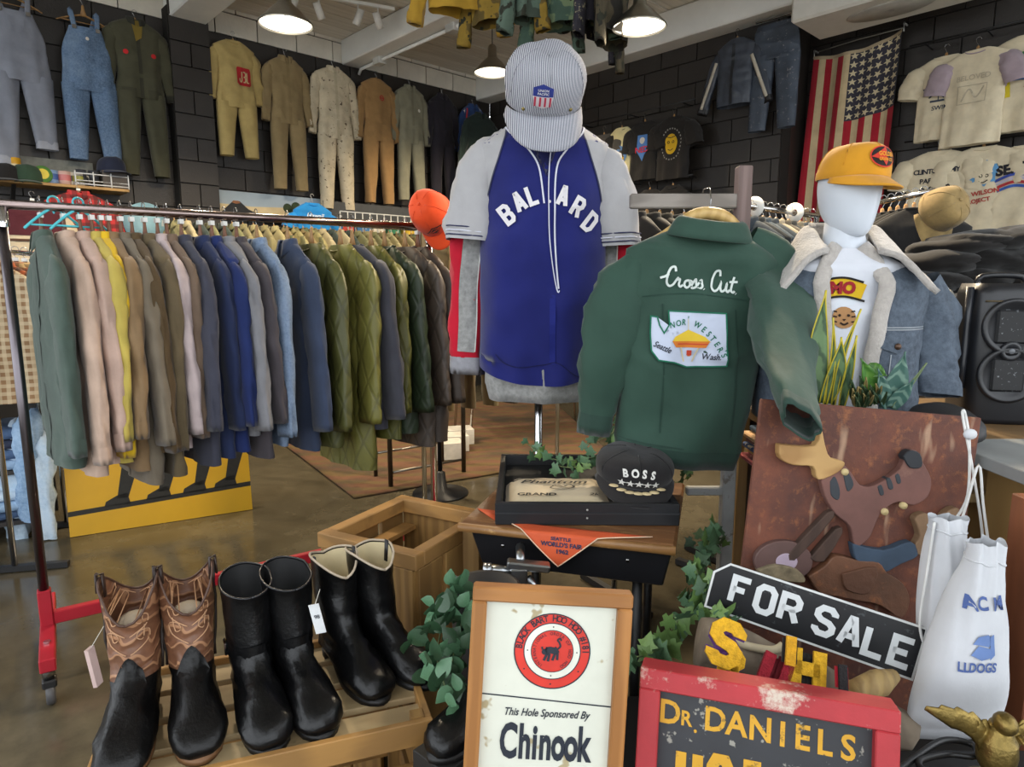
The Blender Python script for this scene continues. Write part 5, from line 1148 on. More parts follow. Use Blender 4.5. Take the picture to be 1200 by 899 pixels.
# ---- FOR SALE sign
LF, RF = aty(846, 657, 1.34), aty(1086, 734, 1.2); yaw = math.atan2(RF.y - LF.y, RF.x - LF.x); dlen = (RF - LF).length
roll = math.atan2(LF.z - RF.z, math.hypot(RF.x - LF.x, RF.y - LF.y))
m = frame(LF, yaw, R(8), roll); F_ = mthing('for_sale_sign', 'black metal sign with white border reading FOR SALE', 'sign', m)
hF = abs(l2(1070, 798, m)[1]); wF = dlen
ctr = [(-.004, -.02), (.016, 0), (wF, 0), (wF, -hF), (-.012, -hF), (-.012, -.028)]
MB().prism(ctr, 0, .004).build('sign_plate', M('#17191c', .4, var=.2, kind='speck', h2='#3a3d40', bscale=40), F_, sm=False)
Flat().line([(p[0] * .99 + .003, p[1] * .97 - .0015) for p in ctr], .0045, True).build('border', M('#c9cbc9', .4), F_, y=-.001)
f = Flat()
for ch, px, py in (('F', 868, 692), ('O', 897, 702), ('R', 926, 712), ('S', 967, 727), ('A', 997, 739), ('L', 1026, 752), ('E', 1057, 763)):
    x, z = l2(px, py, m); hh = hF * .6; f.block(ch, x - .022, z - hh / 2 - .002, hh, w=.044, th=.0125)
f.build('lettering', M('#cdd1d2', .45, var=.08), F_, y=-.0012)
# ---- rusty board with carved animal figure
m = frame(aty(1000, 475, 1.5), 0, R(4), R(4.9)); Rb = mthing('rusty_board', 'rusted steel sheet with a carved wooden animal figure mounted on it', 'board', m)
x0, zt = l2(893, 468, m); x1, _ = l2(1152, 490, m); hb = (aty(1000, 475, 1.5).z - PT) - .02
MB().box(((x0 + x1) / 2, .01, zt - hb / 2), (x1 - x0, .012, hb)).build('steel_sheet', M('#6b3c2a', .75, kind='rust', h2='#4a2d26', bump=.6), Rb, sm=False, bevel=.002)
def piece(pts, mat, name, th=.02, y0=.004, smoothn=3):
    q = [Vector((*l2(px, py, m), 0)) for px, py in pts]; q.append(q[0]); q2 = crv(q, smoothn)[:-1]
    o = MB().prism([(v.x, v.y) for v in q2], y0 - th, y0).build(name, mat, Rb, sm=False, bevel=.002, recalc=True); return o
TAN = M('#8f6839', .7, kind='wood', h2='#c9a46a', bscale=8, bump=.4, dirs=(.3, 1, 1)); MAU = M('#6d4a42', .75, kind='worn', h2='#7d5a4c', bscale=6, bump=.3); DKB = M('#23262b', .7)
piece([(909, 519), (950, 521), (957, 499), (962, 520), (968, 534), (985, 540), (976, 552), (954, 560), (948, 545), (925, 543), (910, 535)], TAN, 'carved_head', .026)
piece([(957, 556), (975, 540), (990, 548), (1003, 566), (1020, 567), (1050, 548), (1056, 530), (1068, 526), (1076, 540), (1086, 560), (1082, 580), (1065, 590), (1048, 586), (1030, 596), (1022, 610), (1014, 628), (998, 638), (992, 615), (975, 600), (963, 580)], MAU, 'carved_body', .022)
piece([(1052, 533), (1060, 526), (1072, 530), (1074, 545), (1060, 546)], DKB, 'tail_tip', .024, .002)
for pts in ([(968, 562), (974, 556), (980, 572), (978, 584), (969, 578)], [(983, 553), (990, 552), (996, 566), (988, 574)], [(1023, 568), (1028, 566), (1031, 577), (1026, 578)], [(1033, 560), (1038, 558), (1042, 570), (1036, 571)], [(1043, 555), (1048, 553), (1051, 563), (1046, 565)]): piece(pts, M('#2f3338', .7), 'painted_marking', .0235, .004)
piece([(994, 634), (1030, 642), (1062, 632), (1070, 648), (1050, 658), (1030, 668), (1012, 662), (998, 652)], M('#38485a', .8, var=.3), 'carved_trousers', .024)
piece([(1066, 606), (1071, 601), (1082, 600), (1088, 615), (1104, 597), (1117, 593), (1114, 604), (1096, 622), (1086, 642), (1072, 648), (1066, 638), (1072, 625)], M('#7d6248', .75, var=.25), 'carved_foot', .024)
for pts in ([(920, 648), (966, 599), (974, 604), (928, 655)], [(946, 652), (976, 618), (984, 622), (962, 656)]): piece(pts, M('#4a362c', .8, kind='wood', h2='#35261f', bscale=8), 'carved_limb', .02, .004, 2)
o = piece([(882 + 34 + 34 * math.cos(2 * PI * k / 16), 656 + 24 * math.sin(2 * PI * k / 16)) for k in range(16)], M('#59413c', .6, var=.2), 'carved_disc', .018)
piece([(919 + 13 * math.cos(2 * PI * k / 12), 656 + 10 * math.sin(2 * PI * k / 12)) for k in range(12)], M('#a896a6', .6), 'disc_label', .0195)
LTH = M('#6a452f', .6, kind='rust', h2='#4d3323', bump=.6)
piece([(943, 672), (962, 660), (975, 648), (1002, 654), (1024, 656), (1034, 668), (1052, 680), (1060, 700), (1050, 720), (1025, 705), (1000, 700), (975, 695), (955, 690)], LTH, 'leather_scrap', .026)
piece([(980, 668), (1020, 660), (1012, 690), (985, 686)], M('#5c3b28', .6, bump=.5), 'leather_fold', .032)
piece([(884, 664), (905, 658), (930, 664), (938, 678), (912, 676), (890, 672)], M('#7d7058', .9, var=.4, scale=40), 'fur_scrap', .03)
for px, py in ((1031, 597), (1053, 590), (985, 551)):
    x, z = l2(px, py, m); MB().lathe([(0, .004), (.008, .003), (.008, -.006)], 10, mat=T(x, -.02, z) @ rotm('X', R(90))).build('peg', M('#bda878', .6), Rb)
# ---- white drawstring bags
CAN = cloth('#bcbec2', var=.06, bscale=30)
def bag(label, pxs, y, seed, lean=0., texts=()):
    """pxs = (top centre px, py, half width px), (bottom centre px, py, half width px)"""
    (tx, ty, tw), (bx, by, bwid) = pxs; p0 = aty(tx, ty, y); p1 = aty(bx, by, y); sc = y / FPX
    t = thing('drawstring_bag', label, 'bag', p0, 0, 'white cotton drawstring bags'); rs = []; L_ = p0.z - p1.z; dx = p1.x - p0.x
    for k in range(24):
        q = k / 23; w = (tw + (bwid - tw) * smooth(0, .9, q)) * sc * (1.12 if k < 1 else (.96 if k in (2, 3) else 1)); d = (.018 + .03 * math.sin(PI * q)) if k < 22 else .012
        def fn(x, y_, z): g = (1 - q) ** 2; return Vector((x, y_ + .006 * g * math.sin(x * 260 + seed) + .007 * noise.noise(Vector((x * 14 + seed, y_ * 5, z * 9))), z + .004 * g * math.sin(x * 200)))
        cut = -.12 * dx * 0
        rs.append([fn(v.x, v.y, v.z) + Vector((dx * q, 0, 0)) for v in ringpts(w, d, -L_ * q, 36, .8)])
    mb = MB(); mb.loft(rs, (False, True)); mb.build('sack', CAN, t); bv = mb.bvh()
    MB().tube([v + Vector((0, 0, 0)) for v in rs[2]] + [rs[2][0]], .002, 5).build('draw_channel', CAN, t)
    return t, bv, p0
b1, bv1, p0 = bag('white drawstring bag with blue letters, half hidden behind the other bag', ((1112, 606, 20), (1100, 770, 24)), 1.2, 3)
x, z = aty(1118, 690, 1.2).x - p0.x, aty(1118, 690, 1.2).z - p0.z
for ch, q in (('M', -1), ('C', 1)): Flat().text(ch, (x + .012 * q, z + .009 * q), .02, .05, rot=R(35)).build('letter', M('#3d4f86', .8), b1, surf=bv1, off=.003)
b2, bv2, p0 = bag('white drawstring bag printed with a blue bulldog emblem', ((1156, 634, 21), (1113, 862, 58)), 1.12, 5)
def bl_(px, py): q = aty(px, py, 1.09); return (q.x - p0.x, q.z - p0.z)
for t_, p_, h_, r_ in (('AC M', (1151, 706), .023, 6), ('LLDOGS', (1138, 777), .017, 0)): Flat().text(t_, bl_(*p_), h_, .05, sx=.72, rot=R(r_)).build('lettering', M('#44598e', .8), b2, surf=bv2, off=.003)
f = Flat()
for pts in (((1133, 750), (1140, 742), (1150, 738), (1156, 744), (1150, 752)), ((1130, 762), (1140, 752), (1152, 754), (1155, 764), (1142, 768)), ((1152, 740), (1157, 738), (1158, 762), (1152, 768))): f.poly([bl_(*p) for p in pts])
f.build('emblem', M('#5f78a8', .8), b2, surf=bv2, off=.003)
Flat().ring(bl_(1098, 773), 0, .004, 8).build('red_stain', M('#b0847c', .9), b2, surf=bv2, off=.002)
def cordo(pts, y, label, r=.0028):
    w = [aty(px, py, y + (.0 if len(p_) < 3 else p_[2])) for p_ in pts for px, py in (p_[:2],)]
    o = MB().tube(crv(w, 5), r, 6).build('drawstring', M('#c9c9c6', .8), None); return o
for par, pts, y in ((b2, ((1152, 634), (1148, 600), (1138, 540), (1128, 487), (1131, 485), (1136, 520), (1134, 580), (1120, 608)), 1.3), (b2, ((1158, 634), (1152, 590), (1147, 545), (1133, 590), (1128, 606)), 1.28), (b1, ((1095, 612), (1088, 660), (1078, 730), (1085, 760)), 1.19)):
    o = cordo(pts, y, ''); o.parent = par; o.matrix_parent_inverse = Matrix.Translation(-Vector(par.location))
kn = MB().ell(aty(1137, 509, 1.29), (.014, .008, .011), 10, 6).build('knot', CAN, b2); kn.matrix_parent_inverse = Matrix.Translation(-Vector(b2.location))
# ---- driftwood log with chenille letters
lg = thing('driftwood_log', 'grey driftwood log behind the red framed sign', 'log', (0, 0, 0))
pts = [aty(820, 735, 1.24), aty(880, 752, 1.22), aty(960, 790, 1.18), aty(1030, 830, 1.14), aty(1062, 850, 1.12)]
mb = MB(); P = crv(pts, 6); mb.tube(P, [.05 + .012 * noise.noise(p * 12) for p in P], 14)
for v in mb.v: v += Vector((0, 0, -.035)) + Vector((0, 1, 0)) * .01 * noise.noise(v * 20)
mb.build('trunk', M('#7d7060', .85, kind='wood', h2='#574c40', bscale=14, bump=.6, dirs=(.4, 1, 1)), lg)
MB().tube([aty(1000, 812, 1.08), aty(1030, 800, 1.1), aty(1048, 792, 1.12)], [.02, .024, .012], 10).build('branch_stub', M('#9a8152', .8, kind='wood', h2='#7a6340', bscale=14, bump=.5), lg)
MB().tube(crv([aty(858, 748, 1.2), aty(872, 756, 1.19), aty(905, 762, 1.18), aty(918, 756, 1.18)], 4), .008, 8).build('twig', M('#b5a88c', .8), lg)
def chen(ch, px, py, h, col, edge, label, rot, y=1.1, ital=0., th=None):
    h *= 1.35; p = aty(px, py - 3, y); m = Matrix.Translation(p) @ rotm('X', R(-30)) @ rotm('Y', R(rot)); t = mthing('chenille_letter', label, 'letter patch', m, 'felt varsity letter patches')
    w = h * .75; th = th or h * .26; fn = lambda x, z: (x - w / 2 + ital * z, z - h / 2)
    Flat().block(ch, 0, 0, h, w=w, th=th * 1.5, fn=fn).build('felt_backing', cloth(edge), t, y=.003, thick=.004)
    Flat().block(ch, 0, 0, h, w=w, th=th, fn=fn).build('chenille', M(col, .95, var=.25, scale=90, bump=1, bscale=180), t, y=-.003, thick=.006)
chen('S', 850, 757, .062, '#c99a1c', '#4a2b5f', 'yellow chenille letter S edged in purple', 22); chen('R', 856, 783, .045, '#c99a1c', '#4a2b5f', 'small yellow chenille letter R edged in purple', 18)
chen('U', 903, 787, .055, '#8e1626', '#5a0f18', 'dark red chenille letter U', 14, ital=.25); chen('I', 926, 766, .05, '#c48f16', '#171513', 'yellow chenille letter I edged in black behind the red U', 12)
chen('H', 945, 787, .066, '#c99a1c', '#171513', 'yellow chenille letter H edged in black', 12); chen('I', 987, 797, .042, '#1d191a', '#a5172a', 'black chenille letter I edged in red', 8, y=1.07)
tk = boxo('storage_chest', M('#151414', .6, var=.2), (.83, .99, (PT + .67) / 2), (.44, .18, .67 - PT), bevel=.008); tag(tk, 'black storage chest under the brass eagle and cable', 'chest')
# ---- brass eagle and cable at the lower right
BR = M('#7d6a3a', .38, .85, var=.45, scale=30, bump=.6, bscale=60)
ep = aty(1168, 880, .98); eg = thing('brass_eagle', 'antique brass eagle ornament with raised wing in front of the white bags', 'ornament', (ep.x, .98, .67))
ez = max(.07, ep.z - .67)
MB().lathe([(0, 0), (.04, 0), (.04, .012), (.02, .02), (.015, ez - .03)], 18).build('base', BR, eg)
MB().ell((0, 0, ez), (.03, .03, .045), 16, 10).build('breast', BR, eg); MB().ell((.0, -.01, ez + .056), (.017, .02, .018), 14, 8).build('head', BR, eg); MB().loft([ringpts(w, w, z, 16, 1) for w, z in ((.028, ez + .02), (.02, ez + .035), (.015, ez + .05))], (False, True)).build('neck', BR, eg)
MB().tube([(.004, -.036, ez + .052), (.004, -.05, ez + .048), (.004, -.055, ez + .038)], [.006, .004, .001], 8).build('beak', BR, eg)
for s in (-1, 1):
    wg = MB()
    for k in range(7):
        a = R(150 - 14 * k) if s < 0 else R(30 + 12 * k); L_ = .12 - .008 * k; b0 = Vector((s * .02, .0, ez + .035 - .01 * k)); tip = b0 + Vector((L_ * math.cos(a), .0, L_ * math.sin(a) * .7))
        MB().tube([b0, b0.lerp(tip, .5), tip], [.008, .017, .004], 8, flat=.28, ref=Vector((0, 1, 0))).build('feather', BR, eg)
    del wg
for k in range(30):
    if k: break
    a = k * 2.4; z = ez - .035 + .07 * (k / 30); rr_ = .031 * math.cos((z - ez) / .05); MB().ell((rr_ * math.cos(a), rr_ * math.sin(a), z), (.006, .006, .007), 8, 5).build('scale_feather', BR, eg)
cb_ = MB(); w = [aty(px, py, y) for px, py, y in ((1050, 905, .96), (1072, 888, 1.0), (1105, 868, 1.045), (1138, 872, 1.04), (1142, 886, 1.01), (1110, 884, 1.02), (1078, 892, .99), (1090, 905, .965), (1150, 905, .965))]
cb_.tube(crv(w, 6), .0055, 8); tag(cb_.build('black_cable', M('#121213', .4)), 'loops of thick black cable beside the brass eagle', 'cable')
# ================================================================== old school desk with display case
DZ = .85
dA, dB = onz(538, 612, DZ), onz(792, 640, DZ); yaw = math.atan2(dB.y - dA.y, dB.x - dA.x); dw = (dB - dA).length; dd = .55
dk = thing('school_desk', 'old school desk with worn wooden top and black metal body', 'desk', (dA.x, dA.y, 0), (0, 0, yaw))
MB().box((dw / 2, dd / 2, DZ - .0125), (dw, dd, .025)).build('desk_top', M('#6f4a2a', .38, kind='worn', h2='#a98252', bscale=9, var=.25, bump=.25, dirs=(.3, 2, 1)), dk, sm=False, bevel=.007)
MB().tube([(.0, -.002, DZ - .0125), (dw, -.002, DZ - .0125)], .0125, 8).build('rounded_edge', M('#8a6338', .4, kind='worn', h2='#b48d5a', bscale=16), dk)
MB().add([(.03, .01, DZ - .026), (dw - .01, .01, DZ - .026), (dw - .01, dd - .02, DZ - .026), (.03, dd - .02, DZ - .026), (.055, .03, DZ - .125), (dw - .03, .03, DZ - .125), (dw - .03, dd - .05, DZ - .125), (.055, dd - .05, DZ - .125)], [[0, 1, 5, 4], [1, 2, 6, 5], [2, 3, 7, 6], [3, 0, 4, 7], [4, 5, 6, 7]]).build('book_box', M('#17171a', .4, var=.2), dk, sm=False, bevel=.004)
for x in (.12, dw - .12): MB().lathe([(0, .003), (.005, .003), (.005, 0)], 10, mat=T(x, .018, DZ - .06) @ rotm('X', R(90))).build('rivet', STEEL, dk)
for x in (.1, dw - .1):
    for y in (.09, dd - .1): MB().tube([(x, y, DZ - .12), (x * 1.0, y, .0)], .014, 8).build('leg', BLKM, dk)
lg_ = boxo('pine_board', M('#a07c4a', .6, kind='wood', h2='#7d5c32', bscale=8, dirs=(1, 1, .12)), (0, 0, 0), (.055, .03, .8)); lg_.location = (aty(549, 650, 1.82).x, 1.9, .4); tag(lg_, 'upright pale pine board under the desk corner', 'board')
# display case
ca, cb2 = onz(580, 612, DZ + .01), onz(796, 612, DZ + .01)
TW = (cb2 - ca).length; TD = .52; TH = .062
cs = thing('display_case', 'shallow black display case on the school desk', 'display case', ((ca.x + cb2.x) / 2, ca.y, DZ), (0, 0, R(-1)))
CK = M('#16171a', .42, var=.2)
MB().box((0, TD / 2, .014), (TW - .03, TD - .03, .028)).build('case_bottom', M('#101112', .6), cs, sm=False)
for y in (.009, TD - .009): MB().box((0, y, TH / 2), (TW, .018, TH)).build('case_side', CK, cs, sm=False, bevel=.0025)
for x in (-TW / 2 + .009, TW / 2 - .009): MB().box((x, TD / 2, TH / 2), (.018, TD - .036, TH - .001)).build('case_side', CK, cs, sm=False, bevel=.0025)
for z in (TH * .72, TH * .35): MB().lathe([(0, .004), (.003, .003), (.003, 0)], 8, mat=T(0, -.0, z) @ rotm('X', R(90))).build('pin', M('#c9c9c4', .3, .8), cs)
MB().box((0, -.002, TH * .55), (TW, .004, .003)).build('groove', M('#2a2b2e', .4), cs, sm=False)
# folded shirts in the case
def folded(name, label, cx, cy, w, d, mat, h=.02, z0=.012, cat='t-shirt'):
    t = thing(name, label, cat, cs.matrix_basis @ Vector((cx, cy, z0)), (0, 0, R(-1)))
    MB().grid(lambda u, v: Vector(((u - .5) * w, (v - .5) * d, h * min(1, 8 * min(u, 1 - u), 8 * min(v, 1 - v)) + .003 * noise.noise(Vector((u * 6, v * 5, cx * 20))))), 22, 18).build('cloth', mat, t)
    return t
up = rotm('X', R(-90))      # lay xz graphics flat, facing up
bpy.context.view_layer.update()
t = folded('folded_t_shirt', 'folded cream tee with black script inside the display case', -.075, .16, .3, .24, cloth('#b9aa8d', var=.06), .03, .028)
f = Flat().text('Phantom', (-.01, .035), .032, .03, sx=1.2, shear=.35).curve([(-.13, .03), (-.1, .065), (-.05, .06), (.02, .055), (.09, .068), (.13, .062)], .006); f.curve([(-.02, -.02), (.0, .005), (.02, -.01), (.035, .008), (.05, -.015), (.02, -.035), (-.01, -.03), (-.02, -.02)], .004); f.curve([(-.04, -.005), (-.01, .0), (.03, -.02), (.06, .004)], .0035)
f.text('GRAND', (-.06, -.083), .022, .05, shear=.1).text('2k', (.1, -.08), .02, .03, shear=.3); f.build('print', M('#26231f', .8), t, y=0, mat4=T(0, 0, .0345) @ up)
t = folded('folded_t_shirt', 'folded black tee with 2022 print inside the display case', .165, .075, .16, .1, cloth('#1b1a1b', var=.1), .028, .028)
f = Flat().text('2022', (.0, .0), .024, .03, arc=-.12); f.line([(-.03, -.036), (.035, -.036)], .004); f.build('print', M('#8d8c88', .8), t, y=0, mat4=T(0, 0, .0325) @ up)
# BOSS cap
bp = aty(743, 553, ca.y + .15); BK = cloth('#1d1b1c', var=.1)
bp.z = max(bp.z, DZ + .06)
cp, cb3 = cap('captain_cap', 'black cap embroidered BOSS with five white stars and gold leaf brim', bp, (R(12), R(4), R(-4)), BK, w=.108, l=.11, h=.072, brim=.055, droop=.025, curl=.014, puff=.1, seed=12, button=False)
tk2 = MB().box((0, 0, 0), (.12, .1, bp.z - DZ - .03)).build('cap_block', M('#121112', .8), None, sm=False, bevel=.01); tk2.location = (bp.x, bp.y + .035, DZ + .028 + (bp.z - DZ - .03) / 2); tag(tk2, 'small dark block inside the case holding up the BOSS cap', 'block')
f = Flat()
for ch, x, z, r_ in (('B', -.039, .050, 10), ('O', -.013, .054, 4), ('S', .012, .054, -4), ('S', .036, .050, -10)): f.text(ch, (x, z), .018, .06, rot=R(r_))
f.build('lettering', M('#d3d2cc', .8), cp, surf=cb3, off=.003, dens=.015)
f = Flat()
for k in range(5): f.star((-.046 + .023 * k, .024 - .002 * abs(k - 2) + .002), .0115, 0, .42)
f.line([(-.05, .024), (0, .0275), (.05, .024)], .002); f.build('stars', M('#d3d2cc', .8), cp, surf=cb3, off=.003, dens=.015)
br = [o for o in cp.children if o.name.startswith('brim')][0]
bb = BVHTree.FromPolygons([v.co for v in br.data.vertices], [list(p.vertices) for p in br.data.polygons])
mb = MB()
for k in range(11):
    a = R(-90 + 66 * (k / 5 - 1)); x, y = .1 * math.cos(a), -.098 * abs(math.sin(a)) - .028 * (1 - abs(k / 5 - 1) ** 2.6)
    h = bb.ray_cast(Vector((x, y, 1)), Vector((0, 0, -1)))
    if h[0]: mb.ell((x, y, h[0].z + .004), (.015, .009, .003), 8, 5, mat=None)
mb.build('gold_leaf', M('#c9b58a', .5), cp)
# orange souvenir pennants under the case
OR = M('#c9532a', .7, var=.1); ORE = M('#d8b89a', .8)
pn = thing('pennant', 'orange felt pennant reading SEATTLE WORLDS FAIR 1962 hanging over the desk edge', 'pennant', (0, 0, 0))
e = .003
P1, P2 = onz(602, 616, DZ + e), onz(765, 618, DZ + e); E1, E2 = onz(607, 622, DZ + e), onz(715, 634, DZ + e)
ny = Vector((math.sin(yaw), -math.cos(yaw), 0))
fx = lambda s: dA + Vector((math.cos(yaw), math.sin(yaw), 0)) * s + Vector((0, 0, DZ))
def deskloc(p): q = p - Vector((dA.x, dA.y, 0)); return (q.x * math.cos(yaw) + q.y * math.sin(yaw), -q.x * math.sin(yaw) + q.y * math.cos(yaw))
# pennant: point hangs down the front of the desk, the wide part lies flat under the case
tip = onpl(653, 667, Vector((dA.x, dA.y, 0)) + ny * .025, ny); tl_ = deskloc(tip)
edge0, edge1 = deskloc(onz(612, 624, DZ))[0], deskloc(onz(700, 634, DZ))[0]
pn.location = (dA.x, dA.y, 0); pn.rotation_euler = (0, 0, yaw)
back0, back1 = deskloc(onz(596, 612, DZ))[0], deskloc(onz(768, 616, DZ))[0]
def pen(u, v):
    if v < .3: k = v / .3; a = back0 + (edge0 - back0) * k; b = back1 + (edge1 - back1) * k; return Vector((a + (b - a) * u, .035 * (1 - k) - .014 * k, DZ + e))
    k = (v - .3) / .7; a = edge0 + (tl_[0] - edge0) * k; b = edge1 + (tl_[0] - edge1) * k
    return Vector((a + (b - a) * u, -.018 - .004 * math.sin(PI * k), DZ + e - (DZ - tip.z) * k))
mb = MB(); mb.grid(pen, 14, 20); mb.build('felt', OR, pn, solid=.002); pb_ = mb.bvh()
MB().tube([pen(0, k / 20) + Vector((0, -.001, .001)) for k in range(21)], .0018, 5).build('piping', ORE, pn); MB().tube([pen(1, k / 20) + Vector((0, -.001, .001)) for k in range(21)], .0018, 5).build('piping', ORE, pn)
zc = DZ - .004
f = Flat().text('SEATTLE', ((edge0 + edge1) / 2 + .004, DZ - .008), .0085, .06, sx=1.15).text("WORLD'S FAIR", ((edge0 + edge1) / 2 + .006, DZ - .023), .0115, .06, sx=1.0).text('1962', ((edge0 + edge1) / 2 + .008, DZ - .041), .011, .06, sx=1.1)
f.build('lettering', M('#33304a', .8), pn, surf=pb_, off=.0025, dens=.02)
MB().add([(deskloc(onz(560, 597, DZ))[0], deskloc(onz(560, 597, DZ))[1], DZ + .002), (deskloc(onz(582, 612, DZ))[0], deskloc(onz(582, 612, DZ))[1], DZ + .002), (deskloc(onz(584, 600, DZ))[0], deskloc(onz(584, 600, DZ))[1], DZ + .002)], [[0, 1, 2]]).build('pennant_tail', OR, pn, solid=.002)
# chrome clamp behind the framed sign
cl_ = thing('bench_clamp', 'chrome bench clamp fixed under the desk edge', 'clamp', aty(610, 668, 1.6)); MET = M('#a3a6a8', .3, 1., var=.15)
MB().box((.02, 0, .012), (.11, .035, .02), rotm('Y', R(6))).build('arm', MET, cl_, sm=False, bevel=.004); MB().box((-.005, 0, -.02), (.045, .04, .06)).build('jaw', MET, cl_, sm=False, bevel=.004)
MB().tube([(-.09, -.0, .0), (-.02, 0, -.002)], .012, 12).build('barrel', MET, cl_); MB().lathe([(0, .012), (.018, .01), (.018, -.01), (0, -.012)], 14, mat=T(-.085, 0, 0) @ rotm('Y', R(90))).build('knob', MET, cl_)
MB().tube([(-.085, 0, 0), (-.1, 0, -.03), (-.095, 0, -.07)], .005, 8).build('handle', MET, cl_); MB().tube([(.02, 0, -.02), (.055, 0, -.075)], .009, 8).build('screw', MET, cl_); MB().tube([(0, .01, .02), (0, .08, .03)], .012, 8).build('mount', MET, cl_)

# ================================================================== crates and boots
PINE = M('#a87d44', .6, kind='wood', h2='#7a5a33', bscale=9, dirs=(.15, 1, 1), scale=9, bump=.25); PINEV = M('#9d7843', .6, kind='wood', h2='#6f4f2a', bscale=9, dirs=(1, 1, .15), scale=9, bump=.25); PALE = M('#b59f78', .65, kind='wood', h2='#8a714d', bscale=9, dirs=(.15, 1, 1), scale=9, bump=.25)
KZ = .775
k0, k1, k3 = onz(371, 624, KZ), onz(487, 652, KZ), onz(446, 586, KZ); kyaw = math.atan2(k1.y - k0.y, k1.x - k0.x); kw = (k1 - k0).length; kd = .40
kr = thing('wooden_crate', 'tall pine crate standing on end with an open slatted top', 'crate', (k0.x, k0.y, 0), (0, 0, kyaw))
tb = .045
for c_, d_, n_ in (((kw / 2, .02, KZ - tb / 2), (kw, .04, tb), 'top_rail'), ((kw / 2, kd - .02, KZ - tb / 2), (kw, .04, tb), 'top_rail')): MB().box(c_, d_).build(n_, PINE, kr, sm=False, bevel=.003)
for x in (.02, kw - .02): MB().box((x, kd / 2, KZ - tb / 2), (.04, kd - .08, tb - .002)).build('top_rail', PINE, kr, sm=False, bevel=.003)
for x in (.035, kw - .075): MB().box((x + .02, .008, (KZ - tb) / 2), (.085, .016, KZ - tb - .001)).build('front_board', PINEV, kr, sm=False, bevel=.002)
MB().box((kw / 2 - .02, .008, (KZ - tb) / 2), (.11, .0155, KZ - tb - .001)).build('front_board', PINEV, kr, sm=False, bevel=.002)
for y in (.07, .2, .33): MB().box((.008, y, (KZ - tb) / 2), (.016, .11, KZ - tb - .001)).build('side_slat', PINEV, kr, sm=False, bevel=.002); MB().box((kw - .008, y, (KZ - tb) / 2), (.016, .11, KZ - tb - .001)).build('side_slat', PINEV, kr, sm=False, bevel=.002)
MB().box((kw / 2, kd - .008, (KZ - tb) / 2), (kw - .034, .015, KZ - tb - .002)).build('back_board', PINEV, kr, sm=False, bevel=.002)
MB().box((kw / 2 + .03, kd / 2 + .02, KZ - .22), (kw * .5, kd - .05, .016)).build('inner_shelf', M('#b58a45', .5, kind='wood', h2='#8f682f', bscale=8, dirs=(.15, 1, 1)), kr, sm=False)
for s in (1, 3): MB().box((kw * .25 * s - .03, kd / 2, KZ - .09), (.05, kd - .07, .014)).build('inner_slat', PINE, kr, sm=False)
# flat crate carrying the boots
BZ = .56
q0, q1 = onz(508, 852, BZ), onz(270, 906, BZ); fy = math.atan2(q0.y - q1.y, q0.x - q1.x); FWd = .66; FD = .42
fx0 = q0 - Vector((math.cos(fy), math.sin(fy), 0)) * FWd
fc = thing('boot_crate', 'low slatted wooden crate under the row of boots', 'crate', (fx0.x, fx0.y, 0), (0, 0, fy))
for k, y in enumerate((.05, .16, .27, .375)): MB().box((FWd / 2, y, BZ - .008), (FWd, .085, .016)).build('top_slat', PALE, fc, sm=False, bevel=.002)
for z in (.55, .45, .34, .23, .12, .03):
    MB().box((FWd / 2, .008, z), (FWd, .016, .055)).build('front_slat', PINE, fc, sm=False, bevel=.002); MB().box((FWd / 2, FD - .008, z), (FWd, .016, .055)).build('back_slat', PINE, fc, sm=False, bevel=.002)
    MB().box((FWd - .008, FD / 2, z), (.016, FD - .034, .055)).build('side_slat', PINE, fc, sm=False, bevel=.002); MB().box((.008, FD / 2, z), (.016, FD - .034, .055)).build('side_slat', PINE, fc, sm=False, bevel=.002)
for x in (.03, FWd - .03):
    for y in (.03, FD - .03): MB().box((x, y, .29), (.027, .027, .58)).build('corner_post', PINEV, fc, sm=False)
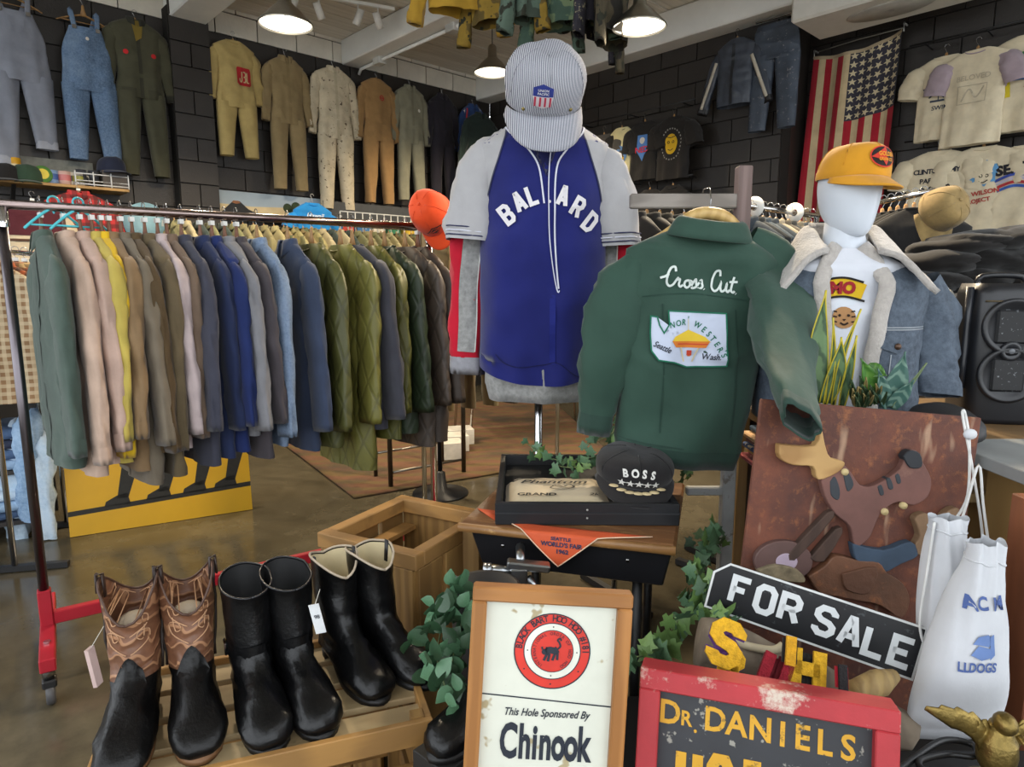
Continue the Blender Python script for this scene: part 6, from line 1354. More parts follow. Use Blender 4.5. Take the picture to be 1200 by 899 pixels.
def boot(label, toe, heel_dir, mat, kind, seed=0, sc=1., group=None):
    """toe = world point of the toe tip on the crate; heel_dir = yaw so that local +x points to the toe"""
    t = thing('leather_boot', label, 'boot', (0, 0, 0), (0, 0, heel_dir), group)
    d = Vector((math.cos(heel_dir), math.sin(heel_dir), 0)); t.location = toe - d * .235 * sc; t.scale = (sc,) * 3
    hs = {'western': .25, 'engineer': .262, 'plain': .252}[kind]; n = 28; ft = .5
    sec = []      # (front x, front z, back x, back z, half width)
    for k in range(7):
        q = k / 6; z = hs - (hs - .15) * q; sec.append((.068 - .006 * math.sin(PI * q) + .004 * q, z, -.072 + .012 * q, z, .053 - .006 * q))
    sec += [(.074, .132, -.062, .11, .044), (.09, .115, -.068, .07, .042), (.108, .104, -.074, .045, .041), (.128, .094, -.06, .03, .04), (.15, .083, -.02, .03, .041), (.172, .074, .05, .026, .045), (.195, .066, .11, .018, .049), (.214, .058, .16, .015, .049), (.228, .048, .2, .014, .044), (.237, .036, .222, .014, .034), (.24, .026, .235, .016, .02)]
    rs = []
    rgx = random.Random(seed); o = rgx.uniform(0, 9)
    for i, (fx_, fz, bx, bz, w) in enumerate(sec):
        ring = []
        for j in range(n):
            a = 2 * PI * j / n; c_, s_ = math.cos(a), math.sin(a); p_ = .8 if i > 9 else 1
            u = .5 + .5 * sgp(c_, p_); x = bx + (fx_ - bx) * u; z = bz + (fz - bz) * u; y = w * sgp(s_, p_)
            if i > 9: y *= 1 + .18 * (1 - u) - .12 * u
            z += 0 if i > 0 else 0
            if i == 0 and kind == 'western': z += .05 * abs(s_) ** 2 - .03 * max(0, c_) ** 1.5 - .012 * max(0, -c_)
            if i == 1 and kind == 'western': z += .02 * abs(s_) ** 2 - .012 * max(0, c_)
            if i == 0 and kind == 'plain': z += .02 * abs(s_) - .018 * max(0, c_) ** 2
            if i == 0 and kind == 'engineer': z += .014 * max(0, -c_) - .01 * max(0, c_)
            nz = noise.noise(Vector((x * 22 + o, y * 22, z * 26))) * .004 + (noise.noise(Vector((x * 55 + z * 40, y * 12 + o, z * 55))) * .006 if 6 <= i <= 14 else 0)
            v = Vector((x, y, z)); v += Vector((nz, nz * (1 if y > 0 else -1), nz)); ring.append(v)
        rs.append(ring)
    up_ = M('#0a0a0b', .3, var=.35, scale=16, bump=.8, bscale=22, spec=.35)
    foot0 = 9
    if kind == 'western':
        # collar of the vamp is scalloped: shaft colour above, black foot below
        MB().loft(rs[:11]).build('shaft', mat, t); MB().loft([[p + (p - sum(r, Vector()) / n) * .012 for p in r] for r in rs[8:]], (False, True)).build('vamp', M('#0d0c0c', .38, var=.35, scale=22, bump=.9, bscale=30, spec=.3), t)
        b = MB(); b.loft(rs); bv_ = b.bvh()
        tongue = MB(); fxs = []
        for u in range(9):
            row = []
            for v in range(9):
                y = (u / 8 - .5) * .06; z = .10 + .055 * (v / 8) * (1 - (abs(y) / .031) ** 1.6); h = bv_.ray_cast(Vector((1, y, z)), Vector((-1, 0, 0))); row.append((h[0] + Vector((.003, 0, .001))) if h[0] else Vector((.08, y, z)))
            fxs.append(row)
        tongue.add([p for r in fxs for p in r], [[a * 9 + b_, a * 9 + b_ + 1, (a + 1) * 9 + b_ + 1, (a + 1) * 9 + b_] for a in range(8) for b_ in range(8)]).build('vamp_tongue', M('#0d0c0c', .38, var=.35, scale=22, bump=.9, bscale=30, spec=.3), t)
        for s in (-1, 1): MB().tube([rs[i][j] * 1.0 + Vector((0, s * .003, 0)) for i in range(0, 9) for j in ((7,) if s > 0 else (21,))], .003, 6).build('side_piping', M('#2b201a', .5), t)
        top = rs[0]; MB().tube(top + [top[0]], .0025, 6).build('top_binding', M('#4a3226', .5), t)
        inn = M('#15120f', .6)
        for s in (-1, 1):
            j = 7 if s > 0 else 21; MB().tube([rs[0][j] + Vector((0, s * .006, -.03)), rs[0][j] + Vector((0, s * .005, .008)), rs[0][j] + Vector((0, -s * .006, .006)), rs[0][j] + Vector((0, -s * .008, -.04))], .009, 6, flat=.3, ref=Vector((0, 1, 0))).build('pull_strap', M('#2f1f18', .5), t)
        MB().ell((-.005, 0, hs - .06), (.045, .036, .022), 12, 8).build('paper_stuffing', M('#c9c0b0', .9, var=.2, bump=.6), t)
        # tooled scroll stitching on the front of the shaft
        for s in (-1, 1):
            for base in (.18, .215, .25):
                pts = [(s * .004, base - .02), (s * .018, base - .012), (s * .034, base), (s * .036, base + .02), (s * .022, base + .024), (s * .016, base + .012), (s * .026, base + .006), (s * .03, base + .034)]
                cv = []
                for y, z in [(p.x, p.y) for p in crv([(a_, b_, 0) for a_, b_ in pts], 4)]:
                    h = bv_.ray_cast(Vector((1, y, z)), Vector((-1, 0, 0)))
                    if h[0]: cv.append(h[0] + Vector((.0015, 0, 0)))
                if len(cv) > 3: MB().tube(cv, .0013, 5).build('stitching', M('#b58b68', .7), t)
    else:
        MB().loft(rs, (False, True)).build('upper', up_, t); top = rs[0]; MB().tube(top + [top[0]], .0025 if kind == 'engineer' else .003, 6).build('top_binding', M('#17171a', .35) if kind == 'engineer' else M('#a89a86', .6), t)
        if kind == 'engineer':
            r = rs[7]; ce = sum(r, Vector()) / n
            MB().loft([[ce + (p - ce) * 1.05 + Vector((0, 0, dz)) for p in r] for dz in (.014, -.014)]).build('ankle_strap', up_, t)
            MB().box((.0, -.05, .122), (.03, .006, .03)).build('buckle', CHROME, t, sm=False, bevel=.003)
            for s in (-1, 1): MB().ell((-.03, s * .047, .118), (.006, .004, .006), 8, 5).build('stud', CHROME, t)
            None
        else:
            MB().loft([[Vector((p.x * .93, p.y * .93, p.z - .004)) for p in rs[0]], [Vector((p.x * .86, p.y * .86, p.z - .05)) for p in rs[0]], [Vector((p.x * .74, p.y * .7, p.z - .1)) for p in rs[0]]], (False, True)).build('lining', M('#c3b48f', .8, var=.12), t)
            for s in (-1, 1): MB().tube([rs[0][7 if s > 0 else 21] + Vector((0, -s * .004, .004)), rs[0][7 if s > 0 else 21] + Vector((0, -s * .008, -.05))], .009, 6, flat=.3, ref=Vector((0, 1, 0))).build('pull_strap', M('#17171a', .5), t)
            MB().ell((0, 0, .0), (.001, .001, .001), 4, 2) if False else None
        if kind == 'engineer': MB().loft([[Vector((p.x * .94, p.y * .94, p.z - .002)) for p in rs[0]], [Vector((p.x * .8, p.y * .78, p.z - .1)) for p in rs[0]]], (False, True)).build('lining', M('#0d0d0e', .7), t)
    # sole and heel
    out = []
    for k in range(28):
        a = 2 * PI * k / 28; x = .085 + .158 * math.cos(a); w = .034 + .016 * smooth(.02, .17, x) ; w *= 1.0 if x < .2 else math.sqrt(max(.12, 1 - ((x - .2) / .046) ** 2)); w *= 1.0 if x > -.04 else math.sqrt(max(.1, 1 - ((x + .04) / .036) ** 2))
        out.append((x, w * sgp(math.sin(a), .55)))
    def slab(pts, z0, z1): b = MB(); b.loft([[Vector((x, y, z0)) for x, y in pts], [Vector((x, y, z1)) for x, y in pts]], (True, True)); return b
    b = MB(); b.loft([[Vector((x, y, (.022 if x < .03 else .022 - .02 * smooth(.03, .12, x)) - (.002 if x > .1 else 0) * 0)) for x, y in out], [Vector((x, y, .032 if x < .03 else .032 - .018 * smooth(.03, .12, x))) for x, y in out]], (True, True)); b.build('sole', M('#7a5535' if kind == 'western' else '#141313', .55, var=.15), t)
    hl = [(x, y) for x, y in out if x < .0]; hl = sorted(hl, key=lambda p: math.atan2(p[1], p[0] + .03)); slab([(min(x, 0), y) for x, y in hl], 0, .023).build('heel', M('#191615', .55), t)
    return t
WB = M('#6f4a34', .5, kind='tooled', h2='#a67a58', var=.35, scale=20, bump=.7)
def bt(px, py, z=BZ): return onz(px, py, z)
TD_ = [R(-62), R(-62), R(-58), R(-58), R(-48), R(-44)]
boot('brown tooled western boot with black foot, outermost on the crate', bt(138, 924), R(-70), WB, 'western', 1, 1.06)
boot('brown tooled western boot with black foot beside the engineer boots', bt(236, 897), R(-62), WB, 'western', 2, 1.06)
boot('black engineer boot with ankle strap next to the western boots', bt(320, 886), R(-60), None, 'engineer', 3, 1.04)
boot('black engineer boot with ankle strap next to the pale-lined boots', bt(382, 868), R(-56), None, 'engineer', 4, 1.04)
b5 = boot('black pull-on boot with pale lining and a white price tag', bt(448, 826), R(-52), None, 'plain', 5, 1.02)
boot('black pull-on boot with pale lining beside the pine crate', bt(503, 808), R(-46), None, 'plain', 6, 1.02)
boot('black boot lying low beside the framed sign, only its toe in view', onz(506, 893, PT + .12), R(-132), None, 'engineer', 7, .95)
tg_ = boxo('shoe_box', M('#1c1a18', .7), (0, 0, 0), (.1, .26, .118)); lo = onz(506, 893, PT + .12); tg_.location = (lo.x + .08, lo.y + .1, PT + .0595); tg_.rotation_euler = (0, 0, R(-42)); tag(tg_, 'dark box under the low black boot', 'box')
tg = thing('price_tag', 'white paper price tag hanging on the black pull-on boot', 'tag', aty(369, 712, 1.28)); MB().box((.004, 0, -.025), (.022, .001, .065), rotm('Y', R(-12))).build('card', M('#c9cbcc', .6), tg, sm=False); MB().tube([(0, 0, .005), (.006, .02, .03)], .0008, 4).build('string', M('#c9c5bb', .8), tg)
Flat().text('98', (.004, -.02), .008, .02, rot=R(12)).build('handwriting', INK, tg, y=-.0022)
tg = thing('price_tag', 'narrow pinkish price tag hanging on the outer western boot', 'tag', aty(107, 765, 1.22)); MB().box((.002, 0, -.03), (.008, .02, .08), rotm('Y', R(-8))).build('card', M('#b79e98', .6), tg, sm=False); MB().tube([(0, 0, .01), (.01, .03, .04)], .0008, 4).build('string', M('#c9c5bb', .8), tg)

# ================================================================== trailing ivy
IV = [M('#3f6344', .5, kind='leaf', h2='#7d9a78', var=.2), M('#35573a', .5, kind='leaf', h2='#6a8a62', var=.2), M('#5a7d3f', .5, kind='leaf', h2='#8aa565', var=.2)]
def leafmesh(kind):
    mb = MB()
    if kind == 'ivy':
        rim = [(0, -.08), (.3, -.3), (.62, -.12), (.45, .12), (.85, .35), (.5, .45), (.38, .55), (0, 1.1), (-.38, .55), (-.5, .45), (-.85, .35), (-.45, .12), (-.62, -.12), (-.3, -.3)]
    else:
        rim = [(0, 0), (.28, .08), (.45, .35), (.4, .65), (.2, .92), (0, 1.15), (-.2, .92), (-.4, .65), (-.45, .35), (-.28, .08)]
    v = [(0, .25, .06)] + [(x, y, -.12 * abs(x) + .02 * y) for x, y in rim]; n = len(rim); mb.add(v, [[0, 1 + i, 1 + (i + 1) % n] for i in range(n)]); me = mb.mesh('leaf'); me.materials.append(IV[0]); me.polygons.foreach_set('use_smooth', [True] * len(me.polygons)); return me
LME = {'ivy': leafmesh('ivy'), 'pothos': leafmesh('pothos')}
def vine(name, label, stems, size, kind='ivy', seed=0, mats=None, per=1):
    """stems: lists of (px, py, y) points; a leaf hangs at every sampled node and faces roughly the street"""
    t = thing(name, label, 'ivy' if kind == 'ivy' else 'plant', aty(*stems[0][0])); r = random.Random(seed); o0 = Vector(t.location)
    for s_ in stems:
        P = crv([aty(*p) - o0 for p in s_], 4); MB().tube(P, .0018, 5).build('stem', M('#5d6a44', .7), t)
        for i in range(0, len(P)):
            for _ in range(per):
                o = bpy.data.objects.new('leaf', LME[kind]); COL.objects.link(o); o.parent = t
                o.location = P[i] + Vector((r.uniform(-1, 1), r.uniform(-.8, .2), r.uniform(-1, 1))) * size * .7
                o.rotation_euler = (R(r.uniform(40, 115)), R(r.uniform(-35, 35)), R(r.uniform(-60, 60)) + R(r.choice((0, 0, 180)) * 0)); 
                if r.random() < .6: o.rotation_euler[1] += R(r.choice((120, -120, 180)))
                k = size * r.uniform(.75, 1.25); o.scale = (k, k, k); recolor(o, r.choice(mats or IV))
    return t
IVD = [M('#2c4530', .45, kind='leaf', h2='#4f6d4c', var=.25), M('#355a3a', .45, kind='leaf', h2='#7fae8a', var=.25), M('#26402b', .4, kind='leaf', h2='#3f5f40', var=.2)]
vine('ivy_garland', 'ivy garland trailing over the display case beside the BOSS cap', [[(618, 520, 2.2), (640, 535, 2.1), (665, 540, 2.05), (700, 535, 2.05)], [(650, 545, 2.02), (668, 548, 1.99), (690, 545, 2.0)], [(690, 520, 2.1), (715, 510, 2.1), (720, 500, 2.15)]], .026, 'ivy', 1)
vine('ivy_garland', 'ivy garland hanging down beside the FOR SALE sign', [[(838, 618, 1.75), (828, 645, 1.7), (815, 690, 1.6), (800, 720, 1.5), (775, 755, 1.35)], [(822, 700, 1.4), (835, 720, 1.33), (850, 735, 1.3)], [(790, 740, 1.42), (765, 765, 1.3), (745, 770, 1.25)], [(812, 660, 1.6), (822, 680, 1.5), (828, 710, 1.4)]], .032, 'ivy', 2, per=2)
vine('ivy_sprig', 'short ivy sprig behind the desk beside the ladder', [[(790, 580, 2.25), (797, 565, 2.25), (800, 555, 2.25)], [(816, 640, 1.95), (832, 630, 1.95), (845, 640, 1.95)]], .03, 'ivy', 3)
vine('pothos_plant', 'dark glossy trailing plant between the pine crate and the framed sign', [[(545, 690, 1.5), (530, 705, 1.45), (510, 720, 1.4), (490, 745, 1.35)], [(540, 700, 1.45), (520, 730, 1.4), (512, 770, 1.32), (520, 800, 1.28), (528, 822, 1.25)], [(545, 720, 1.42), (535, 750, 1.38), (530, 775, 1.33)], [(548, 740, 1.4), (540, 770, 1.36), (500, 790, 1.33)]], .04, 'pothos', 4, IVD, per=2)
pp = aty(540, 740, 1.5); pt_ = MB().lathe([(0, 0), (.07, 0), (.085, .34), (.075, .34), (.07, .3), (0, .3)], 24).build('plant_pot', M('#241f1b', .6), None); pt_.location = (pp.x + .06, 1.5, PT); tag(pt_, 'dark pot behind the framed sign holding the trailing plant', 'pot')
# ================================================================== background racks and shelves
PROTO = {}
def bgarment(kind, mat, label, group, loc, rotz, cat, sx=1., sz=1., name=None):
    if kind not in PROTO:
        if kind == 'trousers': g = trousers('hung_trousers', label, (0, 0, 0), (0, 0, 0), mat, group, W=.19, rise=.26, leg=.7, seed=301, D=.03)[0]
        else:
            c = Cut(W=.21, L=.7, D=.038, neck=.07, seed={'shirt': 302, 'jacket': 303, 'tee': 304}[kind], fold=.007)
            g = garment({'shirt': 'hung_shirt', 'jacket': 'hung_jacket', 'tee': 'hung_tee'}[kind], label, cat, (0, 0, 0), (0, 0, 0), mat, group, c, sang=7, slen=.5 if kind != 'tee' else .16, sr=(.07, .05) if kind != 'tee' else (.09, .085), col='shirt' if kind != 'tee' else 'crew', cuff=kind != 'tee')[0]
        PROTO[kind] = g
    else: g = copy_tree(PROTO[kind])
    g.location = loc; g.rotation_euler = (0, 0, rotz); g.scale = (sx, 1, sz); g['label'] = label; g['group'] = group; g['category'] = cat
    def rc(o):
        for ch in o.children: recolor(ch, mat); rc(ch)
    rc(g); return g
def railthing(name, label, a, b, z, legs=True, mat=CHROME, r=.014, base=0., feet=.5):
    d = (b - a); L_ = math.hypot(d.x, d.y); t = thing(name, label, 'garment rack', (a.x, a.y, base), (0, 0, math.atan2(d.y, d.x)))
    MB().tube([(-.04, 0, z - base), (L_ + .04, 0, z - base)], r, 10).build('rail', mat, t)
    for x in (-.02, L_ + .02):
        MB().tube([(x, 0, 0), (x, 0, z - base)], r, 10).build('upright', mat, t)
        if feet: MB().box((x, 0, .02), (.035, feet, .03)).build('foot', BLKM, t, sm=False)
    return t, L_
def fill(kind, a, b, z, cols, labels, group, cat, hst='wood', jit=5, perp=None, sz=1., sx=1., hgroup=None):
    d = b - a; d.z = 0; n = len(cols); ang = math.atan2(d.y, d.x) - PI / 2
    for i, m in enumerate(cols):
        p = a + d * ((i + .5) / n); yaw = ang + R(random.uniform(-jit, jit)); p.z = z
        lab = labels[i] if isinstance(labels, (list, tuple)) else labels
        hanger(Vector((p.x, p.y, z + .016)), yaw, 'wooden hanger ' + (hgroup or 'on a background garment rack'), 'hangers ' + (hgroup or 'on the background racks'), hst, .19)
        bgarment(kind, m, lab, group, (p.x, p.y, z - .072), yaw, cat, sx, sz)
# --- long rail in front of the left wall: surplus trousers and shirts
a, b = lw(196, 246, .75), lw(486, 273, .75); z = (a.z + b.z) / 2
railthing('garment_rack', 'long steel garment rack of army surplus behind the rolling rack', a, b, z)
cc = [M('#5d5c3e', .85, kind='camo', h2='#8a8258', bscale=7), cloth('#8d8560'), cloth('#6a6a4a'), cloth('#9a9072'), M('#4a5238', .85, kind='camo', h2='#7a6a48', bscale=7), cloth('#77704f'), cloth('#2f3a36')]
cols = [cc[(i * 3 + i // 4) % 7] for i in range(26)]
fill('shirt', a, b, z, cols, ['army surplus shirt on the long rack behind the work shirts, ' + ('camouflage', 'sand', 'moss', 'pale khaki', 'dark camouflage', 'khaki', 'dark green')[cc.index(m)] for m in cols], 'surplus shirts on the long rack', 'shirt', hgroup='on the long surplus rack')
# --- plaid shirts and knitwear at the near left
a, b = aty(-25, 288, 3.3), aty(42, 286, 3.9); z = 1.66
railthing('garment_rack', 'short steel rack of plaid flannel shirts', a, b, z)
cols = [M(h, .85, kind='plaid', h2=g, bscale=8) for h, g in (('#8a6a4a', '#c9b898'), ('#a5552f', '#3a3a34'), ('#b59a6c', '#7a3a2a'), ('#6a6a48', '#c9a878'), ('#9a4a3a', '#d8c9a8'), ('#7a5a3a', '#2f3f4a'))]
fill('shirt', a, b, z, cols, ['plaid flannel shirt on the short rack, ' + s for s in ('tan and cream', 'rust and charcoal', 'sand and maroon', 'olive and tan', 'brick and cream', 'brown and slate')], 'plaid flannels on the short rack', 'shirt', 'brown', hgroup='on the short flannel rack')
p = lw(38, 238, .45); c = Cut(W=.24, L=.62, D=.05, seed=311, fold=.006)
g, bv, c = garment('knit_sweater', 'cream sweater with a maroon yoke hung below the wall shelf', 'sweater', p, (0, 0, ANG_L), cloth('#b7aa92', bscale=80), None, c, col='crew')
strip(bv, (-.2, .2), -.02, -.27, 'maroon_yoke', cloth('#4a1c26', bscale=80), g, off=.006); strip(bv, (-.2, .2), -.30, -.32, 'stripe', cloth('#4a3428'), g, off=.006)
hanger(p + Vector((0, 0, .08)), ANG_L, 'brown wooden hanger of the cream and maroon sweater', None, 'brown', .19)
p = lw(92, 226, .4); c = Cut(W=.26, L=.6, D=.05, seed=312)
garment('flannel_shirt', 'red and black plaid shirt hung below the wall shelf', 'shirt', p, (0, 0, ANG_L), M('#a82a2c', .85, kind='plaid', h2='#2a1416', bscale=4), None, c); hanger(p + Vector((0, 0, .08)), ANG_L, 'brown wooden hanger of the red plaid shirt', None, 'brown', .19)
for px, s in ((63, 'nearer the maroon sweater'), (92, 'nearer the round blue sign')):
    hanger(onrail(px, RA, rd, RZ) + Vector((0, 0, RZ + .022)), rang + R(20), 'turquoise plastic hanger, empty, ' + s, 'turquoise plastic hangers', 'blue', .1, .03)
bs = thing('round_sign', 'round pale blue sign on the left wall behind the work shirts', 'sign', lw(171, 262, .06), (0, 0, ANG_L)); MB().lathe([(0, .01), (.2, .01), (.2, 0)], 32, mat=rotm('X', R(90))).build('disc', M('#8fb9c9', .5, kind='speck', h2='#d8dcd8', bscale=10), bs)
# --- wall shelf with small goods
a, b = lw(-40, 211, .0), lw(141, 222, 0); zs = lw(70, 218, .15).z; L_ = (b - a).dot(U)
sh = thing('wall_shelf', 'pale wooden wall shelf crowded with mugs and caps', 'shelf', (a.x, a.y, zs), (0, 0, ANG_L)); MB().box((L_ / 2, -.16, -.012), (L_, .32, .025)).build('board', M('#a5814a', .5, kind='wood', h2='#85622f', bscale=6, dirs=(.15, 1, 1)), sh, sm=False, bevel=.003)
for x in (.3, L_ - .3): MB().box((x, -.13, -.08), (.03, .22, .025), rotm('X', R(-38))).build('bracket', BLKM, sh, sm=False)
def onshelf(px, off=.2): q = lw(px, 214, off); return Vector((q.x, q.y, zs + .001))
cap('peaked_hat', 'black cap with white badge on the wall shelf', onshelf(6) + Vector((0, 0, .004)), (0, 0, ANG_L + R(10)), cloth('#1a191a'), w=.12, l=.12, h=.13, brim=.07)
cap('peaked_hat', 'dark green cap with a red emblem on the wall shelf', onshelf(33) + Vector((0, 0, .004)), (0, 0, ANG_L + R(-10)), cloth('#2a3f30'), w=.12, l=.12, h=.14, brim=.07)
cap('peaked_hat', 'navy cap with gold braid above the mug caddy on the shelf', onshelf(132, .18) + Vector((0, 0, .16)), (0, 0, ANG_L + R(20)), cloth('#1c2236'), w=.12, l=.12, h=.13, brim=.08)
bx = boxo('book_stack', M('#3a3430', .6), (0, 0, 0), (.2, .2, .155)); bx.location = onshelf(132, .18) + Vector((0, 0, .079)); bx.rotation_euler = (0, 0, ANG_L); tag(bx, 'dark box under the navy cap on the shelf', 'box')
cn = thing('yellow_can', 'yellow tin can on the wall shelf', 'can', onshelf(18, .13)); MB().lathe([(0, 0), (.055, 0), (.055, .2), (.05, .205), (0, .205)], 18).build('tin', M('#c9961f', .4), cn); MB().lathe([(.056, .06), (.056, .15)], 18).build('paper_band', M('#d8c9a0', .6), cn)
tn = thing('round_badge', 'green and yellow round badge propped on the wall shelf', 'badge', onshelf(51, .25), (0, 0, ANG_L)); MB().lathe([(0, .012), (.07, .01), (.075, 0)], 22, mat=T(0, 0, .075) @ rotm('X', R(80))).build('disc', M('#4a7a3a', .5), tn); MB().lathe([(0, .016), (.045, .014)], 20, mat=T(0, 0, .075) @ rotm('X', R(80))).build('face', M('#c9b52c', .5), tn)
for k, (px, h, s) in enumerate(((61, '#7f9cc4', 'pale blue'), (70, '#c9c4bc', 'white'), (76, '#c9a8a0', 'white with pink print'), (84, '#cfcac0', 'cream'), (92, '#b9b4ac', 'grey white'))):
    mg = thing('china_mug', s + ' china mug in the row on the wall shelf', 'mug', onshelf(px, .2 - .03 * (k % 2)), (0, 0, ANG_L), 'mugs on the wall shelf'); MB().lathe([(0, 0), (.05, 0), (.052, .12), (.046, .12), (.045, .01), (0, .01)], 18).build('cup', M(h, .3), mg)
    MB().tube(crv([(.05, 0, .1), (.085, 0, .09), (.085, 0, .04), (.05, 0, .03)], 4), .008, 6).build('handle', M(h, .3), mg)
    MB().lathe([(.0525, .04), (.0528, .09)], 18).build('printed_band', M(('#3a5a9a', '#a83a3a', '#b86a6a', '#2a2a2a', '#8a8a3a')[k], .4), mg)
cd2 = thing('mug_caddy', 'white wire caddy of dark mugs on the end of the wall shelf', 'caddy', onshelf(118, .2), (0, 0, ANG_L)); MB().box((0, 0, .05), (.42, .16, .006)).build('tray', M('#c9cbcc', .4), cd2, sm=False)
for z in (.02, .11):
    for y in (-.08, .08): MB().tube([(-.21, y, z), (.21, y, z)], .006, 6).build('wire', M('#c9cbcc', .4), cd2)
for k in range(4): MB().lathe([(0, .053), (.042, .053), (.044, .15), (.038, .15), (.036, .06), (0, .06)], 16, mat=T(-.15 + .1 * k, 0, 0)).build('cup', M('#3a3c42', .35), cd2); MB().tube([(-.21 + .14 * k, -.08, .0), (-.21 + .14 * k, -.08, .13)], .006, 6).build('wire', M('#c9cbcc', .4), cd2)
pic = boxo('small_print', M('#6d6f68', .6, var=.3, scale=14), (0, 0, 0), (.6, .015, .24)); pic.location = onshelf(66, .05) + Vector((0, 0, .122)); pic.rotation_euler = (R(-4), 0, ANG_L); tag(pic, 'grey landscape print leaning behind the mugs', 'picture')
# --- panorama painting and blue tee on the left wall
a, b = lw(251, 222, .04), lw(382, 238, .04); hP = a.z - lw(251, 256, .04).z; wP = (b - a).dot(U)
pa_ = thing('panorama_painting', 'long painting of a dark volcano and a tree under a pale sunset sky', 'painting', (a.x, a.y, a.z), (0, 0, ANG_L))
MB().box((wP / 2, 0, -hP / 2), (wP, .02, hP)).build('canvas', M('#9aa9b5', .6, var=.1, scale=2), pa_, sm=False)
Flat().poly([(0, -hP * .45), (wP * .3, -hP * .5), (wP * .7, -hP * .42), (wP, -hP * .5), (wP, -hP), (0, -hP)]).build('sunset_band', M('#c9b78f', .6, var=.15, scale=4), pa_, y=-.0115)
Flat().poly([(0, -hP * .95), (wP * .08, -hP * .6), (wP * .14, -hP * .36), (wP * .2, -hP * .34), (wP * .27, -hP * .6), (wP * .42, -hP * .9), (wP * .5, -hP), (0, -hP)]).build('volcano', M('#1f2024', .7), pa_, y=-.013)
Flat().poly([(wP * .13, -hP * .4), (wP * .145, -hP * .33), (wP * .19, -hP * .33), (wP * .205, -hP * .4), (wP * .17, -hP * .44)]).build('crater', M('#8a5a3a', .7), pa_, y=-.0145)
f = Flat()
for x, z, r_ in ((.62, .45, .16), (.7, .4, .18), (.78, .45, .15), (.66, .6, .13), (.76, .62, .13)): f.ring((wP * x, -hP * z), 0, hP * r_ * 1.1, 14)
f.poly([(wP * .68, -hP * .6), (wP * .72, -hP * .6), (wP * .73, -hP), (wP * .67, -hP)]); f.build('tree', M('#2d3b22', .8, var=.4, scale=20), pa_, y=-.013)
p = lw(366, 238, .5); c = Cut(W=.22, L=.4, D=.05, seed=321); g, bv, c = garment('t_shirt', 'bright blue tee with white script below the painting', 't-shirt', p, (0, 0, ANG_L), cloth('#1f7fc4'), None, c, sang=30, slen=.16, sr=(.09, .085), col='crew', cuff=False)
Flat().text('Hawaii', (0, -.14), .05, .04, shear=.3).build('script', cloth('#c9d8e8'), g, surf=bv, off=.006); hanger(p + Vector((0, 0, .08)), ANG_L, 'white plastic hanger of the bright blue tee', None, 'white', .18)
# --- wire grid shelf on the left wall
a, b = lw(388, 247, .35), lw(500, 262, .35); L_ = (b - a).dot(U); wg = thing('wire_basket', 'white wire grid basket shelf beyond the rolling rack', 'basket', (a.x, a.y, a.z - .32), (0, 0, ANG_L)); WW = M('#c3c3bf', .4)
for k in range(15): MB().tube([(L_ * k / 14, -.2, 0), (L_ * k / 14, -.2, .3)], .006, 5).build('wire', WW, wg)
for z in (0, .15, .3): MB().tube([(0, -.2, z), (L_, -.2, z)], .007, 5).build('wire', WW, wg)
MB().box((L_ / 2, 0, 0), (L_, .42, .012)).build('bottom', WW, wg, sm=False); MB().box((L_ / 2, .19, .2), (L_, .02, .5)).build('back_board', M('#3a3c3e', .6), wg, sm=False)
for s in (0, L_): MB().tube([(s, .2, 0), (s, .2, -1.7)], .015, 6).build('leg', STEEL, wg)
for k, h in enumerate(('#b03a30', '#3a6a9a', '#c9c3b5', '#3a7a5a', '#c9a83a', '#8a2a3a')):
    o = boxo('small_package', M(h, .5, kind='speck', h2='#d8d4c8', bscale=14), (0, 0, 0), (L_ / 8, .14, .16 + .03 * (k % 3))); q = Vector((a.x, a.y, 0)) + U * (L_ * (k + .6) / 6.3) - V * .0 + V * .06; o.location = (q.x, q.y, a.z - .31 + (.16 + .03 * (k % 3)) / 2); o.rotation_euler = (0, 0, ANG_L)
    tag(o, ('red', 'blue', 'cream', 'green', 'yellow', 'maroon')[k] + ' printed package in the white wire basket', 'package', 'packages in the wire basket')
# --- orange cap on the far end of the rolling rack
oc, ob = cap('orange_cap', 'blaze orange cap with a black diamond badge on the far end of the rolling rack', aty(509, 252, 3.34), (R(70), R(-28), R(-20)), cloth('#d8471a', var=.06), w=.10, l=.115, h=.13, brim=.075, seed=14)
Flat().poly([(-.045, .05), (0, .078), (.045, .05), (0, .022)]).build('diamond_badge', cloth('#2a1c16'), oc, surf=ob, off=.003); Flat().line([(-.034, .05), (0, .07), (.034, .05), (0, .03)], .003, True).text('DIAMOND', (0, .05), .008, .05).build('badge_line', cloth('#d8471a'), oc, surf=ob, off=.005, dens=.02)
# --- khaki trousers between the rolling rack and the jersey
a, b = aty(517, 243, 4.0), aty(560, 243, 4.0); z = a.z; railthing('garment_rack', 'short chrome rack of khaki trousers behind the blue jersey', Vector((a.x - .1, 3.9, 0)), Vector((b.x + .5, 4.5, 0)), z)
fill('trousers', Vector((a.x - .1, 3.9, 0)), Vector((b.x + .3, 4.3, 0)), z, [cloth('#6d5b3a'), cloth('#5a4c33'), cloth('#7a6a48'), cloth('#4a4232'), cloth('#6a5e46')], ['olive khaki trousers on the short chrome rack, ' + s for s in ('tan brown', 'dull brown', 'light khaki', 'dark olive', 'stone')], 'khaki trousers on the short chrome rack', 'trousers', hgroup='on the short trouser rack', sz=1.15)
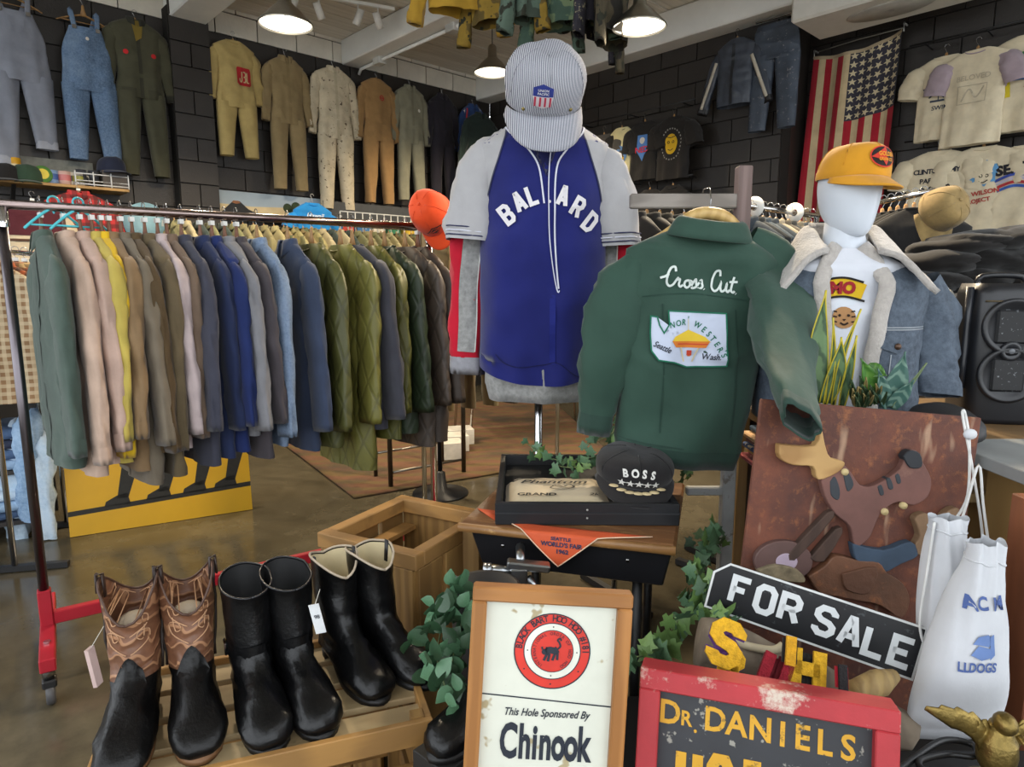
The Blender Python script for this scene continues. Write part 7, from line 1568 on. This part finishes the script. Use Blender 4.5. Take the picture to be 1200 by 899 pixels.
# --- floor stands behind the crate, table with steel legs
p = onz(514, 585, 0); bk = thing('black_stand', 'black metal display stand with a flared base behind the rolling rack', 'stand', (p.x, p.y + .12, 0)); MB().lathe([(0, 0), (.2, 0), (.2, .012), (.05, .04), (.035, .16), (.018, .17)], 24).build('base', BLKM, bk); MB().tube([(0, 0, .16), (0, 0, 1.5)], .017, 10).build('pole', M('#3a383a', .3, .8), bk)
a, b = onz(461, 572, 0), onz(541, 556, 0); z = 1.45
t, L_ = railthing('garment_rack', 'low square-tube garment rack behind the olive liner jackets', a, b, z, mat=M('#5a554e', .3, .9), r=.018, feet=0); MB().tube([(0, 0, .12), (L_, 0, .12)], .01, 8).build('stretcher', M('#8a857c', .3, .9), t); MB().tube([(0, .3, .2), (L_, .3, .2)], .01, 8).build('stretcher', M('#8a857c', .3, .9), t)
for x in (0, L_): MB().tube([(x, .3, 0), (x, .3, 1.45)], .016, 8).build('upright', M('#5a554e', .3, .9), t)
tb_ = thing('side_table', 'low table on slim steel legs behind the blue jersey', 'table', (.15, 6.6, 0), (0, 0, R(20)))
MB().box((0, 0, .74), (1.5, .7, .04)).build('table_top', CABW, tb_, sm=False, bevel=.004)
for x in (-.68, .68):
    for y in (-.28, .28): MB().tube([(x, y, 0), (x * .93, y * .93, .72)], [.012, .02], 8).build('leg', CHROME, tb_)
for k in range(3):
    o = boxo('cardboard_box', M('#c3bfb5', .7), (0, 0, 0), (.24, .2, .14)); o.location = (-.55 + .03 * k, 5.5 + .26 * k, .092); o.rotation_euler = (0, 0, R(15)); tag(o, 'small white cardboard box on the rug behind the jersey stand', 'box', 'white boxes on the rug')
# --- jeans table at the left
jt0 = onz(55, 630, 0); JT = thing('jeans_table', 'black metal shelf table stacked with folded jeans', 'table', (jt0.x, jt0.y, 0), (0, 0, R(30)))
for x in (-1.1, 0):
    for y in (0, .55): MB().box((x, y, .42), (.035, .035, .84)).build('leg', BLKM, JT, sm=False)
for z in (.12, .42, .83): MB().box((-.55, .275, z), (1.13, .58, .025)).build('shelf', M('#2a2624', .5), JT, sm=False)
MB().box((-.0, .275, .3), (.02, .6, .02), rotm('X', R(45))).build('brace', BLKM, JT, sm=False)
JC = [M('#6d8db0', .85, kind='denim', h2='#a9c2da', bscale=50, bump=.4), M('#3a4f70', .85, kind='denim', h2='#5c7598', bscale=50, bump=.4), M('#a8c0d4', .85, kind='denim', h2='#d0dde8', bscale=50, bump=.4), M('#262a3a', .85, kind='denim', h2='#3a4258', bscale=50, bump=.4)]
bpy.context.view_layer.update(); jme = None; jn = 0
for z0, n_ in ((.1325, 3), (.4325, 4), (.8425, 4)):
    for st_ in range(3):
        for k in range(n_):
            if jme is None:
                mb = MB(); mb.loft([ringpts(.17 * s, .24 * s, z, 30, .5, lambda x, y, zz: Vector((x, y, zz + .008 * noise.noise(Vector((x * 9, y * 9, 3)))))) for z, s in ((0, .9), (.008, 1), (.035, 1.02), (.052, .96), (.055, .8))], (True, True)); jme = mb.mesh('folded_jeans'); jme.materials.append(JC[0]); jme.polygons.foreach_set('use_smooth', [True] * len(jme.polygons))
            o = bpy.data.objects.new('folded_jeans', jme); COL.objects.link(o); o.location = JT.matrix_world @ Vector((-.2 - .36 * st_ + random.uniform(-.02, .02), .27 + random.uniform(-.06, -.01), z0 + .058 * k)); o.rotation_euler = (0, 0, R(30 + random.uniform(-9, 9)))
            ci = random.randrange(4); recolor(o, JC[ci]); tag(o, 'folded ' + ('mid blue', 'dark blue', 'bleached pale blue', 'near black')[ci] + ' jeans in a stack on the black metal table, ' + ('bottom shelf', 'middle shelf', 'top')[(.1325, .4325, .8425).index(z0)], 'jeans', 'folded jeans on the black table')
# a few pairs spilling over the edge
for k, (px, py, y) in enumerate(((18, 560, 3.75), (35, 540, 3.7), (52, 560, 3.72))):
    t = sleeve([aty(px, py - 60, y + .12), aty(px - 4, py - 40, y), aty(px - 3, py + 10, y - .02), aty(px + 2, py + 70, y)], .075, .065, k, wr=.012)
    q = thing('draped_jeans', ('bleached', 'mid blue', 'pale')[k] + ' jeans leg draped down from the black metal table', 'jeans', (0, 0, 0), 0, 'jeans hanging over the table edge'); t.build('denim_leg', JC[(2, 0, 2)[k]], q)
# --- yellow poster board
a, b = onz(82, 630, .003), onz(296, 597, .003); yw = math.atan2(b.y - a.y, b.x - a.x); wY = (b - a).length
m = frame(Vector((a.x, a.y, .003)), yw, R(8), 0); YB = mthing('yellow_poster_board', 'yellow board with black painted marching feet standing on the floor', 'poster', m); hY = .66
MB().box((wY / 2, .012, hY / 2), (wY, .02, hY)).build('board', M('#c99a0c', .5, var=.06, scale=3), YB, sm=False)
f = Flat().poly([(0, .12), (wY, .16), (wY, .19), (0, .15)])
for px in (0.28, .5, .7, .88):
    x = wY * px; z0 = .14 + .04 * px; f.poly([(x - .1, z0), (x - .09, z0 + .03), (x - .03, z0 + .06), (x + .025, z0 + .07), (x + .04, z0)]).poly([(x - .03, z0 + .04), (x + .03, z0 + .04), (x + .12, z0 + .3), (x + .1, z0 + .48), (x + .02, z0 + .3)])
f.build('painted_feet', M('#1c1a12', .6, var=.4, scale=40), YB, y=.001)
# ================================================================== racks at the right
a, b = aty(735, 243, 3.0), aty(862, 243, 3.35); z = 1.86
railthing('garment_rack', 'chrome rack of charcoal jackets behind the green jacket', a, b, z)
bl3 = [cloth(h) for h in ('#1f1d1b', '#262420', '#2e2a22', '#1a1a1a', '#332c22', '#22201e')]
fill('jacket', a, b, z, [bl3[i % 6] for i in range(9)], ['dark jacket on the chrome rack behind the green jacket, ' + ('black', 'charcoal', 'dark olive', 'jet black', 'dark brown', 'soot grey')[i % 6] for i in range(9)], 'dark jackets behind the green jacket', 'jacket', hgroup='on the dark jacket rack')
a, b = aty(866, 245, 3.2), aty(955, 250, 3.7); z = 1.86
railthing('garment_rack', 'chrome rack of denim jackets with white size discs', a, b, z)
dc = [M('#262d34', .85, kind='denim', h2='#3a444c', bscale=50), cloth('#24282a'), M('#303a42', .85, kind='denim', h2='#4a5660', bscale=50), cloth('#8a8270'), cloth('#4b463c'), cloth('#5f5a4e')]
cols = [dc[(0, 1, 2, 0, 3, 4, 1, 5, 0, 2, 4, 5)[i]] for i in range(12)]
fill('jacket', a, b, z, cols, ['casual jacket on the rack with white size discs, ' + ('dark denim', 'charcoal', 'mid denim', 'cream', 'brown grey', 'stone')[dc.index(m)] for m in cols], 'jackets on the disc rack', 'jacket', hgroup='on the disc rack')
for px, s in ((884, 'nearer the ladder'), (931, 'nearer the mannequin')):
    q = onrail(px, Vector((a.x, a.y, 0)), (b - a).normalized(), z); t = thing('size_disc', 'white round size divider on the rail, ' + s, 'size disc', (q.x, q.y, z + .0), (0, 0, math.atan2((b - a).y, (b - a).x)), 'white size discs'); MB().lathe([(.017, -.002), (.05, -.002), (.05, .002), (.017, .002), (.017, -.002)], 26, mat=rotm('Y', R(90))).build('ring', M('#d3d2cc', .4), t)
a, b = aty(985, 246, 4.0), aty(1088, 226, 3.2); z = (a.z + b.z) / 2
railthing('garment_rack', 'chrome rack of black tees in front of the flag', a, b, z)
bk3 = [cloth('#151413'), cloth('#1b1917'), cloth('#121111')]
cols = [bk3[i % 3] for i in range(12)]; cols[3] = cloth('#a39c88')
fill('tee', a, b, z, cols, ['black tee on the chrome rack in front of the flag' if i != 3 else 'cream tee among the black tees on the chrome rack' for i in range(12)], 'tees on the chrome rack before the flag', 't-shirt', hgroup='on the black tee rack', sx=1.15)
kc, kb = cap('khaki_cap', 'faded khaki cap hanging from the end of the black tee rack', aty(1098, 248, 2.7), (R(72), R(6), R(10)), cloth('#8a744a', var=.25, scale=20), w=.085, l=.085, h=.11, brim=.075, seed=15)
# --- high shelf with a heap of black sweatshirts
hx0, hx1, hy0 = 1.48, 3.0, 2.38
hs = thing('high_shelf', 'grey high shelf unit heaped with black sweatshirts', 'shelf', ((hx0 + hx1) / 2, hy0 + .25, 0))
MB().box((0, 0, 1.445), (hx1 - hx0, .5, .03)).build('shelf_top', M('#5c554c', .6), hs, sm=False, bevel=.003); MB().box((0, -.24, 1.38), (hx1 - hx0, .02, .1)).build('fascia', M('#5c554c', .6), hs, sm=False); MB().box((0, .0, .98), (hx1 - hx0, .02, .7)).build('back_panel', M('#3a3632', .7), hs, sm=False)
for x in (-.7, .7): MB().box((x, 0, .715), (.04, .46, 1.43)).build('side', M('#4a443c', .6), hs, sm=False)
MB().box((0, 0, 1.0), (hx1 - hx0 - .1, .46, .03)).build('shelf', M('#c3c3c0', .6), hs, sm=False)
rp = random.Random(12)
for k, (px, py, rx, rz) in enumerate(((1075, 330, .17, .055), (1130, 330, .2, .065), (1190, 330, .2, .065), (1090, 308, .17, .06), (1150, 304, .24, .07), (1215, 300, .2, .08), (1125, 287, .18, .05), (1172, 282, .22, .055))):
    p = aty(px, py, 2.63); zc = p.z
    mb = MB(); rs = []
    for i in range(19):
        q = -PI / 2 + PI * i / 18; ring = []
        for j in range(44):
            a_ = 2 * PI * j / 44; v = Vector((rx * math.cos(q) * math.cos(a_), .2 * math.cos(q) * math.sin(a_), rz * math.sin(q)))
            n1 = noise.noise(v * 7 + Vector((k * 3, 0, 0))) * .02 - (1 - min(1, abs(noise.noise(Vector((v.x * 4 + k * 5, v.y * 4, v.z * 17 + v.x * 5)))) * 2.6)) ** 2 * .03
            ring.append(v * (1 + n1 / max(.05, v.length)))
        rs.append(ring)
    mb.loft(rs); o = thing('crumpled_sweatshirt', 'crumpled black sweatshirt in the heap on the high shelf', 'sweatshirt', (p.x, p.y, max(zc, 1.46 + rz * .8)), (0, R(rp.uniform(-8, 8)), R(rp.uniform(-20, 20))), 'heap of black sweatshirts'); mb.build('cloth', cloth(('#100d0b', '#0d0b0a', '#130f0d')[k % 3]), o)
pb2 = thing('sticker_board', 'yellow and multicoloured sticker board under the high shelf', 'board', (aty(1108, 400, 2.5).x, 2.5, aty(1108, 400, 2.5).z)); MB().box((.03, 0, .01), (.2, .01, .2)).build('board', M('#c9b52a', .5), pb2, sm=False)
for x, z_, r_, h in ((-.03, -.03, .03, '#d86a2a'), (.02, .0, .03, '#c9c9c0'), (.05, -.05, .03, '#d8c92a'), (-.04, .02, .02, '#b03a2a'), (.0, -.06, .02, '#3a8a6a'), (.06, .03, .025, '#e0d8c0')): Flat().star((x, z_), r_, .2, .7).build('sticker', M(h, .5), pb2, y=-.006 - r_ * .02)
hp = thing('headphones', 'dark green over-ear headphones hanging under the high shelf', 'headphones', aty(1107, 392, 2.3)); 
for s in (-1, 1): MB().ell((0, s * .035, 0), (.04, .016, .05), 18, 10).build('ear_cup', M('#39423b', .35), hp)
MB().tube(crv([(0, -.035, .05), (0, -.03, .12), (0, 0, .15), (0, .03, .12), (0, .035, .05)], 5), .006, 6).build('headband', M('#8a8a86', .4, .6), hp); MB().tube([(0, 0, .15), (0, .02, .17), (0, .2, .17)], .004, 5).build('hook', STEEL, hp)
# --- jackets hung from the ceiling
for k, (px, py, m, s) in enumerate(((540, 8, cloth('#a5812a'), 'mustard yellow'), (588, 18, M('#8a6f22', .85, kind='camo', h2='#5a4a1e', bscale=9), 'mustard camouflage'), (637, 22, M('#56695c', .85, kind='camo', h2='#39443a', bscale=9), 'blue-green camouflage'), (668, 22, M('#3f5648', .85, kind='camo', h2='#6a7a5a', bscale=9), 'forest camouflage'), (700, 30, M('#24222b', .85, kind='speck', h2='#8a8268', bscale=26), 'dark spotted'), (716, 40, M('#4a4230', .85, kind='camo', h2='#1f1c16', bscale=9), 'brown and black'))):
    q = aty(px, py, 4.7 - .05 * k); c = Cut(W=.23, L=.6, D=.07, seed=400 + k, fold=.012); z = q.z + .56
    garment('ceiling_jacket', s + ' jacket hung from the ceiling between the pendant lamps', 'jacket', (q.x, q.y, z), (0, 0, R((20, -30, 35, -20, 62, 70)[k])), m, 'jackets hung from the ceiling', c, sang=10, slen=.52)
    hanger(Vector((q.x, q.y, z + .075)), 0, 'wooden hanger of the ' + s + ' jacket under the ceiling', 'hangers under the ceiling', 'wood', .19)
q0, q1 = aty(530, 0, 4.72), aty(740, 0, 4.42); cr = thing('ceiling_rail', 'steel rail under the ceiling carrying the hung jackets', 'rail', (q0.x, q0.y, 4.08), (0, 0, math.atan2(q1.y - q0.y, q1.x - q0.x))); Lc = (q1 - q0).length
MB().tube([(-.1, 0, 0), (Lc + .1, 0, 0)], .012, 8).build('rod', STEEL, cr)
for x in (0, Lc): MB().tube([(x, 0, 0), (x, 0, CEIL - 4.08)], .006, 6).build('drop', STEEL, cr)
